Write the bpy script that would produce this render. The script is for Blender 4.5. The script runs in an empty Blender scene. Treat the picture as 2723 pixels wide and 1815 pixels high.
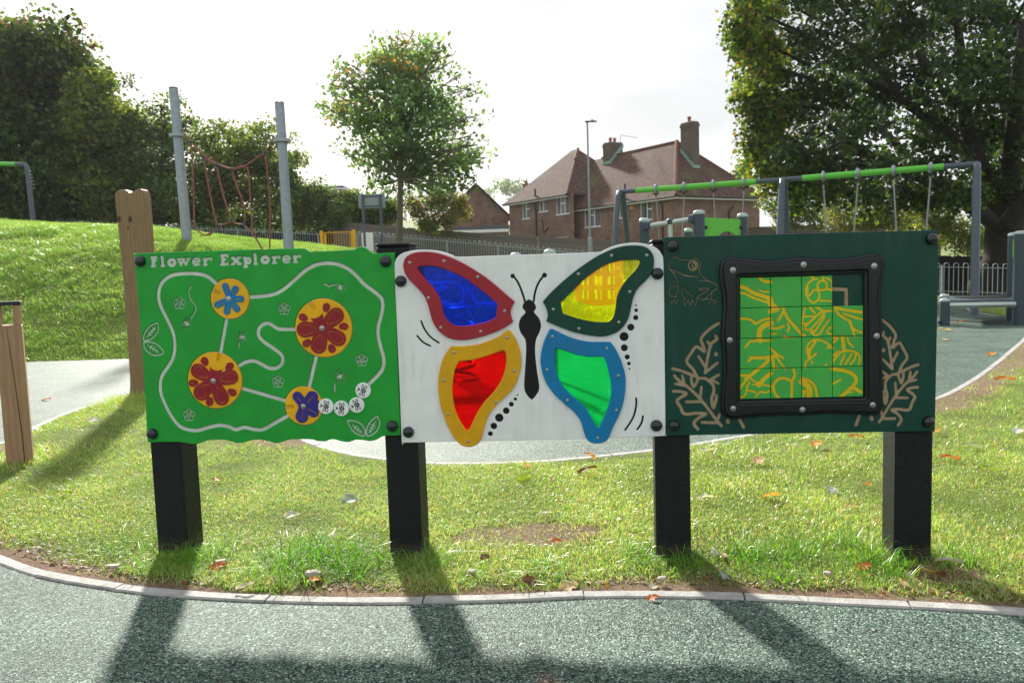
import bpy, math, random
import numpy as np
from mathutils import Vector, Matrix
from mathutils.geometry import delaunay_2d_cdt

random.seed(7)
RNG = np.random.default_rng(7)
SC = bpy.context.scene
COL = SC.collection

# ------------------------------------------------------------------ camera
FPX = 2118.0
EYE = 1.3
_p, _r = math.radians(5.15), math.radians(1.83)
CF = np.array([0, math.cos(_p), -math.sin(_p)])
_R0 = np.array([1.0, 0, 0]); _U0 = np.array([0, math.sin(_p), math.cos(_p)])
CR = math.cos(_r) * _R0 - math.sin(_r) * _U0
CU = math.sin(_r) * _R0 + math.cos(_r) * _U0
CE = np.array([0, 0, EYE])
cam = bpy.data.cameras.new('camera')
cam.sensor_width = 36.0
cam.lens = 36.0 * FPX / 2723.0
cam.clip_start = 0.05
cam.clip_end = 3000
cam.dof.use_dof = True
cam.dof.focus_distance = 3.6
cam.dof.aperture_fstop = 6.5
camo = bpy.data.objects.new('camera', cam)
COL.objects.link(camo)
M = Matrix(((CR[0], CU[0], -CF[0], 0), (CR[1], CU[1], -CF[1], 0), (CR[2], CU[2], -CF[2], EYE), (0, 0, 0, 1)))
camo.matrix_world = M
SC.camera = camo

# ------------------------------------------------------------------ light
SUN_EL, SUN_AZ = math.radians(29.6), math.radians(-15.5)      # azimuth from +Y towards +X
LX = 11.7
W = bpy.data.worlds.new('World'); SC.world = W; W.use_nodes = True
nt = W.node_tree; nt.nodes.clear()
def wn(t, **k):
    n = nt.nodes.new(t)
    for a, b in k.items(): setattr(n, a, b)
    return n
sky = wn('ShaderNodeTexSky'); sky.sky_type = 'NISHITA'; sky.sun_disc = False
sky.sun_elevation = SUN_EL; sky.sun_rotation = SUN_AZ
sky.air_density = 1.2; sky.dust_density = 2.5; sky.ozone_density = 1.0
tc = wn('ShaderNodeTexCoord'); mp = wn('ShaderNodeMapping'); mp.inputs['Scale'].default_value = (1.0, 1.0, 2.6); mp.inputs['Location'].default_value = (LX, 0, 0)
nz = wn('ShaderNodeTexNoise'); nz.inputs['Scale'].default_value = 1.5; nz.inputs['Detail'].default_value = 5; nz.inputs['Roughness'].default_value = 0.5
cr = wn('ShaderNodeValToRGB')
cr.color_ramp.elements[0].position = 0.40; cr.color_ramp.elements[0].color = (1.72, 1.78, 1.87, 1)
cr.color_ramp.elements[1].position = 0.58; cr.color_ramp.elements[1].color = (2.92, 2.96, 3.03, 1)
mx = wn('ShaderNodeMix', data_type='RGBA'); mx.inputs[0].default_value = 0.95
bg = wn('ShaderNodeBackground'); bg.inputs['Strength'].default_value = 0.10
wo = wn('ShaderNodeOutputWorld')
nt.links.new(tc.outputs['Generated'], mp.inputs[0]); nt.links.new(mp.outputs[0], nz.inputs['Vector'])
nt.links.new(nz.outputs[0], cr.inputs[0])
nt.links.new(sky.outputs[0], mx.inputs[6]); nt.links.new(cr.outputs[0], mx.inputs[7])
nt.links.new(mx.outputs[2], bg.inputs[0]); nt.links.new(bg.outputs[0], wo.inputs[0])

sun = bpy.data.lights.new('sun', 'SUN'); sun.energy = 2.75; sun.angle = math.radians(3.0); sun.color = (1.0, 0.95, 0.86)
suno = bpy.data.objects.new('sun', sun); COL.objects.link(suno)
_sv = Vector((math.sin(SUN_AZ) * math.cos(SUN_EL), math.cos(SUN_AZ) * math.cos(SUN_EL), math.sin(SUN_EL)))
suno.rotation_euler = _sv.to_track_quat('Z', 'Y').to_euler()
suno.location = _sv * 50
SC.view_settings.view_transform = 'Standard'; SC.view_settings.look = 'None'
SC.view_settings.gamma = 1; SC.view_settings.exposure = 1.92
SC.view_settings.use_curve_mapping = False
SC.render.engine = 'CYCLES'
SC.cycles.max_bounces = 8; SC.cycles.transparent_max_bounces = 12
SC.cycles.caustics_reflective = False; SC.cycles.caustics_refractive = False
SC.cycles.sample_clamp_indirect = 6
SC.cycles.use_denoising = True

# ------------------------------------------------------------------ measuring helpers
def ray(px, py):
    return CF + CR * (px - 1361.5) / FPX - CU * (py - 907.5) / FPX
def at(px, py, D):
    d = ray(px, py); return CE + d * D / d[1]
def gnd(px, py, z=0.0):
    d = ray(px, py); return CE + d * (z - EYE) / d[2]
def onplane(px, py, o, u):
    """vertical plane through o (x,y) along unit u (x,y): returns (t, z)"""
    d = ray(px, py); n = (-u[1], u[0])
    k = ((o[0] - CE[0]) * n[0] + (o[1] - CE[1]) * n[1]) / (d[0] * n[0] + d[1] * n[1])
    p = CE + d * k
    return ((p[0] - o[0]) * u[0] + (p[1] - o[1]) * u[1], p[2])

# ------------------------------------------------------------------ materials
MATS = {}
def mat(name, col, rough=0.6, metal=0.0, spec=0.3, noise=0.0, nscale=20.0, bump=0.0, bscale=60.0, attr=False, transl=0.0, coat=0.0, col2=None, specks=0.0):
    m = bpy.data.materials.new(name); m.use_nodes = True
    t = m.node_tree; b = t.nodes['Principled BSDF']; out = t.nodes['Material Output']
    b.inputs['Base Color'].default_value = (*col, 1); b.inputs['Roughness'].default_value = rough
    b.inputs['Metallic'].default_value = metal; b.inputs['Specular IOR Level'].default_value = spec
    b.inputs['Coat Weight'].default_value = coat
    tcn = t.nodes.new('ShaderNodeTexCoord')
    src = None
    if attr:
        a = t.nodes.new('ShaderNodeVertexColor'); a.layer_name = 'Col'; src = a.outputs[0]
    if noise > 0:
        n = t.nodes.new('ShaderNodeTexNoise'); n.inputs['Scale'].default_value = nscale; n.inputs['Detail'].default_value = 6
        n.inputs['Roughness'].default_value = 0.6
        t.links.new(tcn.outputs['Object'], n.inputs['Vector'])
        mr = t.nodes.new('ShaderNodeMapRange'); mr.inputs[1].default_value = 0.3; mr.inputs[2].default_value = 0.7
        t.links.new(n.outputs[0], mr.inputs[0])
        mxn = t.nodes.new('ShaderNodeMix'); mxn.data_type = 'RGBA'
        t.links.new(mr.outputs[0], mxn.inputs[0])
        c2 = col2 if col2 else tuple(c * (1 - noise) for c in col)
        mxn.inputs[7].default_value = (*c2, 1); mxn.inputs[6].default_value = (*col, 1)
        if src is not None:
            t.links.new(src, mxn.inputs[6])
            mu = t.nodes.new('ShaderNodeVectorMath'); mu.operation = 'SCALE'; mu.inputs['Scale'].default_value = 1 - noise
            t.links.new(src, mu.inputs[0]); t.links.new(mu.outputs[0], mxn.inputs[7])
        src = mxn.outputs[2]
        rr = t.nodes.new('ShaderNodeMapRange'); rr.inputs[1].default_value = 0.3; rr.inputs[2].default_value = 0.7; rr.inputs[3].default_value = max(.05, rough - .08); rr.inputs[4].default_value = min(1, rough + .14)
        nr = t.nodes.new('ShaderNodeTexNoise'); nr.inputs['Scale'].default_value = nscale * 2.3; nr.inputs['Detail'].default_value = 8; t.links.new(tcn.outputs['Object'], nr.inputs['Vector'])
        t.links.new(nr.outputs[0], rr.inputs[0]); t.links.new(rr.outputs[0], b.inputs['Roughness'])
    if specks > 0 and src is not None:
        ns_ = t.nodes.new('ShaderNodeTexNoise'); ns_.inputs['Scale'].default_value = 42; ns_.inputs['Detail'].default_value = 9; ns_.inputs['Roughness'].default_value = .72; t.links.new(tcn.outputs['Object'], ns_.inputs['Vector'])
        rs_ = t.nodes.new('ShaderNodeMapRange'); rs_.inputs[1].default_value = .60; rs_.inputs[2].default_value = .74; rs_.inputs[4].default_value = specks; t.links.new(ns_.outputs[0], rs_.inputs[0])
        mps = t.nodes.new('ShaderNodeMapping'); mps.inputs['Scale'].default_value = (1.0, 1.0, .16); t.links.new(tcn.outputs['Object'], mps.inputs[0])
        nd = t.nodes.new('ShaderNodeTexNoise'); nd.inputs['Scale'].default_value = 24; nd.inputs['Detail'].default_value = 6; t.links.new(mps.outputs[0], nd.inputs['Vector'])
        rd = t.nodes.new('ShaderNodeMapRange'); rd.inputs[1].default_value = .52; rd.inputs[2].default_value = .78; rd.inputs[4].default_value = specks * .7; t.links.new(nd.outputs[0], rd.inputs[0])
        mm = t.nodes.new('ShaderNodeMath'); mm.operation = 'MAXIMUM'; t.links.new(rs_.outputs[0], mm.inputs[0]); t.links.new(rd.outputs[0], mm.inputs[1])
        md = t.nodes.new('ShaderNodeMix'); md.data_type = 'RGBA'; md.inputs[7].default_value = (.16, .145, .12, 1); t.links.new(mm.outputs[0], md.inputs[0]); t.links.new(src, md.inputs[6]); src = md.outputs[2]
    if src is not None: t.links.new(src, b.inputs['Base Color'])
    if bump > 0:
        n2 = t.nodes.new('ShaderNodeTexNoise'); n2.inputs['Scale'].default_value = bscale; n2.inputs['Detail'].default_value = 4
        t.links.new(tcn.outputs['Object'], n2.inputs['Vector'])
        bp = t.nodes.new('ShaderNodeBump'); bp.inputs['Strength'].default_value = bump; bp.inputs['Distance'].default_value = 0.01
        t.links.new(n2.outputs[0], bp.inputs['Height']); t.links.new(bp.outputs[0], b.inputs['Normal'])
    if transl > 0:
        tr = t.nodes.new('ShaderNodeBsdfTranslucent'); ms = t.nodes.new('ShaderNodeMixShader'); ms.inputs[0].default_value = transl
        if src is not None:
            h = t.nodes.new('ShaderNodeMix'); h.data_type = 'RGBA'; h.blend_type = 'MULTIPLY'; h.inputs[0].default_value = 1
            h.inputs[7].default_value = (1.5, 1.5, 0.75, 1)
            t.links.new(src, h.inputs[6]); t.links.new(h.outputs[2], tr.inputs[0])
        else: tr.inputs[0].default_value = (*col, 1)
        t.links.new(b.outputs[0], ms.inputs[1]); t.links.new(tr.outputs[0], ms.inputs[2]); t.links.new(ms.outputs[0], out.inputs[0])
    MATS[name] = m
    return m

def plastic(name, col, rough=0.38):
    return mat(name, col, rough, noise=0.24, nscale=6, bump=0.08, bscale=260, specks=.16)
P_GREEN = plastic('green_plastic', (0.014, 0.37, 0.038))
P_WHITE = mat('white_plastic', (0.88, 0.89, 0.87), 0.42, noise=0.12, nscale=6, bump=0.06, bscale=260, specks=.26)
P_CORE = mat('white_core', (0.72, 0.73, 0.68), 0.55, noise=0.22, nscale=14)
P_BLACKCORE = mat('black_core', (0.006, 0.006, 0.007), 0.5)
P_DGREEN = plastic('dark_green_plastic', (0.002, 0.056, 0.037), 0.40)
P_TAN = mat('tan_core', (0.42, 0.31, 0.19), 0.6, noise=0.25, nscale=30)
P_YELLOW = plastic('yellow_plastic', (0.95, 0.50, 0.005))
P_WYELLOW = plastic('wing_yellow', (0.80, 0.42, 0.004))
P_RED = plastic('crimson_plastic', (0.33, 0.011, 0.026))
P_WRED = plastic('wing_red', (0.40, 0.022, 0.036))
P_BLUE = plastic('blue_plastic', (0.003, 0.21, 0.47))
P_PURPLE = plastic('purple_plastic', (0.04, 0.028, 0.25))
P_TYEL = plastic('tile_yellow', (0.82, 0.56, 0.008))
P_TILE = plastic('tile_green', (0.07, 0.47, 0.075))
P_BLACK = mat('black_plastic', (0.004, 0.006, 0.009), 0.28, spec=.45, bump=0.08, bscale=150)
P_CAP = mat('bolt_cap_plastic', (0.006, 0.010, 0.015), 0.2, spec=.6, bump=0.10, bscale=90)
STEEL = mat('stainless_steel', (0.42, 0.42, 0.41), 0.3, metal=1.0)
INK = mat('black_ink', (0.006, 0.006, 0.006), 0.5)
POSTM = mat('recycled_plastic', (0.007, 0.009, 0.011), 0.5, noise=0.6, nscale=30, bump=0.45, bscale=150)
def muddy(m, h=.16):
    t = m.node_tree; b = t.nodes['Principled BSDF']; src = b.inputs['Base Color'].links[0].from_socket
    tcn = t.nodes.new('ShaderNodeTexCoord'); sp = t.nodes.new('ShaderNodeSeparateXYZ'); t.links.new(tcn.outputs['Object'], sp.inputs[0])
    n = t.nodes.new('ShaderNodeTexNoise'); n.inputs['Scale'].default_value = 26; n.inputs['Detail'].default_value = 8; n.inputs['Roughness'].default_value = .7; t.links.new(tcn.outputs['Object'], n.inputs['Vector'])
    a = t.nodes.new('ShaderNodeMath'); a.operation = 'MULTIPLY_ADD'; a.inputs[1].default_value = -1 / h; a.inputs[2].default_value = .55; t.links.new(sp.outputs[2], a.inputs[0])
    c = t.nodes.new('ShaderNodeMath'); c.operation = 'ADD'; t.links.new(a.outputs[0], c.inputs[0]); t.links.new(n.outputs[0], c.inputs[1])
    r = t.nodes.new('ShaderNodeMapRange'); r.inputs[1].default_value = .45; r.inputs[2].default_value = .9; r.inputs[4].default_value = .55; t.links.new(c.outputs[0], r.inputs[0])
    mx_ = t.nodes.new('ShaderNodeMix'); mx_.data_type = 'RGBA'; mx_.inputs[7].default_value = (.10, .075, .055, 1); t.links.new(r.outputs[0], mx_.inputs[0]); t.links.new(src, mx_.inputs[6]); t.links.new(mx_.outputs[2], b.inputs['Base Color'])
muddy(POSTM)
GALV = mat('galvanised_steel', (0.33, 0.38, 0.42), 0.42, metal=0.55, noise=0.25, nscale=9)
FENCEM = mat('fence_steel', (0.36, 0.42, 0.44), 0.45, metal=0.3, noise=0.2, nscale=6)
GREYP = mat('grey_post_paint', (0.045, 0.065, 0.085), 0.33)
GREYP2 = mat('swing_leg_paint', (0.075, 0.095, 0.125), 0.32)
GREENP = mat('green_beam_paint', (0.12, 0.50, 0.055), 0.34)
PALECAP = mat('pale_cap', (0.38, 0.46, 0.45), 0.4)
RAILM = mat('brushed_rail', (0.45, 0.52, 0.48), 0.33, metal=0.4)
YELP = mat('yellow_gate_paint', (0.80, 0.42, 0.005), 0.4)
ROPE = mat('red_rope', (0.34, 0.13, 0.10), 0.8, noise=0.4, nscale=60)
DARKM = mat('dark_metal', (0.02, 0.025, 0.03), 0.4)
CHAINM = mat('chain_steel', (0.36, 0.36, 0.37), 0.35, metal=0.8)
KERBM = mat('concrete_kerb', (0.43, 0.42, 0.395), 0.8, noise=0.4, nscale=16, bump=0.5, bscale=120)
SIGNM = mat('sign_back', (0.26, 0.30, 0.32), 0.45)
WHITEP = mat('white_paint', (0.84, 0.84, 0.83), 0.45, noise=0.08, nscale=5)
GLASSM = mat('window_glass', (0.045, 0.055, 0.06), 0.05, spec=0.8)
CURT = mat('net_curtain', (0.15, 0.155, 0.16), 0.9, noise=0.3, nscale=8)
PIPEM = mat('black_pipe', (0.012, 0.013, 0.018), 0.45)
COPPER = mat('verdigris', (0.27, 0.45, 0.40), 0.7, noise=0.3, nscale=10)
POT = mat('terracotta', (0.30, 0.10, 0.06), 0.8, noise=0.3, nscale=8)
BARK = mat('bark', (0.085, 0.068, 0.050), 0.9, noise=0.5, nscale=9, bump=0.8, bscale=18)
BARKP = mat('pale_bark', (0.16, 0.14, 0.105), 0.9, noise=0.45, nscale=9, bump=0.6, bscale=18)
LEAF = mat('leaf_tissue', (0.05, 0.1, 0.02), 0.5, attr=True, transl=0.5)
LEAFD = mat('leaf_tissue_thick', (0.05, 0.1, 0.02), 0.5, attr=True, transl=0.45)
DRY = mat('dry_leaf', (0.3, 0.12, 0.03), 0.6, attr=True, transl=0.3, noise=0.3, nscale=40)
GRASSM = mat('grass_blade', (0.1, 0.2, 0.03), 0.34, spec=.5, attr=True, transl=0.45)

def mat_pane(name, col, gl=0.06, sc=0.05):
    m = bpy.data.materials.new(name); m.use_nodes = True; t = m.node_tree; t.nodes.clear()
    tr = t.nodes.new('ShaderNodeBsdfTransparent'); tr.inputs[0].default_value = (*col, 1)
    g = t.nodes.new('ShaderNodeBsdfGlossy'); g.inputs['Roughness'].default_value = 0.12
    df = t.nodes.new('ShaderNodeBsdfTranslucent'); df.inputs[0].default_value = (*[min(0.8, c) for c in col], 1)
    n = t.nodes.new('ShaderNodeTexNoise'); n.inputs['Scale'].default_value = 30; n.inputs['Detail'].default_value = 6
    tcn = t.nodes.new('ShaderNodeTexCoord'); t.links.new(tcn.outputs['Object'], n.inputs['Vector'])
    mr = t.nodes.new('ShaderNodeMapRange'); mr.inputs[1].default_value = 0.55; mr.inputs[2].default_value = 0.8; mr.inputs[3].default_value = sc; mr.inputs[4].default_value = sc + .15
    t.links.new(n.outputs[0], mr.inputs[0])
    m1 = t.nodes.new('ShaderNodeMixShader'); m2 = t.nodes.new('ShaderNodeMixShader'); m1.inputs[0].default_value = gl
    o = t.nodes.new('ShaderNodeOutputMaterial')
    t.links.new(tr.outputs[0], m2.inputs[1]); t.links.new(df.outputs[0], m2.inputs[2]); t.links.new(mr.outputs[0], m2.inputs[0])
    t.links.new(m2.outputs[0], m1.inputs[1]); t.links.new(g.outputs[0], m1.inputs[2]); t.links.new(m1.outputs[0], o.inputs[0])
    return m
PANE_B = mat_pane('blue_acrylic', (0.008, 0.19, 1.0), 0.02, .05)
PANE_Y = mat_pane('yellow_acrylic', (0.98, 0.98, 0.004), 0.03)
PANE_R = mat_pane('red_acrylic', (0.74, 0.003, 0.016), 0.015)
PANE_G = mat_pane('green_acrylic', (0.03, 0.78, 0.32), 0.03)

def mat_wood(name, c1, c2, scale=3.0):
    m = bpy.data.materials.new(name); m.use_nodes = True; t = m.node_tree; b = t.nodes['Principled BSDF']
    b.inputs['Roughness'].default_value = 0.65
    tcn = t.nodes.new('ShaderNodeTexCoord'); mpn = t.nodes.new('ShaderNodeMapping'); mpn.inputs['Scale'].default_value = (1, 1, 0.10)
    w = t.nodes.new('ShaderNodeTexWave'); w.inputs['Scale'].default_value = scale; w.inputs['Distortion'].default_value = 4.5; w.inputs['Detail'].default_value = 3; w.inputs['Detail Scale'].default_value = 1.2
    w.bands_direction = 'X'
    n = t.nodes.new('ShaderNodeTexNoise'); n.inputs['Scale'].default_value = 60; n.inputs['Detail'].default_value = 5
    r = t.nodes.new('ShaderNodeValToRGB'); r.color_ramp.elements[0].color = (*c1, 1); r.color_ramp.elements[1].color = (*c2, 1)
    ad = t.nodes.new('ShaderNodeMath'); ad.operation = 'MULTIPLY_ADD'; ad.inputs[1].default_value = 0.22
    mn = t.nodes.new('ShaderNodeMath'); mn.operation = 'MULTIPLY'; mn.inputs[1].default_value = 0.8
    t.links.new(tcn.outputs['Object'], mpn.inputs[0]); t.links.new(mpn.outputs[0], w.inputs[0]); t.links.new(mpn.outputs[0], n.inputs['Vector'])
    t.links.new(w.outputs[1], ad.inputs[0]); t.links.new(n.outputs[0], mn.inputs[0]); t.links.new(mn.outputs[0], ad.inputs[2])
    t.links.new(ad.outputs[0], r.inputs[0]); t.links.new(r.outputs[0], b.inputs['Base Color'])
    bp = t.nodes.new('ShaderNodeBump'); bp.inputs['Strength'].default_value = 0.3; bp.inputs['Distance'].default_value = 0.004
    t.links.new(ad.outputs[0], bp.inputs['Height']); t.links.new(bp.outputs[0], b.inputs['Normal'])
    return m
WOOD = mat_wood('new_timber', (0.13, 0.078, 0.032), (0.31, 0.205, 0.095), 9.0)
WOOD2 = mat_wood('fresh_oak', (0.23, 0.125, 0.065), (0.44, 0.27, 0.155), 7.0)
GREYWOOD = mat('weathered_board', (0.215, 0.195, 0.17), 0.85, noise=0.45, nscale=5, bump=0.4, bscale=30)
DARKWOOD = mat('shade_dark_board', (0.030, 0.026, 0.022), 0.85, noise=0.4, nscale=5)  # board colour darkened to carry the shade under the large tree
KNOT = mat('wood_knot', (0.10, 0.05, 0.022), 0.6, noise=0.5, nscale=60)

def mat_brick(name, a, b_, mortar, bw=0.225, bh=0.075, axis='X'):
    m = bpy.data.materials.new(name); m.use_nodes = True; t = m.node_tree; b = t.nodes['Principled BSDF']
    b.inputs['Roughness'].default_value = 0.9
    tcn = t.nodes.new('ShaderNodeTexCoord'); sp = t.nodes.new('ShaderNodeSeparateXYZ'); cb = t.nodes.new('ShaderNodeCombineXYZ')
    t.links.new(tcn.outputs['Object'], sp.inputs[0])
    ad = t.nodes.new('ShaderNodeMath'); ad.operation = 'ADD'
    t.links.new(sp.outputs[0], ad.inputs[0]); t.links.new(sp.outputs[1], ad.inputs[1])
    t.links.new(ad.outputs[0], cb.inputs[0]); t.links.new(sp.outputs[2], cb.inputs[1])
    br = t.nodes.new('ShaderNodeTexBrick'); br.inputs['Scale'].default_value = 1; br.inputs['Brick Width'].default_value = bw; br.inputs['Row Height'].default_value = bh
    br.inputs['Mortar Size'].default_value = bh * 0.16; br.inputs['Color1'].default_value = (*a, 1); br.inputs['Color2'].default_value = (*b_, 1); br.inputs['Mortar'].default_value = (*mortar, 1)
    br.inputs['Bias'].default_value = -0.25
    t.links.new(cb.outputs[0], br.inputs['Vector'])
    n = t.nodes.new('ShaderNodeTexNoise'); n.inputs['Scale'].default_value = 1.1; n.inputs['Detail'].default_value = 8; n.inputs['Roughness'].default_value = 0.65
    t.links.new(tcn.outputs['Object'], n.inputs['Vector'])
    mr = t.nodes.new('ShaderNodeMapRange'); mr.inputs[1].default_value = 0.3; mr.inputs[2].default_value = 0.7; mr.inputs[3].default_value = 0.65; mr.inputs[4].default_value = 1.3
    t.links.new(n.outputs[0], mr.inputs[0])
    mu = t.nodes.new('ShaderNodeVectorMath'); mu.operation = 'SCALE'; t.links.new(br.outputs[0], mu.inputs[0]); t.links.new(mr.outputs[0], mu.inputs['Scale'])
    t.links.new(mu.outputs[0], b.inputs['Base Color'])
    bp = t.nodes.new('ShaderNodeBump'); bp.inputs['Strength'].default_value = 0.7; bp.inputs['Distance'].default_value = 0.02; bp.invert = True
    t.links.new(br.outputs[1], bp.inputs['Height']); t.links.new(bp.outputs[0], b.inputs['Normal'])
    return m
BRICK = mat_brick('brown_brick', (0.24, 0.11, 0.065), (0.065, 0.032, 0.024), (0.27, 0.21, 0.17))
BRICKD = mat_brick('sooty_brick', (0.12, 0.085, 0.06), (0.065, 0.05, 0.04), (0.13, 0.115, 0.09))

def mat_rooftile():
    m = bpy.data.materials.new('clay_roof_tile'); m.use_nodes = True; t = m.node_tree; b = t.nodes['Principled BSDF']
    b.inputs['Roughness'].default_value = 0.9; b.inputs['Specular IOR Level'].default_value = .2
    uv = t.nodes.new('ShaderNodeUVMap'); uv.uv_map = 'UVMap'
    br = t.nodes.new('ShaderNodeTexBrick'); br.inputs['Scale'].default_value = 1; br.inputs['Brick Width'].default_value = 0.17; br.inputs['Row Height'].default_value = 0.11
    br.inputs['Mortar Size'].default_value = 0.012; br.inputs['Color1'].default_value = (0.165, 0.082, 0.056, 1); br.inputs['Color2'].default_value = (0.065, 0.032, 0.028, 1); br.inputs['Mortar'].default_value = (0.04, 0.028, 0.025, 1)
    t.links.new(uv.outputs[0], br.inputs['Vector'])
    n = t.nodes.new('ShaderNodeTexNoise'); n.inputs['Scale'].default_value = 0.55; n.inputs['Detail'].default_value = 9; n.inputs['Roughness'].default_value = 0.62
    tcn = t.nodes.new('ShaderNodeTexCoord'); t.links.new(tcn.outputs['Object'], n.inputs['Vector'])
    r = t.nodes.new('ShaderNodeValToRGB'); r.color_ramp.elements[0].position = 0.54; r.color_ramp.elements[0].color = (0, 0, 0, 1); r.color_ramp.elements[1].position = 0.66; r.color_ramp.elements[1].color = (1, 1, 1, 1)
    t.links.new(n.outputs[0], r.inputs[0])
    mxn = t.nodes.new('ShaderNodeMix'); mxn.data_type = 'RGBA'; mxn.inputs[7].default_value = (0.10, 0.10, 0.03, 1)
    t.links.new(r.outputs[0], mxn.inputs[0]); t.links.new(br.outputs[0], mxn.inputs[6])
    n2 = t.nodes.new('ShaderNodeTexNoise'); n2.inputs['Scale'].default_value = 4; n2.inputs['Detail'].default_value = 6; t.links.new(tcn.outputs['Object'], n2.inputs['Vector'])
    mr = t.nodes.new('ShaderNodeMapRange'); mr.inputs[1].default_value = 0.3; mr.inputs[2].default_value = 0.7; mr.inputs[3].default_value = 0.7; mr.inputs[4].default_value = 1.35
    t.links.new(n2.outputs[0], mr.inputs[0])
    mu = t.nodes.new('ShaderNodeVectorMath'); mu.operation = 'SCALE'; t.links.new(mxn.outputs[2], mu.inputs[0]); t.links.new(mr.outputs[0], mu.inputs['Scale'])
    t.links.new(mu.outputs[0], b.inputs['Base Color'])
    bp = t.nodes.new('ShaderNodeBump'); bp.inputs['Strength'].default_value = 0.8; bp.inputs['Distance'].default_value = 0.03; bp.invert = True
    t.links.new(br.outputs[1], bp.inputs['Height']); t.links.new(bp.outputs[0], b.inputs['Normal'])
    return m
ROOFM = mat_rooftile()

def mat_rubber():
    m = bpy.data.materials.new('bonded_rubber'); m.use_nodes = True; t = m.node_tree; b = t.nodes['Principled BSDF']
    tcn = t.nodes.new('ShaderNodeTexCoord')
    wob = t.nodes.new('ShaderNodeTexNoise'); wob.inputs['Scale'].default_value = 400; 
    v = t.nodes.new('ShaderNodeTexVoronoi'); v.inputs['Scale'].default_value = 185; v.inputs['Randomness'].default_value = 1
    t.links.new(tcn.outputs['Object'], v.inputs['Vector']); t.links.new(tcn.outputs['Object'], wob.inputs['Vector'])
    sp = t.nodes.new('ShaderNodeSeparateColor'); t.links.new(v.outputs['Color'], sp.inputs[0])
    r = t.nodes.new('ShaderNodeValToRGB'); e = r.color_ramp.elements
    e[0].position = 0.0; e[0].color = (0.012, 0.018, 0.020, 1); e[1].position = 1.0; e[1].color = (0.62, 0.70, 0.64, 1)
    for p_, c_ in ((0.28, (0.025, 0.042, 0.042, 1)), (0.38, (0.085, 0.160, 0.115, 1)), (0.72, (0.145, 0.232, 0.175, 1)), (0.88, (0.22, 0.31, 0.25, 1))):
        x = e.new(p_); x.color = c_
    t.links.new(sp.outputs[0], r.inputs[0])
    n = t.nodes.new('ShaderNodeTexNoise'); n.inputs['Scale'].default_value = 2.2; n.inputs['Detail'].default_value = 7; t.links.new(tcn.outputs['Object'], n.inputs['Vector'])
    mr = t.nodes.new('ShaderNodeMapRange'); mr.inputs[1].default_value = 0.3; mr.inputs[2].default_value = 0.7; mr.inputs[3].default_value = 0.72; mr.inputs[4].default_value = 1.15
    t.links.new(n.outputs[0], mr.inputs[0])
    mu = t.nodes.new('ShaderNodeVectorMath'); mu.operation = 'SCALE'; t.links.new(r.outputs[0], mu.inputs[0]); t.links.new(mr.outputs[0], mu.inputs['Scale'])
    n3 = t.nodes.new('ShaderNodeTexNoise'); n3.inputs['Scale'].default_value = 38; n3.inputs['Detail'].default_value = 6; n3.inputs['Roughness'].default_value = .75; t.links.new(tcn.outputs['Object'], n3.inputs['Vector'])
    m3 = t.nodes.new('ShaderNodeMapRange'); m3.inputs[1].default_value = 0.3; m3.inputs[2].default_value = 0.7; m3.inputs[3].default_value = 0.42; m3.inputs[4].default_value = 1.0
    t.links.new(n3.outputs[0], m3.inputs[0]); mu3 = t.nodes.new('ShaderNodeVectorMath'); mu3.operation = 'SCALE'; t.links.new(mu.outputs[0], mu3.inputs[0]); t.links.new(m3.outputs[0], mu3.inputs['Scale'])
    t.links.new(mu3.outputs[0], b.inputs['Base Color'])
    b.inputs['Roughness'].default_value = 0.6; b.inputs['Specular IOR Level'].default_value = 0.13
    mh = t.nodes.new('ShaderNodeMath'); mh.operation = 'MULTIPLY_ADD'; mh.inputs[1].default_value = -1.2
    t.links.new(v.outputs['Distance'], mh.inputs[0]); t.links.new(sp.outputs[1], mh.inputs[2])
    bp = t.nodes.new('ShaderNodeBump'); bp.inputs['Strength'].default_value = 0.6; bp.inputs['Distance'].default_value = 0.003
    t.links.new(mh.outputs[0], bp.inputs['Height']); t.links.new(bp.outputs[0], b.inputs['Normal'])
    return m
RUBBER = mat_rubber()

def mat_lawn():
    m = bpy.data.materials.new('turf_soil'); m.use_nodes = True; t = m.node_tree; b = t.nodes['Principled BSDF']
    b.inputs['Roughness'].default_value = 0.95; b.inputs['Specular IOR Level'].default_value = 0.2
    a = t.nodes.new('ShaderNodeVertexColor'); a.layer_name = 'Col'
    tcn = t.nodes.new('ShaderNodeTexCoord')
    n = t.nodes.new('ShaderNodeTexNoise'); n.inputs['Scale'].default_value = 45; n.inputs['Detail'].default_value = 8; n.inputs['Roughness'].default_value = 0.7
    t.links.new(tcn.outputs['Object'], n.inputs['Vector'])
    mr = t.nodes.new('ShaderNodeMapRange'); mr.inputs[1].default_value = 0.3; mr.inputs[2].default_value = 0.7; mr.inputs[3].default_value = 0.45; mr.inputs[4].default_value = 1.5
    t.links.new(n.outputs[0], mr.inputs[0])
    mu = t.nodes.new('ShaderNodeVectorMath'); mu.operation = 'SCALE'; t.links.new(a.outputs[0], mu.inputs[0]); t.links.new(mr.outputs[0], mu.inputs['Scale'])
    t.links.new(mu.outputs[0], b.inputs['Base Color'])
    bp = t.nodes.new('ShaderNodeBump'); bp.inputs['Strength'].default_value = 0.9; bp.inputs['Distance'].default_value = 0.02
    t.links.new(n.outputs[0], bp.inputs['Height']); t.links.new(bp.outputs[0], b.inputs['Normal'])
    return m
LAWNM = mat_lawn()

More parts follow.
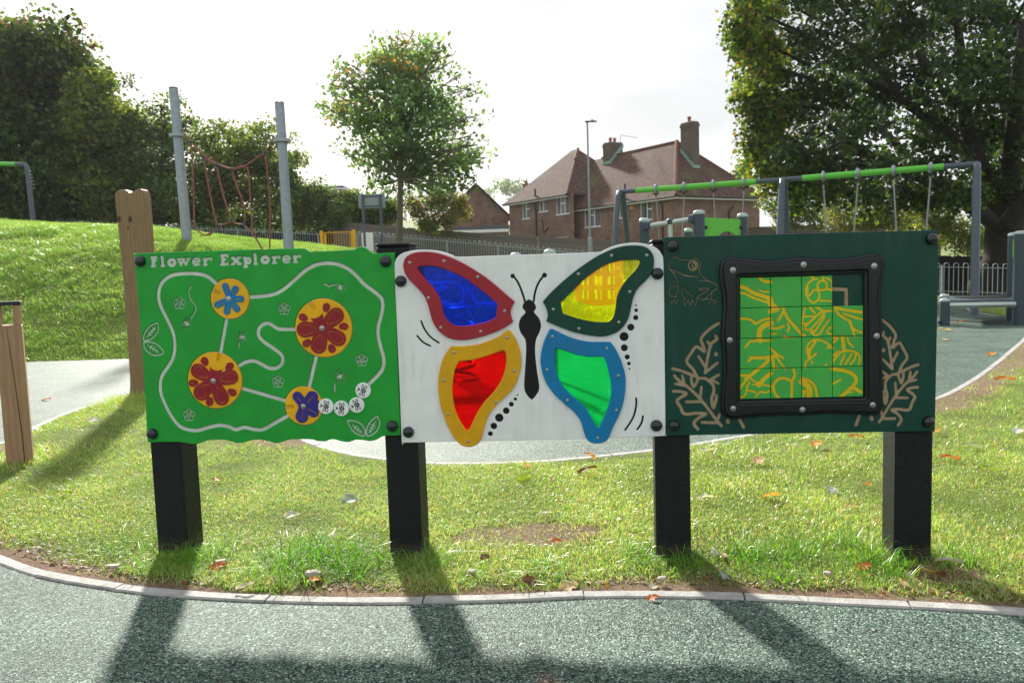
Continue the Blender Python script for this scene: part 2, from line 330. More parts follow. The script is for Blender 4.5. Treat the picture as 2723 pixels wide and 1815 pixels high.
# ------------------------------------------------------------------ object helpers
def tag(o, label=None, cat=None, group=None, kind=None):
    if label: o['label'] = label
    if cat: o['category'] = cat
    if group: o['group'] = group
    if kind: o['kind'] = kind
    return o
def empty(name, loc, rz=0.0, label=None, cat=None, group=None):
    o = bpy.data.objects.new(name, None); COL.objects.link(o)
    o.location = tuple(float(v) for v in loc); o.rotation_euler = (0, 0, rz); o.empty_display_size = 0.1
    return tag(o, label, cat, group)
def link(name, me, parent=None, loc=None, rot=None):
    o = bpy.data.objects.new(name, me); COL.objects.link(o)
    if parent is not None: o.parent = parent
    if loc is not None: o.location = tuple(float(v) for v in loc)
    if rot is not None: o.rotation_euler = rot
    return o
def mk(name, V, F, m, parent=None, loc=None, rot=None, col=None, smooth=False):
    """V (n,3); F list of tuples or (m,k) array; col per-vertex rgb"""
    me = bpy.data.meshes.new(name)
    V = np.asarray(V, dtype=np.float32)
    if isinstance(F, np.ndarray):
        k = F.shape[1]
        me.vertices.add(len(V)); me.vertices.foreach_set('co', V.ravel())
        me.loops.add(F.size); me.loops.foreach_set('vertex_index', F.astype(np.int32).ravel())
        me.polygons.add(len(F)); me.polygons.foreach_set('loop_start', np.arange(0, F.size, k, dtype=np.int32))
        me.update(calc_edges=True)
    else:
        me.from_pydata([tuple(map(float, v)) for v in V], [], F); me.update()
    if m is not None: me.materials.append(m)
    if col is not None:
        a = me.color_attributes.new('Col', 'FLOAT_COLOR', 'POINT')
        c = np.ones((len(V), 4), dtype=np.float32); c[:, :3] = col
        a.data.foreach_set('color', c.ravel())
    if smooth: me.polygons.foreach_set('use_smooth', np.ones(len(me.polygons), dtype=bool))
    return link(name, me, parent, loc, rot)

class MB:
    def __init__(s): s.V = []; s.F = []
    def box(s, c, size, rz=0.0, bev=0.0):
        hx, hy, hz = size[0] / 2, size[1] / 2, size[2] / 2
        n = len(s.V); ca, sa = math.cos(rz), math.sin(rz)
        if bev <= 0:
            pts = [(x * hx, y * hy, z * hz) for z in (-1, 1) for x, y in ((-1, -1), (1, -1), (1, 1), (-1, 1))]
            fs = [(0, 3, 2, 1), (4, 5, 6, 7), (0, 1, 5, 4), (1, 2, 6, 5), (2, 3, 7, 6), (3, 0, 4, 7)]
        else:
            b = min(bev, hx * .9, hy * .9, hz * .9); pts = []; rings = []
            for z, i in ((-hz, b), (-hz + b, 0), (hz - b, 0), (hz, b)):
                X, Y = hx - i, hy - i
                q = [(-X + b * .6, -Y), (X - b * .6, -Y), (X, -Y + b * .6), (X, Y - b * .6), (X - b * .6, Y), (-X + b * .6, Y), (-X, Y - b * .6), (-X, -Y + b * .6)]
                pts += [(a, c_, z) for a, c_ in q]
            fs = []
            for r in range(3):
                for k in range(8): fs.append((r * 8 + k, r * 8 + (k + 1) % 8, r * 8 + 8 + (k + 1) % 8, r * 8 + 8 + k))
            fs.append(tuple(range(7, -1, -1))); fs.append(tuple(range(24, 32)))
        for p in pts: s.V.append((c[0] + p[0] * ca - p[1] * sa, c[1] + p[0] * sa + p[1] * ca, c[2] + p[2]))
        for f in fs: s.F.append(tuple(n + i for i in f))
        return s
    def tube(s, pts, r, sides=8, cap=True, closed=False):
        pts = [np.array(p, float) for p in pts]; N = len(pts)
        rs = [r] * N if not hasattr(r, '__len__') else list(r)
        n0 = len(s.V); prev = None
        for i, p in enumerate(pts):
            if closed: d = pts[(i + 1) % N] - pts[i - 1]
            else: d = pts[min(i + 1, N - 1)] - pts[max(i - 1, 0)]
            d = d / (np.linalg.norm(d) + 1e-9)
            if prev is None:
                a = np.array([0, 0, 1.0]) if abs(d[2]) < 0.9 else np.array([1.0, 0, 0])
                x = np.cross(d, a)
            else: x = prev - d * (prev @ d)
            x = x / (np.linalg.norm(x) + 1e-9); prev = x; y = np.cross(d, x)
            for k in range(sides):
                t = 2 * math.pi * k / sides
                s.V.append(tuple(p + rs[i] * (x * math.cos(t) + y * math.sin(t))))
        for i in range(N if closed else N - 1):
            a = n0 + i * sides; b = n0 + ((i + 1) % N) * sides
            for k in range(sides): s.F.append((a + k, a + (k + 1) % sides, b + (k + 1) % sides, b + k))
        if cap and not closed:
            s.F.append(tuple(n0 + k for k in range(sides - 1, -1, -1))); s.F.append(tuple(n0 + (N - 1) * sides + k for k in range(sides)))
        return s
    def lathe(s, prof, sides=20, axis='z', o=(0, 0, 0)):
        """prof [(r, h)]; axis z: up; axis y: towards -y"""
        n0 = len(s.V)
        for r, h in prof:
            for k in range(sides):
                t = 2 * math.pi * k / sides; c, q = r * math.cos(t), r * math.sin(t)
                if axis == 'z': s.V.append((o[0] + c, o[1] + q, o[2] + h))
                else: s.V.append((o[0] + c, o[1] - h, o[2] + q))
        for i in range(len(prof) - 1):
            a = n0 + i * sides; b = a + sides
            for k in range(sides): s.F.append((a + k, a + (k + 1) % sides, b + (k + 1) % sides, b + k))
        s.F.append(tuple(n0 + k for k in range(sides - 1, -1, -1))); s.F.append(tuple(n0 + (len(prof) - 1) * sides + k for k in range(sides)))
        return s
    def quad(s, a, b, c, d):
        n = len(s.V); s.V += [tuple(a), tuple(b), tuple(c), tuple(d)]; s.F.append((n, n + 1, n + 2, n + 3)); return s
    def build(s, name, m, parent=None, loc=None, rot=None, smooth=False):
        V = np.array(s.V, float)
        if loc is not None and parent is None: V = V - np.array(loc, float)
        o = mk(name, V, s.F, m, parent, loc if parent is None else None, rot, smooth=smooth)
        if smooth:
            try: o.data.set_sharp_from_angle(angle=math.radians(42))
            except Exception: pass
        return o

def cat_rom(P, n=6, closed=True):
    """Catmull-Rom; a repeated point makes a corner"""
    P = [np.array(p, float) for p in P]; N = len(P); out = []
    for i in range(N if closed else N - 1):
        p0, p1, p2, p3 = (P[(i - 1) % N], P[i], P[(i + 1) % N], P[(i + 2) % N]) if closed else (P[max(i - 1, 0)], P[i], P[i + 1], P[min(i + 2, N - 1)])
        if np.linalg.norm(p1 - p2) < 1e-9: continue
        for k in range(n):
            t = k / n
            out.append(0.5 * ((2 * p1) + (-p0 + p2) * t + (2 * p0 - 5 * p1 + 4 * p2 - p3) * t * t + (-p0 + 3 * p1 - 3 * p2 + p3) * t ** 3))
    if not closed: out.append(P[-1])
    return out

# ------------------------------------------------------------------ routed-sheet modelling: signed distance grid -> contours -> mesh
CAPD = 0.02
class Sheet:
    def __init__(s, u0, u1, v0, v1, h=0.002):
        s.h = h; s.u = np.arange(u0, u1 + h, h); s.v = np.arange(v0, v1 + h, h)
        s.d = np.full((len(s.v), len(s.u)), CAPD)
    def blank(s): return np.full_like(s.d, CAPD)
    def win(s, a0, a1, b0, b1):
        i0 = max(0, int((b0 - s.v[0]) / s.h)); i1 = min(len(s.v), int((b1 - s.v[0]) / s.h) + 2)
        j0 = max(0, int((a0 - s.u[0]) / s.h)); j1 = min(len(s.u), int((a1 - s.u[0]) / s.h) + 2)
        return i0, max(i0, i1), j0, max(j0, j1)
    def seg(s, d, a, b, ra, rb=None):
        rb = ra if rb is None else rb; R = max(ra, rb) + CAPD
        i0, i1, j0, j1 = s.win(min(a[0], b[0]) - R, max(a[0], b[0]) + R, min(a[1], b[1]) - R, max(a[1], b[1]) + R)
        if i1 <= i0 or j1 <= j0: return
        U, Vv = np.meshgrid(s.u[j0:j1], s.v[i0:i1]); dx, dy = b[0] - a[0], b[1] - a[1]; L = dx * dx + dy * dy + 1e-12
        t = np.clip(((U - a[0]) * dx + (Vv - a[1]) * dy) / L, 0, 1)
        q = np.hypot(U - a[0] - t * dx, Vv - a[1] - t * dy) - (ra + (rb - ra) * t)
        d[i0:i1, j0:j1] = np.minimum(d[i0:i1, j0:j1], q)
    def stroke(s, pts, r, smooth=True, d=None, r2=None):
        d = s.blank() if d is None else d
        if smooth and len(pts) > 2: pts = cat_rom(pts, 5, False)
        n = len(pts) - 1
        for i in range(n):
            if r2 is None: s.seg(d, pts[i], pts[i + 1], r)
            else: s.seg(d, pts[i], pts[i + 1], r + (r2 - r) * i / n, r + (r2 - r) * (i + 1) / n)
        return d
    def circle(s, c, r, d=None):
        d = s.blank() if d is None else d
        q = np.hypot(s.u[None, :] - c[0], s.v[:, None] - c[1]) - r
        np.minimum(d, q, out=d); return d
    def poly(s, pts, smooth=True, n=6):
        P = cat_rom(pts, n) if smooth else [np.array(p, float) for p in pts]
        e = s.blank(); tog = np.zeros(s.d.shape, dtype=np.int32)
        for i in range(len(P)):
            a, b = P[i], P[(i + 1) % len(P)]; s.seg(e, a, b, 0.0)
            if a[1] == b[1]: continue
            lo, hi = (a, b) if a[1] < b[1] else (b, a)
            r0 = int(math.ceil((lo[1] - s.v[0]) / s.h)); r1 = int(math.ceil((hi[1] - s.v[0]) / s.h))
            r0 = max(r0, 0); r1 = min(r1, len(s.v))
            if r1 <= r0: continue
            rows = np.arange(r0, r1); x = lo[0] + (s.v[rows] - lo[1]) * (hi[0] - lo[0]) / (hi[1] - lo[1])
            cidx = np.clip(np.ceil((x - s.u[0]) / s.h).astype(int), 0, len(s.u) - 1); tog[rows, cidx] += 1
        ins = (np.cumsum(tog, axis=1) % 2) == 1
        return np.where(ins, -e, e)
    def contour(s, d, lev):
        """edge soup: vertices and index pairs"""
        f = d - lev; pos = f > 0; H, Wd = f.shape
        hx = pos[:, :-1] != pos[:, 1:]; vx = pos[:-1, :] != pos[1:, :]
        idh = np.full(hx.shape, -1); idv = np.full(vx.shape, -1)
        nh = int(hx.sum()); idh[hx] = np.arange(nh); idv[vx] = nh + np.arange(int(vx.sum()))
        i, j = np.nonzero(hx); t = f[i, j] / (f[i, j] - f[i, j + 1]); t = np.clip(t, .02, .98)
        A = np.stack([s.u[j] + t * s.h, s.v[i]], 1)
        i, j = np.nonzero(vx); t = f[i, j] / (f[i, j] - f[i + 1, j]); t = np.clip(t, .02, .98)
        B = np.stack([s.u[j], s.v[i] + t * s.h], 1)
        E = []
        b, tp, l, r = idh[:-1, :], idh[1:, :], idv[:, :-1], idv[:, 1:]
        cnt = (b >= 0).astype(int) + (tp >= 0) + (l >= 0) + (r >= 0)
        two = cnt == 2; I, J = np.nonzero(two)
        st = np.stack([b[I, J], tp[I, J], l[I, J], r[I, J]], 1); st = np.sort(st, axis=1)[:, 2:]
        E.append(st)
        I, J = np.nonzero(cnt == 4)
        for i, j in zip(I, J):
            if pos[i, j]: E.append(np.array([[b[i, j], l[i, j]], [tp[i, j], r[i, j]]]))
            else: E.append(np.array([[b[i, j], r[i, j]], [tp[i, j], l[i, j]]]))
        return np.concatenate([A, B]), np.concatenate(E).astype(int)
    def sample(s, d, P):
        x = np.clip((P[:, 0] - s.u[0]) / s.h, 0, len(s.u) - 1.001); y = np.clip((P[:, 1] - s.v[0]) / s.h, 0, len(s.v) - 1.001)
        j = x.astype(int); i = y.astype(int); a = x - j; b = y - i
        return (d[i, j] * (1 - a) * (1 - b) + d[i, j + 1] * a * (1 - b) + d[i + 1, j] * (1 - a) * b + d[i + 1, j + 1] * a * b)
    def relief(s, d, name, m, parent, y0=0.0, y1=0.018, bev=0.0015, levels=None, backface=True):
        """solid where d < 0, front at local y=y0, back at y1, chamfered by bev"""
        levels = levels or [(0.0, bev), (-bev, 0.0)]
        P = []; Ed = []; Y = []; off = 0; wall = None
        for k, (lv, dy) in enumerate(levels):
            a, e = s.contour(d, lv)
            if len(a) == 0: continue
            P.append(a); Ed.append(e + off); Y.append(np.full(len(a), y0 + dy))
            if k == 0: wall = e
            off += len(a)
        P = np.concatenate(P); Ed = np.concatenate(Ed); Y = np.concatenate(Y)
        ov, oe, of, ogv, oge, ogf = delaunay_2d_cdt([Vector((float(x), float(y))) for x, y in P], [tuple(map(int, q)) for q in Ed], [], 0, 1e-7)
        V2 = np.array([(q.x, q.y) for q in ov]); T = np.array([t for t in of if len(t) == 3], int)
        yy = np.array([Y[g[0]] if len(g) else y0 for g in ogv])
        cen = V2[T].mean(axis=1); T = T[s.sample(d, cen) < 0]
        # orient to face -y
        ab = V2[T[:, 1]] - V2[T[:, 0]]; ac = V2[T[:, 2]] - V2[T[:, 0]]; ccw = (ab[:, 0] * ac[:, 1] - ab[:, 1] * ac[:, 0]) > 0
        T[~ccw] = T[~ccw][:, ::-1]
        V = [np.stack([V2[:, 0], yy, V2[:, 1]], 1)]; F = [tuple(map(int, t)) for t in T]; n = len(V2)
        w0 = s.contour(d, levels[0][0])[0]; dyw = levels[0][1]
        V.append(np.stack([w0[:, 0], np.full(len(w0), y0 + dyw), w0[:, 1]], 1)); V.append(np.stack([w0[:, 0], np.full(len(w0), y1), w0[:, 1]], 1))
        k = len(w0)
        for a, b in wall: F.append((int(n + a), int(n + b), int(n + k + b), int(n + k + a)))
        V = np.concatenate(V)
        if backface:
            nb = len(V); V = np.concatenate([V, np.stack([V2[:, 0], np.full(len(V2), y1), V2[:, 1]], 1)])
            F += [tuple(int(nb + q) for q in t[::-1]) for t in T]
        used = np.unique(np.concatenate([np.array(f) for f in F])); rm = np.full(len(V), -1); rm[used] = np.arange(len(used))
        return mk(name, V[used], [tuple(int(rm[q]) for q in f) for f in F], m, parent)
# ------------------------------------------------------------------ the run of play panels
OP = np.array([-1.70, 3.654]); UP = np.array([3.438, -0.393]); UP /= np.linalg.norm(UP); NP_ = np.array([-UP[1], UP[0]])  # NP_ points away from the camera
RZ = math.atan2(UP[1], UP[0])
OF = OP - NP_ * 0.021
def run_pt(t, y=0.0, z=0.0):
    q = OF + UP * t + NP_ * y; return (q[0], q[1], z)
class PanelMap:
    def __init__(s, x0, y0, sc, t0): s.x0, s.y0, s.sc, s.t0 = x0, y0, sc, t0
    def __call__(s, x, y):
        t, z = onplane(s.x0 + x / s.sc, s.y0 + y / s.sc, OF, UP); return np.array([t - s.t0, z])
    def L(s, pts): return [s(*p) for p in pts]
    def r(s, px): return px / s.sc / 585.0

# posts -------------------------------------------------------------
POSTS = []
for k, (t0, top, lab) in enumerate(((0.0, 1.36, 'black square post under the left edge of the green flower panel'),
                                   (1.122, 1.425, 'black square post between the green panel and the white butterfly panel'),
                                   (2.318, 1.40, 'black square post between the white butterfly panel and the dark green panel'),
                                   (3.312, 1.35, 'black square post under the right edge of the dark green puzzle panel'))):
    w = 0.15
    loc = run_pt(t0 + w / 2, 0.021 + w / 2 + 0.002)
    P = empty('support_post', loc, RZ, lab, 'post', 'black recycled plastic posts')
    b = MB(); b.box((0, 0, (top - 0.006 - 0.15) / 2), (w, w, top - 0.006 + 0.15), bev=0.008); b.build('shaft', POSTM, P)
    b = MB(); b.lathe([(0.001, 0), (0.001, 0)], 4) if False else None
    b = MB(); b.box((0, 0, top), (w + 0.004, w + 0.004, 0.012), bev=0.004); b.build('post_cap', POSTM, P)
    POSTS.append(P)

def bolt_cap(parent, c, r=0.024):
    b = MB(); b.lathe([(r * 1.02, -0.001), (r * 1.04, 0.005), (r * 0.98, 0.011), (r * 0.84, 0.0175), (r * 0.6, 0.0215), (r * 0.3, 0.0235), (r * 0.04, 0.024)], 28, 'y', (0, 0, 0))
    o = b.build('bolt_cap', P_CAP, parent, smooth=True); o.location = (c[0], 0, c[1]); return o
SCREW_ME = {}
def screw(parent, c, y, r, m=STEEL):
    """button head screw with a socket, washer under it"""
    key = round(r, 4)
    if key not in SCREW_ME:
        b = MB(); b.lathe([(r, 0), (r, .0012), (r * .8, .0014), (r * .74, .003), (r * .55, .0045), (r * .30, .005), (r * .26, .0022), (r * .02, .0022)], 16, 'y')
        o = b.build('screw', m, parent, smooth=True); SCREW_ME[key] = o.data
    else: o = link('screw', SCREW_ME[key], parent)
    o.location = (c[0], y, c[1]); return o

# ---- panel 1: flower explorer ----
T1 = 0.56
Q = PanelMap(340, 640, 2.8, T1)
S = Sheet(-0.66, 0.66, 0.50, 1.50, 0.002)
out1 = Q.L([(50, 100), (62, 93), (300, 84), (700, 72), (1100, 60), (1300, 57), (1325, 62), (1345, 75), (1370, 80), (1500, 75), (1640, 68), (1685, 62), (1715, 46), (1745, 43), (1775, 55), (1805, 80), (1835, 93), (1960, 88), (1978, 92), (1984, 110), (1995, 500), (2010, 950), (2028, 1425), (2024, 1445), (2005, 1450), (1930, 1450), (1890, 1458), (1850, 1480), (1800, 1490), (1740, 1482), (1690, 1482), (1640, 1498), (1580, 1490), (1540, 1478), (1500, 1480), (1470, 1492), (1410, 1490), (1370, 1478), (1280, 1477), (1200, 1480), (1140, 1500), (1090, 1505), (1050, 1492), (980, 1480), (920, 1484), (870, 1500), (820, 1506), (770, 1494), (720, 1482), (640, 1480), (580, 1488), (530, 1508), (470, 1512), (410, 1500), (340, 1497), (160, 1500), (146, 1494), (142, 1470), (110, 900), (60, 300), (45, 110)])
body = S.poly(out1, True, 4)
PAN1 = empty('play_panel', run_pt(T1), RZ, 'bright green flower maze play panel with yellow discs and bee tokens', 'play panel', 'play panels on black posts')
g = S.blank()
G = lambda pts, r, sm=True: S.stroke(Q.L(pts), Q.r(r), sm, d=g)
MAIN = [[(650, 318), (600, 272), (530, 248), (430, 243), (330, 255), (265, 295), (232, 350), (225, 430), (248, 505), (290, 590), (330, 680), (345, 770), (335, 860), (300, 930), (258, 990), (238, 1050), (240, 1130), (270, 1210), (310, 1290), (370, 1370), (430, 1402), (510, 1412), (600, 1388), (680, 1373), (750, 1385), (800, 1405), (860, 1388), (930, 1402), (1000, 1405), (1080, 1362), (1195, 1298)],
    [(910, 418), (1000, 412), (1090, 395), (1160, 358), (1240, 290), (1320, 220), (1400, 178), (1480, 166), (1560, 175), (1640, 210), (1700, 262), (1760, 325), (1840, 385), (1885, 430), (1895, 490), (1880, 570), (1862, 640), (1862, 710), (1880, 790), (1903, 880), (1895, 950), (1860, 1000), (1795, 1065), (1750, 1120), (1706, 1220), (1592, 1245), (1477, 1230), (1440, 1215)],
    [(733, 575), (686, 835)],
    [(832, 925), (880, 900), (940, 895), (990, 918), (1050, 948), (1110, 943), (1147, 905), (1140, 850), (1080, 800), (1010, 752), (970, 705), (975, 650), (1010, 618), (1050, 616), (1090, 640), (1130, 657), (1250, 658)],
    [(1400, 860), (1348, 1085)], [(855, 1100), (1175, 1192)]]
for p_ in MAIN: G(p_, 13.5)
G([(470, 340), (448, 370), (460, 430), (500, 490), (495, 530), (465, 578)], 5)
G([(823, 757), (823, 795)], 5); G([(1538, 1065), (1536, 1122)], 6); G([(1455, 322), (1475, 328), (1495, 340), (1515, 328), (1540, 328)], 5)
for cx, cy in ((380, 465), (1160, 508), (1738, 890), (1115, 1050), (450, 1298)):
    ring = []
    for k in range(40):
        a = 2 * math.pi * k / 40; rr = 40 + 5 * math.cos(5 * a + 1.5); ring.append((cx + rr * math.cos(a), cy + rr * math.sin(a)))
    G(ring + [ring[0]], 3.6, False)
    for k in range(5):
        a = 2 * math.pi * (k + .2) / 5
        G([(cx + 7 * math.cos(a), cy + 7 * math.sin(a)), (cx + 20 * math.cos(a - .4), cy + 20 * math.sin(a - .4)), (cx + 31 * math.cos(a), cy + 31 * math.sin(a)), (cx + 20 * math.cos(a + .4), cy + 20 * math.sin(a + .4)), (cx + 7 * math.cos(a), cy + 7 * math.sin(a))], 2.8)
def ell(cx, cy, a, b, th, n=14):
    return [(cx + a * math.cos(t) * math.cos(th) - b * math.sin(t) * math.sin(th), cy + a * math.cos(t) * math.sin(th) + b * math.sin(t) * math.cos(th)) for t in [2 * math.pi * k / n for k in range(n + 1)]]
for cx, cy, th, sc_ in ((435, 615, 0.6, 1), (848, 715, 0.2, .85), (1580, 345, 1.4, .85), (1575, 1008, -0.5, 1.15)):
    for da, ln in ((0.5, 26), (1.5, 30), (2.4, 26), (-1.2, 24), (-2.2, 26)):
        a = th + da; G(ell(cx + ln * sc_ * math.cos(a), cy + ln * sc_ * math.sin(a), 20 * sc_, 8 * sc_, a), 2.3)
    G([(cx - 24 * sc_ * math.cos(th), cy - 24 * sc_ * math.sin(th)), (cx + 24 * sc_ * math.cos(th), cy + 24 * sc_ * math.sin(th))], 4.5)
    for q_ in (-12, 0, 12): G([(cx + q_ * math.cos(th) - 9 * math.sin(th), cy + q_ * math.sin(th) + 9 * math.cos(th)), (cx + q_ * math.cos(th) + 9 * math.sin(th), cy + q_ * math.sin(th) - 9 * math.cos(th))], 2.5)
def leaf(outl, v0, v1, r=5.5):
    G(outl + [outl[0]], r)
    G([v0, v1], 5)
    dx, dy = v1[0] - v0[0], v1[1] - v0[1]; n = math.hypot(dx, dy)
    for f in (.25, .5, .75):
        for sg in (1, -1):
            bx, by = v0[0] + dx * f, v0[1] + dy * f; a = math.atan2(dy, dx) + sg * .9; l = 26 * (1.15 - f * .6)
            G([(bx, by), (bx + l * math.cos(a), by + l * math.sin(a))], 4)
leaf([(215, 610), (165, 632), (125, 680), (112, 738), (165, 732), (208, 692), (222, 650)], (135, 718), (200, 640))
leaf([(113, 757), (120, 800), (160, 840), (210, 852), (262, 832), (232, 790), (195, 762), (150, 752)], (140, 775), (222, 830))
leaf([(1630, 1338), (1690, 1342), (1738, 1368), (1762, 1408), (1758, 1450), (1705, 1440), (1660, 1400)], (1668, 1368), (1740, 1432))
leaf([(1852, 1305), (1872, 1350), (1860, 1400), (1825, 1438), (1780, 1452), (1776, 1400), (1805, 1345)], (1840, 1345), (1795, 1430))
# lettering: Flower Explorer, slab strokes
def bar(x0, y0, x1, y1, r): G([(x0, y0), (x1, y1)], r * 1.28, False)
def oval(cx, cy, a, b, r): G(ell(cx, cy, a, b, 0, 20), r * 1.2, False)
bar(182, 128, 184, 184, 11); bar(170, 124, 206, 122, 8); bar(184, 153, 200, 152, 7); bar(204, 124, 206, 136, 6); bar(170, 188, 198, 187, 7)           # F
bar(250, 122, 256, 185, 9.5); bar(240, 120, 250, 119, 6); bar(243, 188, 267, 187, 6)                                                             # l
oval(322, 161, 23, 21, 11)                                                                                                                     # o
G([(374, 138), (390, 180), (408, 145), (428, 178), (446, 134)], 9.5, False); bar(366, 137, 388, 136, 6); bar(398, 136, 418, 135, 6); bar(434, 133, 456, 132, 6)    # w
G([(488, 156), (526, 153), (524, 138), (504, 131), (484, 142), (482, 163), (496, 178), (526, 174)], 8.5)                                         # e
bar(568, 136, 572, 175, 9.5); bar(558, 135, 570, 134, 6); bar(560, 179, 584, 178, 6); G([(574, 150), (590, 134), (612, 132)], 8); bar(616, 132, 617, 142, 7)    # r
bar(702, 112, 703, 172, 11); bar(688, 108, 736, 106, 7.5); bar(703, 140, 722, 139, 7); bar(688, 176, 738, 173, 7.5); bar(736, 108, 737, 120, 6); bar(738, 160, 738, 172, 6)  # E
bar(776, 128, 826, 168, 9.5); bar(822, 126, 778, 171, 7.5); bar(766, 128, 790, 127, 5.5); bar(810, 124, 836, 123, 5.5); bar(766, 175, 788, 174, 5.5); bar(814, 173, 840, 172, 5.5)  # x
bar(868, 128, 872, 190, 9.5); bar(856, 126, 870, 125, 6); bar(860, 193, 886, 192, 6); oval(892, 147, 15, 17, 9)                                  # p
bar(943, 102, 946, 168, 9.5); bar(932, 101, 944, 100, 6); bar(936, 172, 960, 171, 6)                                                             # l
oval(1018, 140, 23, 21, 11)                                                                                                                    # o
bar(1084, 122, 1087, 160, 9.5); bar(1072, 121, 1086, 120, 6); bar(1074, 165, 1102, 164, 6); G([(1090, 134), (1104, 120), (1120, 118)], 8); bar(1124, 118, 1125, 127, 7)  # r
G([(1160, 138), (1198, 135), (1196, 120), (1176, 113), (1156, 124), (1154, 144), (1168, 160), (1198, 156)], 8.5)                                 # e
bar(1240, 116, 1243, 154, 9.5); bar(1228, 115, 1242, 114, 6); bar(1232, 159, 1258, 158, 6); G([(1246, 128), (1262, 114), (1274, 112)], 8); bar(1278, 112, 1279, 121, 7)   # r
DISCS = [('A', (760, 432), 148, (755, 432)), ('B', (1457, 649), 214, (1449, 650)), ('C', (648, 1038), 211, (641, 1041)), ('D', (1310, 1227), 143, (1310, 1230))]
for _, c_, r_, _s in DISCS: S.circle(Q(*c_), Q.r(r_ + 4), d=g)
S.relief(np.maximum(body, -g), 'front_sheet', P_GREEN, PAN1, 0, 0.018, levels=[(0.0, 0.0035), (-0.0016, 0.001), (-0.0035, 0.0)])
S.relief(body + 0.0035, 'core_sheet', P_CORE, PAN1, 0.0065, 0.0165, 0.0)
for c_ in ((95, 153), (1920, 155), (185, 1435), (1970, 1378)): bolt_cap(PAN1, Q(*c_), 0.0245)
def petal(c, e, r0, r1): return S.stroke([Q(*c), Q(*e)], Q.r(r0), False, r2=Q.r(r1))
def petal2(c, e, r0, r1, n=10):
    d = S.blank()
    a, b = Q(*c), Q(*e)
    for i in range(n + 1):
        f = i / n; r = Q.r(r0 + (r1 - r0) * math.sin(f * math.pi / 2)); S.circle(a + (b - a) * f, r, d)
    return d
FL = {}
def make_disc(key, label, slot, fcol, fl, carve):
    _, c_, r_, sc_ = [d for d in DISCS if d[0] == key][0]
    d = S.circle(Q(*c_), Q.r(r_)); sl = S.stroke(Q.L(slot), Q.r(15), False)
    o = S.relief(np.maximum(d, -sl), 'yellow_disc', P_YELLOW, PAN1, -0.0025, 0.0045, levels=[(0, .003), (-.0015, .0008), (-.003, 0)])
    o['label'] = label
    core = S.relief(d + 0.003, 'disc_base', P_WYELLOW, o, 0.0046, 0.0062, 0.0, backface=False)
    f = S.relief(np.maximum(fl, -carve), 'flower', fcol, o, -0.0065, -0.0024, levels=[(0, .0010), (-.0009, 0)], backface=False)
    screw(o, Q(*sc_), -0.0065, 0.0125)
# A: blue star flower
fl = S.circle(Q(757, 432), Q.r(30)); cv = S.blank()
for tip in ((726, 330), (808, 352), (852, 432), (820, 512), (738, 534), (662, 480)):
    v = np.array(tip, float) - np.array((757, 432)); ln = np.linalg.norm(v)
    fl = np.minimum(fl, petal2((757, 432), tuple(np.array((757, 432)) + v * .92), 14, 25))
    S.stroke(Q.L([tuple(np.array((757, 432)) + v * .42), tuple(np.array((757, 432)) + v * .98)]), Q.r(2.6), False, d=cv)
make_disc('A', 'small yellow disc with a blue star flower', [(610, 365), (676, 391)], P_BLUE, fl, cv)
def red_flower(c, petals, sepals, crown):
    fl = S.circle(Q(*c), Q.r(36)); cv = S.blank()
    for e, r_ in petals:
        p_ = petal2(c, e, 20, r_); fl = np.minimum(fl, p_)
        v = np.array(e, float) - np.array(c); st = tuple(np.array(c) + v * .38)
        q_ = petal2(st, e, 3, r_ - 20); cv = np.minimum(cv, np.abs(q_) - Q.r(2.2))
    # separating shoulders between the petals
    fl = np.minimum(fl, S.poly(Q.L(crown), False))
    for e in sepals:
        v = np.array(e, float) - np.array(c); v /= np.linalg.norm(v); w = np.array([-v[1], v[0]]); e = np.array(e, float)
        fl = np.minimum(fl, S.poly(Q.L([tuple(e - v * 34 - w * 14), tuple(e - w * 27), tuple(e + v * 18 - w * 22), tuple(e + v * 32), tuple(e + v * 18 + w * 22), tuple(e + w * 27), tuple(e - v * 34 + w * 14)]), True, 3))
        S.stroke(Q.L([tuple(e - v * 6), tuple(e + v * 22)]), Q.r(2.2), False, d=cv)
    return fl, cv
fl, cv = red_flower((1449, 650), [((1553, 555), 58), ((1318, 660), 58), ((1570, 726), 56), ((1422, 778), 60)], [(1480, 492), (1305, 568), (1612, 636), (1332, 762), (1522, 803)], [(1364, 578), (1400, 575), (1432, 562), (1450, 540), (1458, 570), (1452, 600), (1475, 640), (1430, 660)])
make_disc('B', 'large yellow disc with a crimson flower, upper right', [(1358, 455), (1384, 503)], P_RED, fl, cv)
fl, cv = red_flower((641, 1041), [((525, 967), 56), ((770, 1012), 56), ((550, 1128), 60), ((700, 1165), 58)], [(574, 893), (762, 932), (487, 1057), (782, 1127), (612, 1197)], [(614, 938), (640, 960), (672, 965), (706, 955), (690, 985), (680, 1030), (620, 1040), (615, 980)])
make_disc('C', 'large yellow disc with a crimson flower, lower left', [(692, 826), (676, 886)], P_RED, fl, cv)
fl = S.circle(Q(1318, 1225), Q.r(48)); cv = S.blank()
for e, r_ in (((1266, 1158), 38), ((1375, 1160), 44), ((1400, 1212), 34), ((1385, 1272), 40), ((1298, 1305), 48)):
    fl = np.minimum(fl, petal((1318, 1225), e, 34, r_))
for a_, b_ in (((1292, 1196), (1265, 1158)), ((1336, 1202), (1382, 1156)), ((1338, 1247), (1408, 1283)), ((1305, 1262), (1298, 1325))): S.stroke(Q.L([a_, b_]), Q.r(2.6), False, d=cv)
make_disc('D', 'small yellow disc with a purple flower', [(1160, 1240), (1226, 1236)], P_PURPLE, fl, cv)
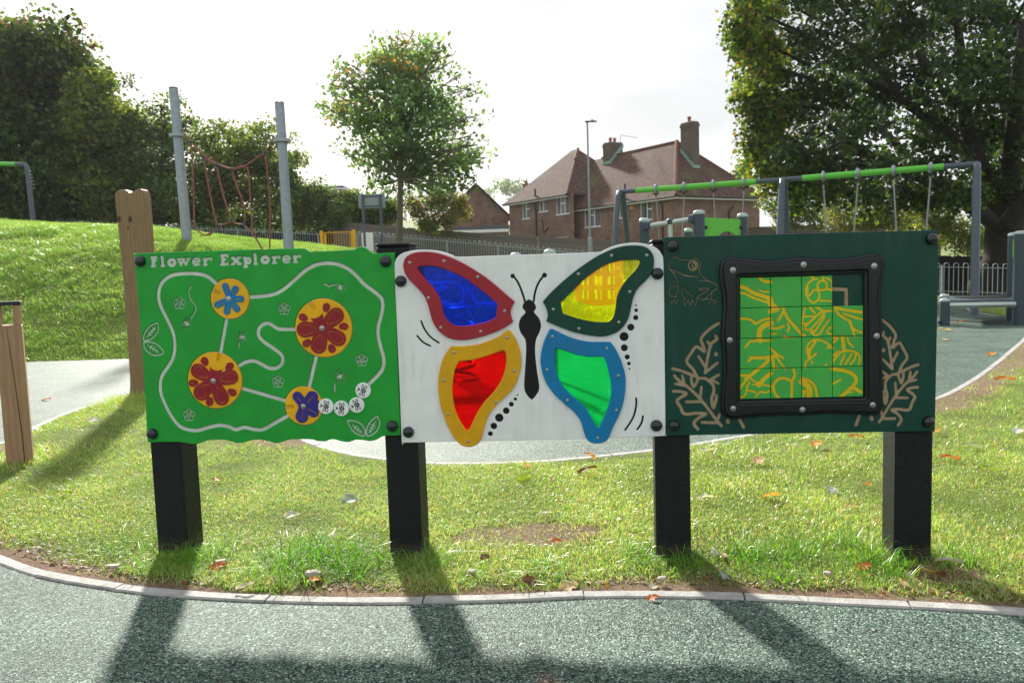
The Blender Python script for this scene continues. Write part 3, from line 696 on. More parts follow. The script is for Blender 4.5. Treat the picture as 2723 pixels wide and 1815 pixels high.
for (cx, cy), th in (((1477, 1230), 0.15), ((1592, 1245), 0.05), ((1706, 1220), -0.35), ((1754, 1112), 0.3)):
    d = S.circle(Q(cx, cy), Q.r(57.5)); o = S.relief(d, 'bee_token', P_WHITE, PAN1, -0.0075, 0.004, levels=[(0, .0025), (-.001, .0007), (-.0025, 0)])
    bee = S.blank()
    def R_(x, y, th=th, cx=cx, cy=cy): return (cx + x * math.cos(th) - y * math.sin(th), cy + x * math.sin(th) + y * math.cos(th))
    S.circle(Q(*R_(-30, 0)), Q.r(7.5), d=bee)
    for w_ in ((-8, -24, 1.25), (12, -24, 1.9), (-8, 24, -1.25), (12, 24, -1.9)):
        S.stroke(Q.L([R_(*q_) for q_ in ell(w_[0], w_[1], 17, 7, w_[2], 12)]), Q.r(2.3), False, d=bee)
    S.stroke(Q.L([R_(*q_) for q_ in ell(4, 0, 19, 9, 0, 12)]), Q.r(2.2), False, d=bee)
    for q_ in (-4, 6, 15): S.stroke(Q.L([R_(q_, -8), R_(q_, 8)]), Q.r(2.6), False, d=bee)
    S.stroke(Q.L([R_(-36, -4), R_(-42, -12), R_(-38, -16)]), Q.r(1.8), False, d=bee); S.stroke(Q.L([R_(-36, 4), R_(-42, 12), R_(-38, 16)]), Q.r(1.8), False, d=bee)
    S.relief(bee, 'bee_mark', INK, o, -0.0079, -0.0074, 0.0, levels=[(0, 0.0)], backface=False)

# ---- panel 2: butterfly ----
T2 = 1.74
Q = PanelMap(1040, 620, 2.7039, T2)
S = Sheet(-0.66, 0.66, 0.50, 1.52, 0.002)
WINGS = {
 'red': ([(890, 490), (890, 490), (862, 550), (866, 600), (878, 633), (878, 633), (820, 675), (740, 712), (650, 742), (560, 762), (480, 765), (410, 748), (350, 705), (310, 650), (288, 590), (270, 520), (240, 450), (190, 390), (130, 330), (97, 270), (92, 215), (115, 168), (165, 142), (230, 133), (310, 138), (400, 162), (500, 205), (600, 262), (700, 330), (790, 405), (850, 458)],
         [(198, 260), (205, 240), (240, 234), (290, 235), (350, 245), (430, 275), (520, 315), (600, 372), (690, 440), (766, 508), (766, 508), (760, 560), (757, 600), (757, 600), (700, 630), (600, 655), (500, 665), (450, 655), (405, 620), (380, 570), (365, 500), (335, 430), (290, 370), (240, 315)]),
 'dg': ([(1092, 490), (1092, 490), (1150, 425), (1230, 350), (1320, 275), (1410, 210), (1500, 155), (1600, 110), (1690, 90), (1780, 88), (1840, 105), (1880, 150), (1890, 210), (1875, 280), (1830, 340), (1775, 395), (1745, 450), (1725, 530), (1705, 610), (1660, 680), (1600, 720), (1520, 740), (1430, 733), (1320, 710), (1220, 675), (1117, 630), (1117, 630), (1127, 590), (1120, 545)],
        [(1220, 495), (1220, 495), (1290, 430), (1380, 340), (1460, 278), (1550, 225), (1640, 198), (1740, 190), (1775, 192), (1787, 212), (1760, 255), (1710, 310), (1660, 375), (1625, 450), (1615, 520), (1605, 580), (1580, 620), (1540, 637), (1450, 632), (1350, 612), (1235, 575), (1235, 575), (1225, 530)]),
 'yel': ([(845, 692), (885, 740), (915, 800), (935, 880), (935, 950), (915, 1030), (880, 1110), (820, 1172), (760, 1230), (710, 1290), (680, 1360), (662, 1430), (640, 1490), (590, 1525), (540, 1528), (490, 1505), (440, 1440), (400, 1360), (365, 1260), (345, 1160), (342, 1060), (355, 970), (380, 890), (430, 814), (445, 811), (520, 810), (620, 798), (720, 765), (800, 725)],
         [(492, 918), (492, 918), (600, 905), (720, 870), (798, 842), (822, 850), (830, 900), (822, 970), (795, 1050), (745, 1130), (680, 1200), (630, 1270), (595, 1340), (565, 1400), (545, 1410), (520, 1380), (480, 1310), (455, 1230), (443, 1130), (450, 1040), (465, 970)]),
 'blu': ([(1155, 686), (1240, 725), (1330, 760), (1430, 778), (1560, 779), (1583, 787), (1625, 850), (1660, 930), (1683, 1020), (1685, 1110), (1670, 1210), (1640, 1300), (1600, 1380), (1575, 1440), (1550, 1485), (1500, 1505), (1440, 1500), (1405, 1470), (1385, 1420), (1365, 1350), (1320, 1285), (1250, 1225), (1170, 1150), (1110, 1060), (1080, 960), (1078, 870), (1100, 780), (1132, 708)],
         [(1195, 826), (1260, 845), (1340, 872), (1420, 885), (1515, 885), (1538, 908), (1560, 980), (1580, 1080), (1577, 1180), (1550, 1270), (1515, 1350), (1495, 1388), (1475, 1380), (1440, 1320), (1390, 1240), (1320, 1180), (1250, 1110), (1200, 1030), (1180, 940), (1183, 850)])}
body = S.poly(Q.L([(75, 1490), (60, 1100), (40, 650), (24, 260), (28, 205), (50, 165), (95, 138), (170, 122), (280, 120), (360, 132), (440, 158), (485, 169), (800, 159), (1200, 146), (1480, 136), (1530, 122), (1590, 95), (1660, 77), (1750, 68), (1850, 80), (1910, 108), (1945, 150), (1960, 230), (1966, 700), (1974, 1430), (1970, 1450), (1955, 1457), (1500, 1475), (900, 1488), (110, 1505), (88, 1505)]), True, 4)
PAN2 = empty('play_panel', run_pt(T2), RZ, 'white play panel with a butterfly of red, yellow, green and blue windows', 'play panel', 'play panels on black posts')
wd = {k: (S.poly(Q.L(a), True, 5), S.poly(Q.L(b_), True, 5)) for k, (a, b_) in WINGS.items()}
for k in wd: body = np.minimum(body, wd[k][0] - Q.r(7))
g = S.blank()
for k in wd: g = np.minimum(g, wd[k][1] - 0.004)
rec = S.poly(Q.L([(990, 475), (990, 475), (1025, 497), (1042, 535), (1028, 568), (1062, 610), (1078, 665), (1065, 715), (1042, 765), (1035, 850), (1047, 980), (1065, 1108), (1042, 1165), (1012, 1198), (1012, 1198), (980, 1168), (957, 1110), (963, 980), (970, 850), (965, 768), (933, 718), (918, 665), (932, 610), (966, 570), (945, 535), (957, 499)]), True, 5)
K = lambda pts, r, sm=True: S.stroke(Q.L(pts), Q.r(r), sm, d=rec)
K([(876, 305), (915, 360), (943, 430), (962, 492)], 7); K([(873, 308), (873.5, 308)], 15, False)
K([(1100, 300), (1058, 360), (1035, 425), (1025, 490)], 7); K([(1103, 302), (1103.5, 302)], 16, False)
for x, y, r_ in ((1759, 519, 6), (1762, 554, 12), (1759, 607, 17), (1723, 676, 23), (1675, 743, 30), (1677, 824, 23), (1698, 890, 17), (1710, 937, 12), (1713, 975, 6), (908, 1163, 6), (893, 1192, 11.5), (864, 1229, 17), (827, 1276, 23), (777, 1326, 29), (738, 1386, 23), (713, 1441, 17)):
    S.circle(Q(x, y), Q.r(r_), d=rec)
K([(215, 632), (240, 690), (282, 745), (342, 788)], 6.5); K([(187, 738), (228, 783), (280, 810)], 6.5)
K([(1762, 1187), (1762, 1240), (1740, 1325), (1683, 1415)], 6.5); K([(1812, 1315), (1800, 1365), (1770, 1410)], 6.5)
g2 = np.minimum(g, rec)
S.relief(np.maximum(body, -g2), 'front_sheet', P_WHITE, PAN2, 0, 0.018, levels=[(0.0, 0.0028), (-0.0012, 0.0008), (-0.0028, 0.0)])
S.relief(np.maximum(body + 0.0035, -(g - 0.003)), 'black_core', P_BLACKCORE, PAN2, 0.0065, 0.0165, 0.0)
for c_ in ((71, 345), (1914, 291), (126, 1428), (1907, 1381)): bolt_cap(PAN2, Q(*c_), 0.0245)
SC_ = {'red': [(139, 212), (384, 200), (626, 314), (820, 557), (647, 704), (361, 676), (272, 463)], 'dg': [(1584, 160), (1837, 159), (1348, 292), (1716, 420), (1637, 638), (1351, 684), (1167, 545)],
       'yel': [(835, 748), (456, 855), (888, 984), (385, 1055), (757, 1210), (413, 1298), (559, 1490)], 'blu': [(1162, 740), (1551, 825), (1122, 978), (1633, 1021), (1268, 1196), (1621, 1268), (1485, 1466)]}
for k, m_, pm, lab, plab in (('red', P_WRED, PANE_B, 'red upper left wing frame', 'clear blue window pane'), ('dg', P_DGREEN, PANE_Y, 'dark green upper right wing frame', 'clear yellow window pane'),
                             ('yel', P_WYELLOW, PANE_R, 'yellow lower left wing frame', 'clear red window pane'), ('blu', P_BLUE, PANE_G, 'blue lower right wing frame', 'clear green window pane')):
    o = S.relief(np.maximum(wd[k][0], -wd[k][1]), 'wing_frame', m_, PAN2, -0.0125, -0.0002, levels=[(0, .0035), (-.0014, .001), (-.0035, 0)]); o['label'] = lab
    w = S.relief(wd[k][1] - 0.0035, 'window_pane', pm, o, 0.0022, 0.0060, 0.0, levels=[(0, 0.0)], backface=True); w['label'] = plab
    for c_ in SC_[k]: screw(o, Q(*c_), -0.0123, 0.0068)

# ---- panel 3: sliding puzzle ----
T3 = 2.92
Q = PanelMap(1740, 590, 2.6577, T3)
S = Sheet(-0.68, 0.68, 0.50, 1.52, 0.002)
PAN3 = empty('play_panel', run_pt(T3), RZ, 'dark green play panel with a black framed sliding tile puzzle and engraved frog', 'play panel', 'play panels on black posts')
body = S.poly(Q.L([(66, 145), (68, 122), (88, 108), (600, 93), (1300, 74), (1985, 57), (2004, 60), (2010, 78), (2004, 500), (1994, 1000), (1985, 1455), (1981, 1474), (1965, 1478), (1300, 1488), (600, 1500), (108, 1509), (92, 1506), (86, 1490), (78, 1000), (70, 500)]), True, 4)
g = S.blank()
G = lambda pts, r, sm=True: S.stroke(Q.L(pts), Q.r(r), sm, d=g)
VEG = [([(455, 715), (400, 750), (355, 790), (330, 830), (345, 870), (355, 915), (300, 880), (262, 925), (230, 985), (275, 1040), (310, 1100), (360, 1105), (415, 1150), (420, 1200), (405, 1250), (420, 1312), (440, 1240), (438, 1225)], 10.5),
       ([(435, 805), (440, 830), (400, 865), (378, 960), (360, 1065)], 10.5), ([(360, 1065), (445, 995)], 10), ([(315, 950), (365, 1030)], 10), ([(378, 845), (400, 880)], 10),
       ([(130, 1035), (190, 1050), (262, 1078)], 10.5), ([(262, 1078), (265, 1130), (282, 1163), (310, 1105)], 10), ([(262, 1075), (310, 1100)], 9),
       ([(385, 1122), (455, 1078)], 10.5), ([(400, 1112), (452, 1138)], 9.5),
       ([(142, 1085), (180, 1125), (250, 1175), (325, 1250), (390, 1330), (440, 1400), (476, 1440)], 10.5), ([(198, 1085), (212, 1140)], 10), ([(150, 1142), (230, 1158)], 10), ([(334, 1165), (325, 1240)], 10.5), ([(228, 1270), (325, 1268)], 10.5),
       ([(135, 1195), (190, 1198), (225, 1215), (162, 1257), (185, 1305), (215, 1355), (300, 1350), (365, 1355), (320, 1380), (280, 1420), (308, 1462)], 11),
       ([(338, 1415), (440, 1418), (460, 1360)], 10.5), ([(436, 930), (438, 936)], 13)]
def mir(p): return (1593 + (475 - p[0]) * 0.80, p[1] - 28)
for pts, r_ in VEG:
    G(pts, r_, False if len(pts) < 4 else True); G([mir(p) for p in pts], r_ * .95, False if len(pts) < 4 else True)
G([(602, 1392), (632, 1450)], 11, False); G([(520, 1402), (522, 1412)], 14, False); G([(1450, 1372), (1428, 1434)], 11, False); G([(1536, 1382), (1540, 1392)], 13, False)
for pts, r_ in (([(150, 245), (122, 262), (108, 295), (108, 332), (130, 352), (150, 378), (162, 420), (170, 480), (150, 525)], 3.2), ([(150, 247), (190, 265), (235, 268), (262, 268)], 3.2), ([(262, 268), (300, 262), (325, 298), (318, 345), (345, 385), (385, 415), (435, 438), (440, 468), (405, 498), (375, 530), (345, 552)], 3.6),
                 ([(110, 335), (150, 345), (200, 368), (250, 382), (315, 385)], 3.6), ([(120, 345), (180, 372), (260, 388)], 2.6), ([(315, 415), (350, 412), (388, 418)], 3.6), ([(312, 470), (372, 468), (385, 472), (350, 500), (308, 532)], 3.6), ([(312, 470), (330, 480), (355, 482)], 3),
                 ([(160, 455), (125, 455), (108, 485), (115, 520), (165, 528)], 3.2), ([(195, 470), (200, 520), (230, 550)], 3), ([(205, 460), (240, 500), (280, 530)], 3), ([(410, 490), (400, 545)], 3), ([(455, 480), (420, 478)], 3),
                 ([(112, 548), (125, 580), (140, 545)], 3), ([(140, 548), (158, 580), (170, 540)], 3), ([(205, 540), (218, 588), (240, 548)], 3), ([(240, 548), (255, 590), (268, 545)], 3), ([(268, 548), (295, 588), (300, 540)], 3), ([(300, 535), (340, 545), (400, 545), (440, 560)], 3), ([(380, 560), (395, 578), (405, 552)], 3), ([(415, 555), (432, 578), (445, 555)], 3)):
    G(pts, r_ * .72)
fr = np.abs(S.circle(Q(275, 308), Q.r(29))) - Q.r(4.5); g = np.minimum(g, fr)
fr = S.stroke(Q.L(ell(282, 308, 11, 20, 0.2)), Q.r(4), False); g = np.minimum(g, fr)
G([(1200, 470), (1290, 474), (1358, 476)], 12, False); G([(1358, 476), (1360, 640)], 12, False)
S.relief(np.maximum(body, -g), 'front_sheet', P_DGREEN, PAN3, 0, 0.018, levels=[(0.0, 0.0028), (-0.0012, 0.0008), (-0.0028, 0.0)])
S.relief(body + 0.0022, 'tan_core', P_TAN, PAN3, 0.0050, 0.0165, 0.0)
for c_ in ((128, 173), (1960, 120), (139, 1437), (1936, 1411)): bolt_cap(PAN3, Q(*c_), 0.0235)
fo = S.poly(Q.L([(462, 300), (490, 262), (540, 248), (620, 254), (720, 268), (850, 272), (950, 258), (1040, 245), (1130, 255), (1280, 258), (1400, 248), (1490, 226), (1550, 222), (1600, 248), (1621, 295), (1612, 370), (1598, 450), (1590, 560), (1600, 660), (1602, 760), (1593, 860), (1603, 1000), (1607, 1180), (1605, 1290), (1585, 1345), (1540, 1360), (1400, 1353), (1250, 1348), (1130, 1352), (1040, 1362), (900, 1360), (700, 1372), (570, 1388), (505, 1378), (472, 1335), (468, 1230), (483, 1080), (478, 930), (468, 800), (480, 640), (478, 520), (458, 400)]), True, 4)
inn = [(598, 392), (1474, 362), (1478, 1236), (600, 1256)]
def bil(u, v, c=((600, 394), (1471, 372), (1470, 1230), (601, 1249))):
    a = np.array(c[0]) * (1 - u) + np.array(c[1]) * u; b_ = np.array(c[3]) * (1 - u) + np.array(c[2]) * u; return a * (1 - v) + b_ * v
fi = S.poly(Q.L(inn), False)
FR = S.relief(np.maximum(fo, -fi), 'puzzle_frame', P_BLACK, PAN3, -0.030, -0.0002, levels=[(0, .017), (-.003, .013), (-.011, .012), (-.015, .004), (-.019, 0)]); FR['label'] = 'black wavy edged puzzle frame'
for c_ in ((547, 339), (1042, 301), (1536, 310), (525, 829), (1554, 800), (549, 1308), (1034, 1316), (1526, 1282)): screw(FR, Q(*c_), -0.0298, 0.0120)
ART = [([(590, 450), (640, 465), (700, 500), (760, 520), (820, 540)], 13), ([(590, 495), (640, 505), (700, 535), (760, 555), (820, 572)], 8), ([(738, 388), (765, 415), (820, 422)], 10), ([(740, 480), (775, 492), (805, 492)], 6.5),
 ([(1095, 380), (1120, 400), (1085, 430), (1068, 470), (1070, 510), (1090, 550), (1118, 567), (1145, 555), (1162, 520), (1150, 480), (1120, 482), (1090, 520)], 7), ([(1190, 378), (1190, 410)], 8), ([(1215, 395), (1248, 420), (1252, 470)], 7), ([(1168, 553), (1252, 557)], 6.5), ([(1215, 470), (1250, 482)], 8), ([(1118, 405), (1150, 398)], 6), ([(1080, 500), (1078, 440)], 6),
 ([(590, 684), (640, 680), (690, 695), (712, 716), (760, 690), (822, 678)], 8.5), ([(822, 712), (775, 728), (742, 765), (738, 820), (745, 835)], 17),
 ([(812, 560), (830, 590), (858, 612)], 20), ([(815, 630), (850, 618)], 16), ([(872, 694), (890, 662), (912, 620), (905, 600)], 9), ([(908, 612), (940, 680), (990, 738), (1042, 798)], 10), ([(815, 745), (870, 748), (908, 732)], 8.5), ([(815, 786), (860, 788)], 6), ([(938, 714), (948, 742), (938, 772)], 7), ([(905, 812), (1000, 814)], 5), ([(915, 802), (925, 815)], 8),
 ([(1062, 596), (1045, 680), (1040, 730), (1040, 760)], 6), ([(1060, 664), (1124, 663)], 6.5), ([(1090, 596), (1132, 642)], 7), ([(1035, 708), (1070, 716), (1110, 690), (1165, 642), (1210, 625), (1255, 628)], 7), ([(1140, 600), (1190, 625)], 8), ([(1210, 625), (1150, 700), (1100, 752), (1072, 762), (1062, 738), (1090, 712)], 6.5), ([(1232, 684), (1190, 745), (1165, 785), (1135, 796), (1105, 780), (1110, 762), (1130, 770), (1200, 660)], 7), ([(1255, 740), (1225, 752), (1218, 780), (1250, 790)], 7), ([(1035, 790), (1065, 795)], 7),
 ([(1270, 592), (1290, 640), (1330, 672), (1382, 700)], 8.5), ([(1275, 600), (1340, 618), (1478, 638)], 9.5), ([(1335, 645), (1400, 668), (1478, 690)], 7.5), ([(1372, 695), (1392, 745), (1410, 806)], 8.5), ([(1388, 738), (1430, 768), (1478, 780)], 7.5),
 ([(640, 880), (665, 850), (688, 838), (822, 834)], 8), ([(665, 980), (682, 956)], 9), ([(678, 955), (760, 957), (822, 948)], 11), ([(822, 952), (770, 1005), (700, 1060), (640, 1110)], 12),
 ([(815, 888), (860, 928), (905, 957)], 8), ([(832, 945), (842, 1032)], 9), ([(845, 930), (880, 980), (922, 1034)], 7.5), ([(862, 925), (848, 950)], 6), ([(865, 1022), (862, 1030)], 7),
 ([(1062, 1028), (1068, 985), (1110, 950), (1138, 925)], 7.5), ([(1088, 955), (1072, 900), (1090, 850), (1140, 828), (1200, 845), (1248, 880), (1258, 886)], 7), ([(1088, 955), (1098, 900), (1132, 845)], 9), ([(1215, 884), (1256, 884)], 7), ([(1108, 982), (1108, 990)], 8), ([(1205, 1006), (1212, 1004)], 8), ([(1090, 900), (1080, 880)], 8),
 ([(1254, 815), (1290, 812), (1265, 845)], 9), ([(1324, 806), (1335, 905)], 12), ([(1360, 815), (1370, 850), (1400, 878)], 7.5), ([(1252, 990), (1280, 950), (1325, 912), (1390, 908), (1438, 930), (1445, 965), (1440, 998)], 8), ([(1310, 1000), (1338, 935)], 7.5), ([(1345, 1000), (1388, 930)], 7.5), ([(1380, 1000), (1412, 960), (1418, 920)], 7.5), ([(1262, 940), (1300, 905)], 7),
 ([(596, 1082), (640, 1080), (662, 1085)], 9), ([(596, 1180), (640, 1120), (700, 1060)], 9), ([(670, 1090), (705, 1122), (760, 1142), (820, 1156)], 7), ([(735, 1150), (770, 1105), (820, 1065)], 14), ([(600, 1242), (640, 1215), (652, 1165), (668, 1125)], 7), ([(665, 1185), (710, 1197)], 7), ([(712, 1232), (745, 1195), (780, 1200), (820, 1185)], 6.5), ([(690, 1142), (740, 1148)], 6),
 ([(978, 1036), (988, 1080), (970, 1125), (966, 1250)], 9), ([(968, 1122), (920, 1100), (875, 1105), (840, 1145), (845, 1195), (882, 1250)], 9.5),
 ([(1035, 1100), (1090, 1115), (1130, 1160), (1148, 1245)], 8.5), ([(1035, 1125), (1072, 1145), (1092, 1185), (1088, 1245)], 19), ([(1045, 1195), (1060, 1190), (1050, 1220)], 8),
 ([(1250, 1035), (1330, 1045), (1392, 1068), (1420, 1105), (1400, 1152), (1310, 1232)], 12), ([(1250, 1142), (1312, 1108)], 7), ([(1395, 1160), (1452, 1196)], 12), ([(1345, 1205), (1400, 1195)], 6)]
art = S.blank()
for pts, r_ in ART: S.stroke(Q.L(pts), Q.r(r_), len(pts) > 2, d=art)
ring = np.abs(S.circle(Q(1182, 447), Q.r(30))) - Q.r(7); art = np.minimum(art, ring)
for r in range(4):
    for c in range(4):
        if (r, c) == (0, 3): continue
        e = 0.0022
        q4 = [bil(c / 4 + e, r / 4 + e), bil((c + 1) / 4 - e, r / 4 + e), bil((c + 1) / 4 - e, (r + 1) / 4 - e), bil(c / 4 + e, (r + 1) / 4 - e)]
        t_ = S.poly(Q.L([tuple(p) for p in q4]), False)
        o = S.relief(np.maximum(t_, -art), 'puzzle_tile', P_TILE, PAN3, -0.0135, -0.003, levels=[(0, .0018), (-.0016, 0)], backface=False)
        S.relief(t_ + 0.0008, 'tile_core', P_TYEL, o, -0.0108, -0.0012, 0.0, levels=[(0, 0.0)], backface=False)
# ------------------------------------------------------------------ ground
def sstep(x): x = np.clip(x, 0, 1); return x * x * (3 - 2 * x)
_RX = [-60, -20, -14, -9, -4.5, 0, 4, 7]; _RZ = [3.5, 3.3, 3.1, 2.66, 1.97, 1.1, .45, 0]
_FX = [-60, -22, -9.3, -4, 3.3, 8, 13]; _FZ = [3.9, 3.45, 2.47, 1.95, 1.0, .4, 0]
def gz(x, y):
    x = np.asarray(x, float); y = np.asarray(y, float)
    R_ = np.interp(x, _RX, _RZ); Fg = np.interp(x, _FX, _FZ)
    u = np.clip((y - 13.45) / 8.55, 0, 1); a = R_ * np.sin(u * math.pi / 2)
    t = np.clip((y - 22) / 18, 0, 1)
    z = np.where(y < 22, a, R_ * (1 - t) + Fg * t)
    z = z + np.where(y > 13.45, 1, 0) * np.minimum(1, (y - 13.45) / 1.5) * (0.03 * np.sin(x * 1.1 + y * .6) + 0.02 * np.sin(x * .9 - y * 1.9)) * np.clip(R_ / 1.0, 0, 1)
    return z
def hnoise(x, y, s=1.0, seed=0):
    """cheap smooth value noise, about -1..1"""
    x = np.asarray(x, float) * s + seed * 17.3; y = np.asarray(y, float) * s + seed * 9.1
    xi = np.floor(x).astype(int); yi = np.floor(y).astype(int); fx = x - xi; fy = y - yi; fx = fx * fx * (3 - 2 * fx); fy = fy * fy * (3 - 2 * fy)
    def h(a, b): v = np.sin(a * 127.1 + b * 311.7 + seed * 74.7) * 43758.5453; return (v - np.floor(v)) * 2 - 1
    return (h(xi, yi) * (1 - fx) + h(xi + 1, yi) * fx) * (1 - fy) + (h(xi, yi + 1) * (1 - fx) + h(xi + 1, yi + 1) * fx) * fy

def G2(px, py): q = gnd(px, py); return (q[0], q[1])
KERB_NEAR = [(-5.0, 5.05), (-4.2, 4.80), (-3.5, 4.42), (-2.95, 4.05), G2(0, 1478), G2(128, 1523), G2(333, 1558), G2(530, 1577), G2(723, 1587), G2(930, 1592), G2(1130, 1591), G2(1340, 1587), G2(1550, 1577), G2(1760, 1576), G2(1976, 1581), G2(2200, 1593), G2(2412, 1603), G2(2723, 1622), (2.3, 2.66), (3.0, 2.45), (4.2, 2.2), (7, 2.0), (12, 2.0)]
KERB_FAR = [(14, 18), (9.6, 14.2), G2(2723, 912), G2(2650, 975), G2(2560, 1035), G2(2480, 1068), G2(2300, 1110), G2(2100, 1147), G2(1960, 1168), G2(1820, 1192), G2(1700, 1208), G2(1500, 1228), G2(1320, 1238), G2(1130, 1238), G2(1010, 1226), G2(900, 1207), G2(790, 1168), (-2.15, 7.4), (-2.75, 8.3), (-3.4, 8.85), G2(350, 1060), G2(260, 1078), G2(190, 1100), G2(130, 1125), G2(90, 1145), G2(0, 1185), (-4.55, 5.75), (-5.0, 5.05)]
KN = cat_rom(KERB_NEAR, 6, False); KF = cat_rom(KERB_FAR, 6, False)
LAWN_POLY = np.array(KN + KF[1:-1])
def inpoly(x, y, P):
    x = np.asarray(x); y = np.asarray(y); r = np.zeros(x.shape, bool); n = len(P)
    for i in range(n):
        a, b = P[i], P[(i + 1) % n]
        if a[1] == b[1]: continue
        c = ((a[1] > y) != (b[1] > y)) & (x < (b[0] - a[0]) * (y - a[1]) / (b[1] - a[1]) + a[0]); r ^= c
    return r
def dist_line(x, y, P):
    d = np.full(np.shape(x), 1e9)
    for i in range(len(P) - 1):
        a, b = P[i], P[i + 1]; dx, dy = b[0] - a[0], b[1] - a[1]; t = np.clip(((x - a[0]) * dx + (y - a[1]) * dy) / (dx * dx + dy * dy + 1e-12), 0, 1)
        d = np.minimum(d, np.hypot(x - a[0] - t * dx, y - a[1] - t * dy))
    return d
def grid_sheet(name, xs, ys, zf, m, colf=None, keep=None):
    X, Y_ = np.meshgrid(xs, ys); Z = zf(X, Y_); V = np.stack([X.ravel(), Y_.ravel(), Z.ravel()], 1)
    nx, ny = len(xs), len(ys); i, j = np.meshgrid(np.arange(nx - 1), np.arange(ny - 1)); a = (j * nx + i).ravel()
    F = np.stack([a, a + 1, a + nx + 1, a + nx], 1)
    if keep is not None:
        c = V[F].mean(axis=1); F = F[keep(c[:, 0], c[:, 1])]
    return mk(name, V, F, m, col=None if colf is None else colf(V[:, 0], V[:, 1]), smooth=True)
SOILC = np.array([0.19, 0.125, 0.085]); TURFC = np.array([0.13, 0.17, 0.035])
def soil_mask(x, y):
    dn = dist_line(x, y, KN); n = hnoise(x, y, 3.1, 1) * .5 + hnoise(x, y, 9, 2) * .35 + hnoise(x, y, 27, 3) * .2
    m = np.clip((0.13 + 0.11 * n - dn) / 0.09, 0, 1); df = dist_line(x, y, KF); m = np.maximum(m, .9 * np.clip((0.42 + .28 * n - df) / .2, 0, 1) * (x > 3.2) * (y > 6.4))
    for cx, cy, rx, ry in ((0.02, 3.75, .28, .17), (-.25, 3.72, .12, .08), (.35, 3.8, .10, .06), (-4.15, 6.2, .22, .2), (-1.85, 6.15, .35, .18), (1.72, 3.15, .22, .12)):
        e = np.hypot((x - cx) / rx, (y - cy) / ry); m = np.maximum(m, np.clip((1.25 + .6 * n - e) / .5, 0, 1) * .9)
    return m
def lawn_col(x, y):
    m = soil_mask(x, y)[:, None]; n = (hnoise(x, y, 2.3, 5) * .5 + hnoise(x, y, 8, 6) * .5)[:, None]
    return (TURFC * (1 + .35 * n)) * (1 - m) + SOILC * (1 + .25 * n) * m
xs = np.concatenate([np.linspace(-300, -32, 24), np.linspace(-30, 30, 150), np.linspace(32, 300, 24)]); ys = np.concatenate([np.linspace(-60, -2, 10), np.linspace(0, 13, 14), np.linspace(13.4, 24, 60), np.linspace(24.5, 60, 40), np.linspace(64, 700, 40)])
def gbase(x, y):
    far = np.clip((y - 90) / 300, 0, 1); fl = 1 - np.clip((x + 40) / 260, 0, 1) * 0.5
    return gz(x, y) - 0.012 + 30 * sstep((y - 110) / 420) * fl
go = grid_sheet('ground', xs, ys, gbase, LAWNM, lambda x, y: np.tile(TURFC, (len(x), 1)) * (1 + .3 * hnoise(x, y, .8, 4))[:, None]); tag(go, kind='structure')
# rubber surfacing: a flat sheet 4 mm above the ground, with the lawn island laid over it
ISL = [G2(2582, 820), G2(2600, 829), G2(2640, 836), G2(2710, 842), (13.0, 16.0), (14.5, 17.5), (14, 19.5), G2(2640, 812), G2(2595, 815)]
def rub_keep(x, y): return (y < 13.45) | ((x > 4.6 + (y - 13.4) * .28) & (y < 24.4))
ro = grid_sheet('rubber_path', np.linspace(-16, 18, 69), np.concatenate([np.linspace(-5, 13.45, 38), np.linspace(13.9, 24.4, 22)]), lambda x, y: 0 * x + .004, RUBBER, None, rub_keep); tag(ro, kind='structure')
lx = np.arange(-5.2, 12.1, .05); ly = np.arange(1.9, 18.1, .05)
def lawn_z(x, y):
    e = np.minimum(dist_line(x, y, KN), dist_line(x, y, KF)); s_ = np.clip(e / .35, 0, 1)
    return 0.010 + s_ * (0.005 + 0.006 * hnoise(x, y, 1.7, 7) + 0.004 * hnoise(x, y, 5, 8)) 
# build the island with exact edges
gx, gy = np.meshgrid(lx, ly); gx = gx.ravel(); gy = gy.ravel()
sel = (gy < 9.6 + np.maximum(0, gx) * .9) & (np.abs(gx) < 0.75 * gy + 2.2)
gx, gy = gx[sel], gy[sel]; i_ = inpoly(gx, gy, LAWN_POLY) & (np.minimum(dist_line(gx, gy, KN), dist_line(gx, gy, KF)) > .03); gx, gy = gx[i_], gy[i_]
gx = gx + RNG.uniform(-.004, .004, len(gx)); gy = gy + RNG.uniform(-.004, .004, len(gy))
PV = np.concatenate([LAWN_POLY, np.stack([gx, gy], 1)]); nL = len(LAWN_POLY)
ov, oe, of, a1, a2, a3 = delaunay_2d_cdt([Vector((float(a), float(b))) for a, b in PV], [(i, (i + 1) % nL) for i in range(nL)], [], 0, 1e-6)
V2 = np.array([(q.x, q.y) for q in ov]); T = np.array([t for t in of if len(t) == 3]); c = V2[T].mean(axis=1); T = T[inpoly(c[:, 0], c[:, 1], LAWN_POLY)]
lo = mk('lawn', np.column_stack([V2, lawn_z(V2[:, 0], V2[:, 1])]), T, LAWNM, col=lawn_col(V2[:, 0], V2[:, 1]), smooth=True); tag(lo, kind='structure')
iv = cat_rom(ISL, 5); nI = len(iv); b = MB(); b.V = [(p[0], p[1], 0.02) for p in iv]; b.F = [tuple(range(nI))]; il = b.build('lawn', LAWNM); tag(il, kind='structure')
a = il.data.color_attributes.new('Col', 'FLOAT_COLOR', 'POINT'); a.data.foreach_set('color', np.tile(np.array([*TURFC, 1.0], dtype=np.float32), nI))

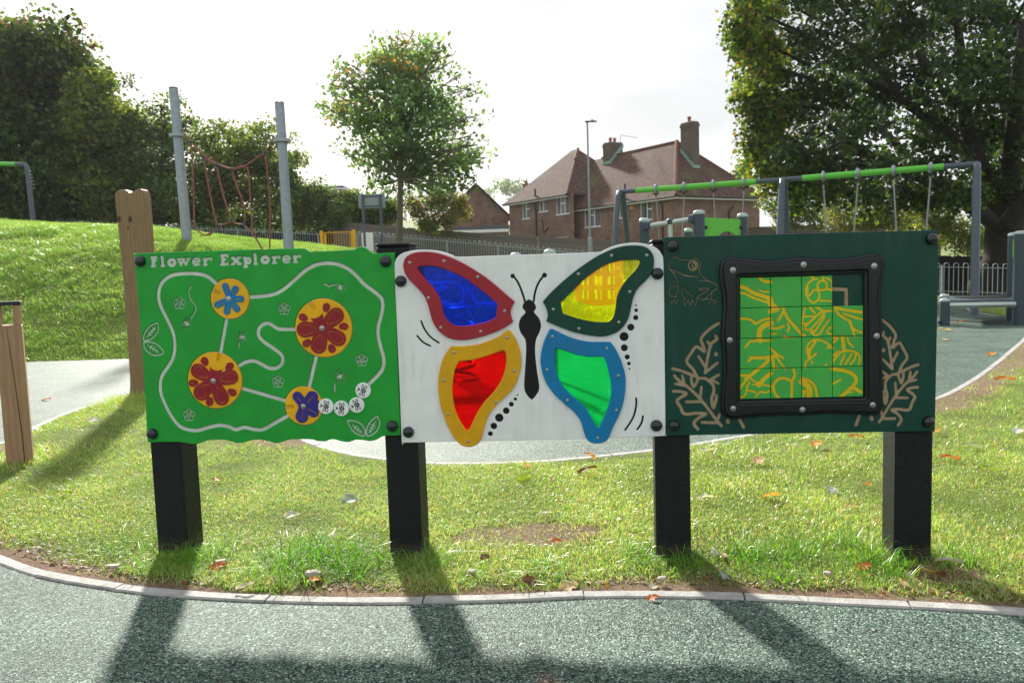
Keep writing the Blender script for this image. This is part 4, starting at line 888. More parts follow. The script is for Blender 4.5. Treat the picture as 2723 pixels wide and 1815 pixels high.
# kerbs: each concrete edging a part of its kerb
def kerb_run(name, P, L, w=0.062, joints=None, side=1, lim=lambda p: True):
    root = empty(name, (0, 0, 0)); tag(root, kind='structure')
    P = [np.array(p) for p in P]; acc = [0.0]
    for i in range(1, len(P)): acc.append(acc[-1] + float(np.linalg.norm(P[i] - P[i - 1])))
    def pt(s_):
        i = int(np.searchsorted(acc, s_)) ; i = min(max(i, 1), len(P) - 1); f = (s_ - acc[i - 1]) / (acc[i] - acc[i - 1] + 1e-9); d = P[i] - P[i - 1]; d = d / np.linalg.norm(d); return P[i - 1] * (1 - f) + P[i] * f, np.array([-d[1], d[0]])
    if joints is not None:
        js = []
        for q in joints: js.append(acc[int(np.argmin([np.linalg.norm(p - np.array(q)) for p in P]))])
        js = sorted(js); a = js[0]
        while a > L: a -= L; js.insert(0, a)
        a = js[-1]
        while a < acc[-1] - L: a += L; js.append(a)
    else: js = list(np.arange(0, acc[-1], L))
    for k in range(len(js) - 1):
        if not lim(pt((js[k] + js[k + 1]) / 2)[0]): continue
        gap = 0.003 + 0.002 * random.random(); n = 5; b = MB(); rows = []; dz = random.uniform(-.002, .002); off = random.uniform(-.003, .003)
        for i in range(n + 1):
            p, nn = pt(js[k] + gap + (js[k + 1] - js[k] - 2 * gap) * i / n); nn = nn * side
            ring = []
            for o_, z_ in ((0, -.05), (0, .008), (.006, .0135), (w - .006, .0135), (w, .008), (w, -.05)):
                q = p + nn * (o_ + off); ring.append(len(b.V)); b.V.append((q[0], q[1], z_ + dz))
            rows.append(ring)
        for i in range(n):
            for j in range(5): b.F.append((rows[i][j], rows[i + 1][j], rows[i + 1][j + 1], rows[i][j + 1]))
        b.F.append(tuple(rows[0])); b.F.append(tuple(rows[-1][::-1])); b.build('kerb_stone', KERBM, root)
    return root
kerb_run('kerb', KN, 0.62, 0.062, [G2(128, 1523), G2(333, 1558), G2(723, 1587), G2(1130, 1591), G2(1550, 1577), G2(1976, 1581), G2(2412, 1603)], -1, lambda p: abs(p[0]) < 4.5)
kerb_run('kerb', KF, 0.62, 0.065, None, -1, lambda p: p[0] < 9.5)
kerb_run('kerb', [(14.0, 15.2)] and cat_rom([G2(2710, 843), G2(2640, 837), G2(2600, 830), G2(2580, 821), G2(2592, 814), G2(2640, 811)], 5, False), 0.62, 0.09)

# ------------------------------------------------------------------ grass (nobody could count it)
def blades(name, x, y, z, h, w, col, lean=0.5, seg=2, m=None):
    n = len(x); th = RNG.uniform(0, 2 * math.pi, n); ln = h * RNG.uniform(0.15, 1.0, n) * lean * 2; dx, dy = np.cos(th), np.sin(th)
    wa = RNG.uniform(0, 2 * math.pi, n); wx, wy = np.cos(wa) * w / 2, np.sin(wa) * w / 2
    P0 = np.stack([x, y, z], 1)
    if seg == 2:
        Pm = P0 + np.stack([dx * ln * .35, dy * ln * .35, h * .62], 1); Pt = P0 + np.stack([dx * ln, dy * ln, h * (1 - .35 * np.clip(ln / h, 0, 1))], 1)
        Wv = np.stack([wx, wy, 0 * wx], 1)
        V = np.stack([P0 - Wv, P0 + Wv, Pm + Wv * .8, Pm - Wv * .8, Pt], 1).reshape(-1, 3); k = np.arange(n)[:, None] * 5
        F = np.concatenate([k + np.array([[0, 1, 2]]), k + np.array([[0, 2, 3]]), k + np.array([[3, 2, 4]])]); nv = 5
    else:
        Wv = np.stack([wx, wy, 0 * wx], 1); Pt = P0 + np.stack([dx * ln, dy * ln, h * (1 - .35 * np.clip(ln / h, 0, 1))], 1)
        V = np.stack([P0 - Wv, P0 + Wv, Pt], 1).reshape(-1, 3); F = np.arange(3 * n).reshape(-1, 3); nv = 3
    return mk(name, V, F, m or GRASSM, col=np.repeat(col, nv, axis=0))
def gcol(n, dry=0.25, bright=1.0, patch=None):
    base = np.array([0.205, 0.375, 0.075]); yel = np.array([0.36, 0.46, 0.145]); dk = np.array([0.075, 0.20, 0.025]); straw = np.array([0.48, 0.39, 0.19])
    t = RNG.random(n)[:, None]; c = base * (1 - t) + yel * t
    d = (RNG.random(n) < .35)[:, None]; c = np.where(d, dk * .5 + c * .5, c)
    s_ = (RNG.random(n) < dry)[:, None]; c = np.where(s_, straw * RNG.uniform(.6, 1.2, (n, 1)), c)
    if patch is not None: c = c * (1 + .4 * patch[:, None] * np.array([1, .8, 1])) 
    return np.clip(c * bright, 0.005, 1)
def scatter(n, x0, x1, y0, y1, dens):
    x = RNG.uniform(x0, x1, n); y = RNG.uniform(y0, y1, n); k = RNG.random(n) < dens(x, y); return x[k], y[k]
def in_view(x, y, mg=0.3): return (np.abs(x + .03 * y) < 0.66 * y + mg) & (y > 2.2)
TUFTS = [(-1.5, 3.55, .22, 1.0), (-1.68, 3.45, .12, .8), (-.95, 3.48, .34, 1.0), (-.75, 3.4, .25, .8), (-.38, 3.45, .13, .8), (-.6, 3.45, .12, .7), (.55, 3.4, .2, .7), (.68, 3.36, .15, .9), (1.05, 3.35, .22, .8), (1.25, 3.4, .18, .7), (1.52, 3.25, .22, 1.0), (1.45, 3.45, .15, .8), (1.85, 3.25, .2, .6), (.1, 3.3, .2, .35), (-.15, 3.25, .2, .3), (-4.05, 8.55, .5, 1.6), (-3.6, 5.6, .3, .5), (-1.9, 3.75, .2, .5), (0.0, 3.2, .25, .3), (1.05, 3.15, .2, .5)]
def tuft(x, y):
    t = np.zeros(len(x))
    for cx, cy, r, a in TUFTS: t = np.maximum(t, a * np.exp(-((x - cx) ** 2 + (y - cy) ** 2) / (r * r) * 1.6))
    return t
def dens_near(x, y):
    ok = inpoly(x, y, LAWN_POLY) & in_view(x, y); d = 1 - soil_mask(x, y) * .93; n = hnoise(x, y, 2.2, 11) * .22 + hnoise(x, y, 7, 12) * .22
    return ok * np.clip(d * (.62 + n + tuft(x, y)), 0.02, 1) * (np.minimum(dist_line(x, y, KN), dist_line(x, y, KF)) > .02)
def inposts(x, y):
    r = np.zeros(len(x), bool)
    for P in POSTS: r |= (np.abs(x - P.location.x) < .08) & (np.abs(y - P.location.y) < .08)
    return r
x, y = scatter(420000, -3.4, 3.2, 2.6, 5.2, dens_near); k = ~inposts(x, y); x, y = x[k], y[k]
tf = tuft(x, y); pn = hnoise(x, y, 2.6, 13); h = (0.016 + 0.022 * RNG.random(len(x)) ** 1.5) * (1 + .45 * pn) + tf * RNG.uniform(.25, 1, len(x)) * 0.03
c = gcol(len(x), .26, 1, pn); tt = np.clip(tf, 0, 1)[:, None] * .55; c = c * (1 - tt) + np.array([0.11, 0.31, 0.018]) * tt * RNG.uniform(.7, 1.5, (len(x), 1))
tag(blades('lawn_grass', x, y, lawn_z(x, y) - .004, h, 0.0022 + .0018 * RNG.random(len(x)), c, .8), 'short sunlit lawn grass with taller tufts around the black posts', 'grass', kind='stuff')
x, y = scatter(520000, -3.4, 3.2, 2.6, 5.2, lambda x, y: np.clip(tuft(x, y) - .12, 0, 1) * .12 * inpoly(x, y, LAWN_POLY)); k = ~inposts(x, y); x, y = x[k], y[k]; tf = np.clip(tuft(x, y), 0, 1)
c = np.array([0.075, 0.225, 0.012]) * RNG.uniform(.5, 1.8, (len(x), 1)) * np.array([1, 1, 1]) + np.array([.10, .06, 0]) * (RNG.random((len(x), 1)) < .25)
tag(blades('grass_tufts', x, y, lawn_z(x, y) - .004, (.05 + .12 * RNG.random(len(x))) * (.4 + .6 * tf), 0.0032 + .002 * RNG.random(len(x)), c, 1.1), 'tall dark green grass tufts around the feet of the black posts', 'grass', kind='stuff')
def dens_mid(x, y): return dens_near(x, y)
x, y = scatter(420000, -5.2, 9, 4.9, 12.5, dens_mid); pn = hnoise(x, y, 2.2, 14)
h = (0.025 + 0.028 * RNG.random(len(x))) * (1 + .4 * pn) + tuft(x, y) * .07
tag(blades('lawn_grass', x, y, lawn_z(x, y) - .004, h, 0.005 + .003 * RNG.random(len(x)), gcol(len(x), .2, 1.0, pn), .8, 1), 'short bright lawn grass behind the play panels up to the path', 'grass', kind='stuff')
def dens_mound(x, y): return in_view(x, y, 1.0) * (x < 5) * np.clip(.75 + .3 * hnoise(x, y, 1.6, 15), .1, 1)
x, y = scatter(640000, -17, 2, 13.42, 24, dens_mound)
pn = hnoise(x, y, 1.1, 16) * .25 + hnoise(x, y * 1.5, 2.7, 17) * .45 + hnoise(x, y * 1.5, 6.5, 18) * .35
h = (0.05 + 0.07 * RNG.random(len(x))) * (1 + .8 * pn)
cc = gcol(len(x), .10, .95, -pn * 1.2) * np.array([.92, 1, 1])
tag(blades('mound_grass', x, y, gz(x, y) - .03, np.clip(h, .02, .3), 0.014 + .012 * RNG.random(len(x)), cc, .75, 1), 'tussocky bright green grass on the mound at the left', 'grass', kind='stuff')
x, y = scatter(14000, 9, 15, 15.2, 21, lambda x, y: inpoly(x, y, np.array(iv)) * 1.0)
tag(blades('island_grass', x, y, 0 * x + .015, .05 + .03 * RNG.random(len(x)), 0.012 + 0 * x, gcol(len(x), .2), .7, 1), 'small patch of grass beyond the low grey platform', 'grass', kind='stuff')

# ------------------------------------------------------------------ leaf litter
def leaf_mesh(name, kind, L, c1, c2):
    """curled broad leaf with a raised midrib"""
    V = []; F = []; n = 9; cols = []
    for i in range(n + 1):
        t = i / n
        wv = {'ovate': math.sin(math.pi * t ** .8) * .34, 'lobed': (math.sin(math.pi * t ** .9) * .36) * (1 + .35 * math.sin(t * 19)), 'narrow': math.sin(math.pi * t) * .17}[kind] * L + .001
        z0 = .10 * L * math.sin(math.pi * t); x = (t - .5) * L
        for s_ in (-1, -.5, 0, .5, 1):
            V.append((x - abs(s_) * .06 * L, s_ * wv, z0 * (1 - s_ * s_ * .2) + abs(s_) ** 1.5 * .16 * L * (0.6 + .4 * math.sin(5 * t + 2 * s_)) - (.02 * L if s_ == 0 else 0)))
            f = RNG.random(); cols.append(np.array(c1) * (1 - f) + np.array(c2) * f if s_ else np.array(c2) * 1.1)
    for i in range(n):
        for j in range(4): a = i * 5 + j; F.append((a, a + 5, a + 6, a + 1))
    m0 = len(V)
    for q in ((-.5 * L, 0, 0), (-.78 * L, .03 * L, .02 * L), (-.78 * L, .05 * L, .02 * L), (-.5 * L, .02 * L, 0)): V.append(q); cols.append(np.array(c2))
    F.append((m0, m0 + 1, m0 + 2, m0 + 3))
    o = mk(name, V, F, DRY, col=np.array(cols), smooth=True); me = o.data; bpy.data.objects.remove(o); return me
ORG = ((.62, .22, .03), (.80, .42, .10)); BRN = ((.10, .045, .025), (.20, .10, .06)); PAL = ((.52, .50, .42), (.66, .63, .54)); GRN = ((.20, .33, .03), (.34, .42, .05)); GRY = ((.30, .34, .30), (.42, .46, .42)); TAN_ = ((.55, .36, .19), (.7, .5, .3)); RED_ = ((.42, .10, .025), (.58, .19, .05))
LK = {}
def fallen(px, py, L, kind, colr, label, group=None, z=0.028, rz=None, tilt=None, surf=None):
    p = gnd(px, py, surf if surf is not None else z - .01)
    key = (kind, colr, round(L, 3))
    if key not in LK: LK[key] = leaf_mesh('fallen_leaf', kind, L, *colr)
    o = link('fallen_leaf', LK[key]); o.location = (p[0], p[1], z if surf is None else surf)
    o.rotation_euler = (random.uniform(-.25, .35) if tilt is None else tilt, random.uniform(-.25, .25), random.uniform(0, 6.28) if rz is None else rz)
    tag(o, label, 'leaf', group or 'fallen leaves'); return o
FALL = [(1397, 1241, .10, 'ovate', ORG, 'upright orange leaf on the lawn below the yellow butterfly wing', .05, 1.6, 1.0), (1396, 1277, .11, 'ovate', GRN, 'yellow green round leaf on the grass below the butterfly panel', .055, .3, 1.1),
 (1564, 1254, .17, 'narrow', BRN, 'dark brown curled leaf on grass left of the third black post', .06, .2, .3), (1566, 1216, .12, 'lobed', ORG, 'orange leaf at the path edge below the blue butterfly wing', .03, 2.2, .5),
 (2018, 1229, .12, 'lobed', TAN_, 'largest tan orange leaf on grass below the puzzle panel', .05, .6, .4), (2173, 1184, .12, 'ovate', ORG, 'orange leaf near the path edge under the dark green panel', .05, .4, .3), (2279, 1165, .13, 'narrow', RED_, 'rust red leaf under the right end of the dark green panel', .04, .1, .3),
 (2047, 1324, .11, 'lobed', ORG, 'crumpled orange leaf midway across the lawn between the two right posts', .05, 2.8, .5), (2208, 1308, .11, 'ovate', GRY, 'grey green round leaf lying flat on the lawn between the right posts', .05, 1.0, .5), (1873, 1329, .11, 'narrow', PAL, 'pale leaf on the lawn just right of the third black post', .045, 2.7, .2),
 (2310, 1292, .06, 'ovate', ORG, 'small orange leaf left of the rightmost black post', .05, .3, .6), (2263, 1353, .09, 'narrow', TAN_, 'pinkish tan leaf lower left of the rightmost black post', .05, .1, .3), (1883, 1203, .13, 'narrow', PAL, 'whitish long leaf at the path edge right of the third black post', .03, .2, .2),
 (2525, 1222, .13, 'narrow', RED_, 'rust orange leaf on the lawn right of the rightmost post', .05, 2.9, .3), (2582, 1190, .15, 'narrow', GRY, 'pale green long leaf on the lawn at the right edge', .05, 2.5, .4), (2625, 1253, .16, 'narrow', GRN, 'green yellow long leaf lying low on the right lawn', .05, 2.9, .2), (2712, 1150, .16, 'ovate', PAL, 'pale tan leaf at the right edge of the lawn', .05, .2, .3),
 (2487, 1149, .12, 'ovate', ORG, 'golden leaf just right of the dark green panel corner', .04, .3, .4), (1453, 1370, .10, 'narrow', PAL, 'small pale leaf beside the bare soil patch', .05, .6, .3), (935, 1335, .14, 'ovate', GRY, 'dark curled leaf on grass left of the second black post', .05, .4, .6), (779, 1376, .10, 'ovate', PAL, 'white leaf on the lawn between the two left posts', .055, .1, .5),
 (165, 1316, .12, 'narrow', GRN, 'yellow green leaf on the lawn left of the leftmost black post', .04, .5, .4), (578, 1280, .07, 'lobed', RED_, 'small red brown leaf right of the leftmost black post', .05, 1, .4), (583, 1512, .09, 'lobed', RED_, 'rusty curled leaf in the tufts right of the leftmost black post', .05, .4, .5), (840, 1547, .06, 'lobed', ORG, 'small orange leaf below the grey stone by the kerb', .03, .2, .4),
 (1482, 1444, .06, 'lobed', RED_, 'tiny red leaf on the edge of the bare soil patch', .03, .2, .5), (1893, 1470, .09, 'ovate', PAL, 'upright whitish leaf in the grass right of the third post', .06, 1.2, 1.2), (1920, 1480, .07, 'ovate', TAN_, 'tan curled leaf beside the upright whitish leaf', .05, 1.4, .8), (1920, 1535, .08, 'lobed', GRY, 'grey crumpled leaf near the kerb right of the third post', .04, 1.3, .8),
 (2300, 1512, .08, 'lobed', RED_, 'red brown leaf in the tall tuft left of the rightmost post', .04, .2, .4), (2370, 1497, .05, 'ovate', PAL, 'small whitish leaf at the foot of the rightmost post', .04, .3, .8), (2467, 1530, .13, 'lobed', BRN, 'large brown crumpled leaf by the foot of the rightmost post', .04, 2.6, .6), (2520, 1500, .12, 'narrow', PAL, 'curled straw leaf right of the foot of the rightmost post', .04, 2.4, .4),
 (2395, 1556, .09, 'lobed', TAN_, 'tan crumpled leaf near the kerb below the rightmost post', .03, 1.1, .8), (1515, 1567, .10, 'lobed', TAN_, 'pale brown leaf at the kerb below the butterfly panel', .02, .3, .5), (1612, 1563, .06, 'lobed', ORG, 'small bright orange leaf at the kerb left of the third post', .03, 1.4, 1.0), (1410, 1550, .08, 'lobed', BRN, 'dark brown crumpled leaf in the soil below the butterfly', .03, .4, .8),
 (1740, 1567, .05, 'ovate', PAL, 'tiny pale leaf on the soil under the third post', .03, .4, .4), (1738, 1596, .06, 'lobed', RED_, 'small rust leaf lying on the rubber just below the kerb', .012, .2, .3), (655, 1565, .09, 'narrow', PAL, 'pale leaf resting against the kerb between the left posts', .025, .3, .5),
 (1290, 1488, .06, 'lobed', BRN, 'small brown leaf right of the second post', .04, .4, .8), (120, 956, .30, 'narrow', ORG, 'long orange leaf on the far path edge by the mound', .02, .1, .2), (292, 950, .22, 'ovate', ORG, 'bright orange leaf at the foot of the mound', .03, .2, .3), (125, 1065, .12, 'narrow', RED_, 'thin rust leaf lying on the grey path at the left', .012, .2, .1), (252, 1122, .16, 'ovate', PAL, 'pale leaf on the grass behind the flower panel', .04, .2, .4),
 (2515, 880, .30, 'narrow', TAN_, 'tan leaf on the rubber just below the low grey platform post', .012, .1, .2), (2510, 905, .20, 'ovate', TAN_, 'curled tan leaf on the green rubber beside the dark panel', .012, .7, .4), (2637, 944, .20, 'ovate', ORG, 'orange tan leaf in the middle of the right rubber path', .012, .4, .4), (2670, 1012, .24, 'narrow', RED_, 'brown leaf on the bare soil by the right kerb', .03, 2.7, .2), (2555, 856, .2, 'narrow', RED_, 'dark red leaf in the shadow under the platform', .012, .1, .1)]
for q in FALL:
    px, py, L, kd, cl, lb, z_, rz_, ti = q
    pp = gnd(px, py, .03); on = bool(inpoly(np.array([pp[0]]), np.array([pp[1]]), LAWN_POLY)[0])
    zz = float(lawn_z(np.array([pp[0]]), np.array([pp[1]]))[0]) + .014 + L * .12 if on else .012
    fallen(px, py, L * (.85 if L < .15 else .75), kd, cl, lb, None, zz, rz_, ti * .8)
# tiny crumbs of leaf and twig along the kerb: stuff
n = 2600; s_ = RNG.uniform(-3, 2.6, n); ky = np.interp(s_, [p[0] for p in KN], [p[1] for p in KN]); x = s_; y = ky + 0.055 + np.abs(RNG.normal(0, .10, n)); k = inpoly(x, y, LAWN_POLY); x, y = x[k], y[k]
th = RNG.uniform(0, 6.28, len(x)); L = RNG.uniform(.004, .018, len(x)); w = L * RNG.uniform(.2, .6, len(x)); P = np.stack([x, y, lawn_z(x, y) + .003 + .006 * RNG.random(len(x))], 1)
A = np.stack([np.cos(th) * L, np.sin(th) * L, RNG.uniform(-.4, .6, len(x)) * L], 1); B = np.stack([-np.sin(th) * w, np.cos(th) * w, RNG.uniform(-.4, .4, len(x)) * w], 1)
V = np.stack([P - A, P - B, P + A, P + B], 1).reshape(-1, 3); F = np.arange(len(V)).reshape(-1, 4)
pal = np.array([(.14, .07, .04), (.30, .18, .10), (.42, .30, .2), (.5, .45, .36), (.35, .12, .04)]); c = pal[RNG.integers(0, 5, len(x))] * RNG.uniform(.6, 1.2, (len(x), 1))
tag(mk('leaf_litter', V, F, DRY, col=np.repeat(c, 4, axis=0)), 'crumbled dry leaf litter in the soil along the kerb', 'leaf litter', kind='stuff')
# stones
def stone(px, py, r, label, col=(.50, .44, .38)):
    p = gnd(px, py, .03); b = MB(); prof = [(r * .3, -r * .3), (r * .95, -.1 * r), (r, r * .15), (r * .8, r * .45), (r * .35, r * .6)]; b.lathe(prof, 9)
    V = np.array(b.V); V[:, 0] *= 1.25; V *= 1 + .22 * hnoise(V[:, 0] / r * 1.3 + px, V[:, 1] / r * 1.3 + V[:, 2] / r, 1, 3)[:, None]
    o = mk('stone', V, b.F, m_stone, None, (p[0], p[1], .035), (0, .1, random.random() * 3), smooth=False); tag(o, label, 'stone')
m_stone = mat('flint_stone', (.44, .38, .33), .7, noise=.4, nscale=30)
stone(835, 1530, .030, 'pale pinkish flint by the kerb between the left posts'); stone(587, 1497, .022, 'grey flint in the tufts right of the leftmost post'); stone(308, 1508, .020, 'brown pebble on the soil left of the leftmost post'); stone(1255, 1523, .018, 'small white flint near the kerb right of the second post')
stone(1760, 1541, .016, 'small pale flint in the soil below the third post'); stone(2200, 1527, .017, 'dark grey pebble near the kerb between the right posts')
# ------------------------------------------------------------------ timber posts
def extrude_outline(name, pts, th, m, parent, y0=0.0, bev=0.004):
    s_ = Sheet(min(p[0] for p in pts) - .03, max(p[0] for p in pts) + .03, min(p[1] for p in pts) - .03, max(p[1] for p in pts) + .03, .005)
    d = s_.poly(pts, True, 4); return s_, d
pw = gnd(372, 1060)
base = at(372, 1060, pw[1]); D0 = pw[1]
R = empty('timber_post', (pw[0], D0, 0), -0.12, 'tall pale timber post with a wavy notched top behind the green panel', 'post')
def lp(px, py): q = at(px, py, D0); return (q[0] - pw[0], q[2])
pts = [lp(357, 1075), lp(352, 1000), lp(342, 850), lp(330, 700), lp(320, 600), lp(313, 530), lp(312, 518), lp(318, 510), lp(330, 505), lp(343, 507), lp(352, 514), lp(362, 513), lp(372, 506), lp(382, 504), lp(390, 508), lp(396, 522), lp(400, 560), lp(403, 620), lp(410, 760), lp(418, 900), lp(424, 1040), lp(426, 1075)]
s_ = Sheet(-.6, .6, -.1, 2.6, .006); d = s_.poly(pts, True, 4)
s_.relief(d, 'plank', WOOD, R, -.06, .06, levels=[(0, .008), (-.008, 0)])
for kx, ky, r_ in ((356, 584, .030), (325, 583, .028), (350, 606, .012), (346, 754, .010)):
    c_ = lp(kx, ky); b = MB(); b.lathe([(r_, 0), (r_ * .8, .0015), (r_ * .6, .0005), (r_ * .3, .002), (.0005, .002)], 14, 'y'); o = b.build('knot', KNOT, R); o.location = (c_[0], -.0602, c_[1]); o.scale = (.8, 1, 1.2)
# near left post with a window and black cap
q0 = gnd(55, 1241); D1 = q0[1]
w = .165; R = empty('timber_post', (q0[0] - .5 * .083, D1 + .87 * .083, 0), 0.50, 'fresh oak post with a black cap and square window at the left edge', 'post')
H1 = at(20, 812, D1)[2]; zo1 = at(20, 865, D1)[2]; zo2 = at(20, 820, D1)[2]
b = MB(); b.box((0, 0, zo1 / 2), (w, w, zo1), bev=.006); b.build('shaft', WOOD2, R)
for sx in (-1, 1):
    for sy in (-1, 1):
        b = MB(); b.box((sx * (w / 2 - .0235), sy * (w / 2 - .0155), (zo1 + H1) / 2), (.046, .030, H1 - zo1), bev=.003); b.build('window_strut', WOOD2, R)
b = MB(); b.box((0, 0, H1 + .014), (w + .012, w + .012, .028), bev=.004); b.build('cap', DARKM, R)
cr_ = [(.03, 0.02), (.028, .25), (.018, .45), (.012, .62), (.0, .82), (-.012, zo1 - .01)]
b = MB(); b.tube([(x_, -w / 2 + .0005, z_) for x_, z_ in cr_], [.0035, .0032, .003, .0028, .0024, .0012], 5); b.build('crack', PIPEM, R)

# ------------------------------------------------------------------ net tower
Dn = 19.3
def netpole(pxb, pyb, pxt, pyt, D, lab):
    a = at(pxb, pyb, D); t = at(pxt, pyt, D); z0 = float(gz(a[0], D)); a[2] = z0 - .2
    R = empty('net_pole', (a[0], D, z0), 0, lab, 'pole', 'galvanised net poles'); o_ = np.array([a[0], D, z0])
    r0, r1 = .12, .11
    f = .72; mid = a + (t - a) * f
    b = MB(); b.tube([a - o_, mid - o_, t - o_], [r0 * 1.0, r1, r1 * .98], 20); b.build('tube', GALV, R, smooth=True)
    b = MB(); j = a + (t - a) * .80; b.tube([j - o_, j + (t - a) * .006 - o_], [r1 * 1.05, r1 * 1.05], 20); b.build('joint_ring', GALV, R)
    b = MB(); b.tube([t - o_, t + np.array([0, 0, .03]) - o_, t + np.array([0, 0, .045]) - o_], [r1 * 1.02, r1 * .9, r1 * .3], 20); b.build('pole_cap', GREYP, R)
    return R, a, t, o_
RA, a1_, t1_, oa = netpole(497, 622, 461, 236, 19.8, 'left leaning galvanised pole holding the rope net')
RB, a2_, t2_, ob = netpole(770, 685, 743, 275, 18.9, 'right galvanised pole holding the rope net')
for R_, a_, t_, o_, py in ((RA, a1_, t1_, oa, 345), (RB, a2_, t2_, ob, 367)):
    f = 0.71 if R_ is RA else 0.775; c_ = a_ + (t_ - a_) * f
    b = MB(); b.lathe([(.12, -.035), (.20, -.035), (.20, .035), (.12, .035)], 20, 'z', tuple(c_ - o_)); b.build('clamp_collar', FENCEM, R_)
NET = empty('rope_net', at(620, 600, Dn), 0, 'red rope climbing net sagging between the two galvanised poles', 'rope net')
NO = np.array(NET.location)
def N0(x, y): f = np.clip((x - 1100) / 600, 0, 1); return at(x / 2.3056, y / 2.3056, 19.8 - .9 * f) - NO
ROPES = [([(1105, 795), (1135, 825), (1172, 870), (1250, 955), (1330, 1005), (1425, 1035), (1510, 1012), (1580, 965), (1625, 935), (1670, 870), (1695, 845)], .026),
 ([(1172, 870), (1180, 1000), (1187, 1200), (1192, 1360), (1215, 1415), (1262, 1440), (1300, 1430), (1330, 1378)], .022), ([(1250, 970), (1262, 1050), (1290, 1200), (1318, 1330), (1330, 1378)], .022),
 ([(1250, 970), (1300, 1000), (1328, 1020), (1340, 1080), (1370, 1200), (1400, 1290), (1420, 1340)], .022), ([(1425, 1040), (1432, 1080), (1460, 1160), (1492, 1250), (1503, 1330), (1492, 1370)], .022),
 ([(1425, 1040), (1470, 1022), (1510, 1025), (1525, 1060), (1533, 1180), (1540, 1300), (1550, 1420)], .022), ([(1628, 935), (1640, 1080), (1655, 1250), (1655, 1400), (1652, 1560)], .022),
 ([(1330, 1378), (1380, 1375), (1420, 1350), (1450, 1372), (1490, 1378), (1535, 1420), (1575, 1470), (1620, 1550)], .026), ([(1262, 1440), (1225, 1445)], .015), ([(1330, 1378), (1310, 1415), (1270, 1438)], .022)]
for pts, r_ in ROPES:
    P = cat_rom([N0(*p) for p in pts], 4, False) if len(pts) > 2 else [N0(*p) for p in pts]
    b = MB(); b.tube(P, r_ * .85, 7); b.build('rope', ROPE, NET, smooth=True)
for p in ((1172, 870), (1250, 962), (1330, 1010), (1425, 1038), (1625, 935), (1330, 1378), (1420, 1345), (1492, 1374)):
    b = MB(); c_ = N0(*p); b.lathe([(.02, -.05), (.045, -.03), (.045, .03), (.02, .05)], 8, 'z', tuple(c_)); b.build('rope_clamp', GREYP, NET)

# ------------------------------------------------------------------ street furniture
R = empty('lamp_post', (0, 0, 0), 0, 'tall grey street lamp standing in front of the brick house', 'street lamp')
D = 36.; pb = at(1569, 640, D); zb = float(gz(pb[0], D)); R.location = (pb[0], D, zb); ztop = at(1563.5, 326, D)[2] - zb
b = MB(); b.tube([(0, 0, 0), (0, 0, 1.7)], .10, 14); b.tube([(0, 0, 1.7), (0, 0, 1.8)], [.10, .055], 14); b.build('base', GALV, R, smooth=True)
b = MB(); b.tube([(0, 0, 1.78), (0, 0, ztop * .6), (0, 0, ztop)], [.055, .045, .036], 12); b.build('column', GALV, R, smooth=True)
b = MB(); b.box((.16, 0, ztop + .04), (.52, .16, .05), bev=.02); b.tube([(-.08, 0, ztop + .02), (.02, 0, ztop + .05)], .045, 8); b.build('lamp_head', GREYP, R)
b = MB(); b.lathe([(.03, 0), (.03, .05), (.012, .06)], 8, 'z', (.22, 0, ztop + .065)); b.tube([(.12, 0, ztop + .06), (.22, 0, ztop + .13), (.34, 0, ztop + .06)], .008, 5); b.build('sensor', GREYP, R)
# sign seen from behind
D = 26.5; c1, c2 = at(972, 680, D), at(1018, 680, D); zt = at(990, 515, D)[2]; zbm = at(990, 553, D)[2]; z0 = float(gz((c1[0] + c2[0]) / 2, D))
R = empty('notice_board', ((c1[0] + c2[0]) / 2, D, z0), 0.06, 'blank grey back of a notice board on two posts beside the young tree', 'sign board'); hw = (c2[0] - c1[0]) / 2
for s2 in (-1, 1): b = MB(); b.tube([(s2 * hw, 0, -.1), (s2 * hw, 0, zt - z0 - .02)], .043, 10); b.build('leg', GREYP2, R, smooth=True)
b = MB(); b.box((0, .06, (zt + zbm) / 2 - z0), (hw * 2 + .30, .02, zt - zbm), bev=.004); b.build('board', SIGNM, R)
b = MB(); b.box((0, .045, zbm - z0 + .06), (hw * 2 + .1, .03, .05)); b.box((0, .045, zt - z0 - .08), (hw * 2 + .1, .03, .05)); b.build('channel', GREYP2, R)

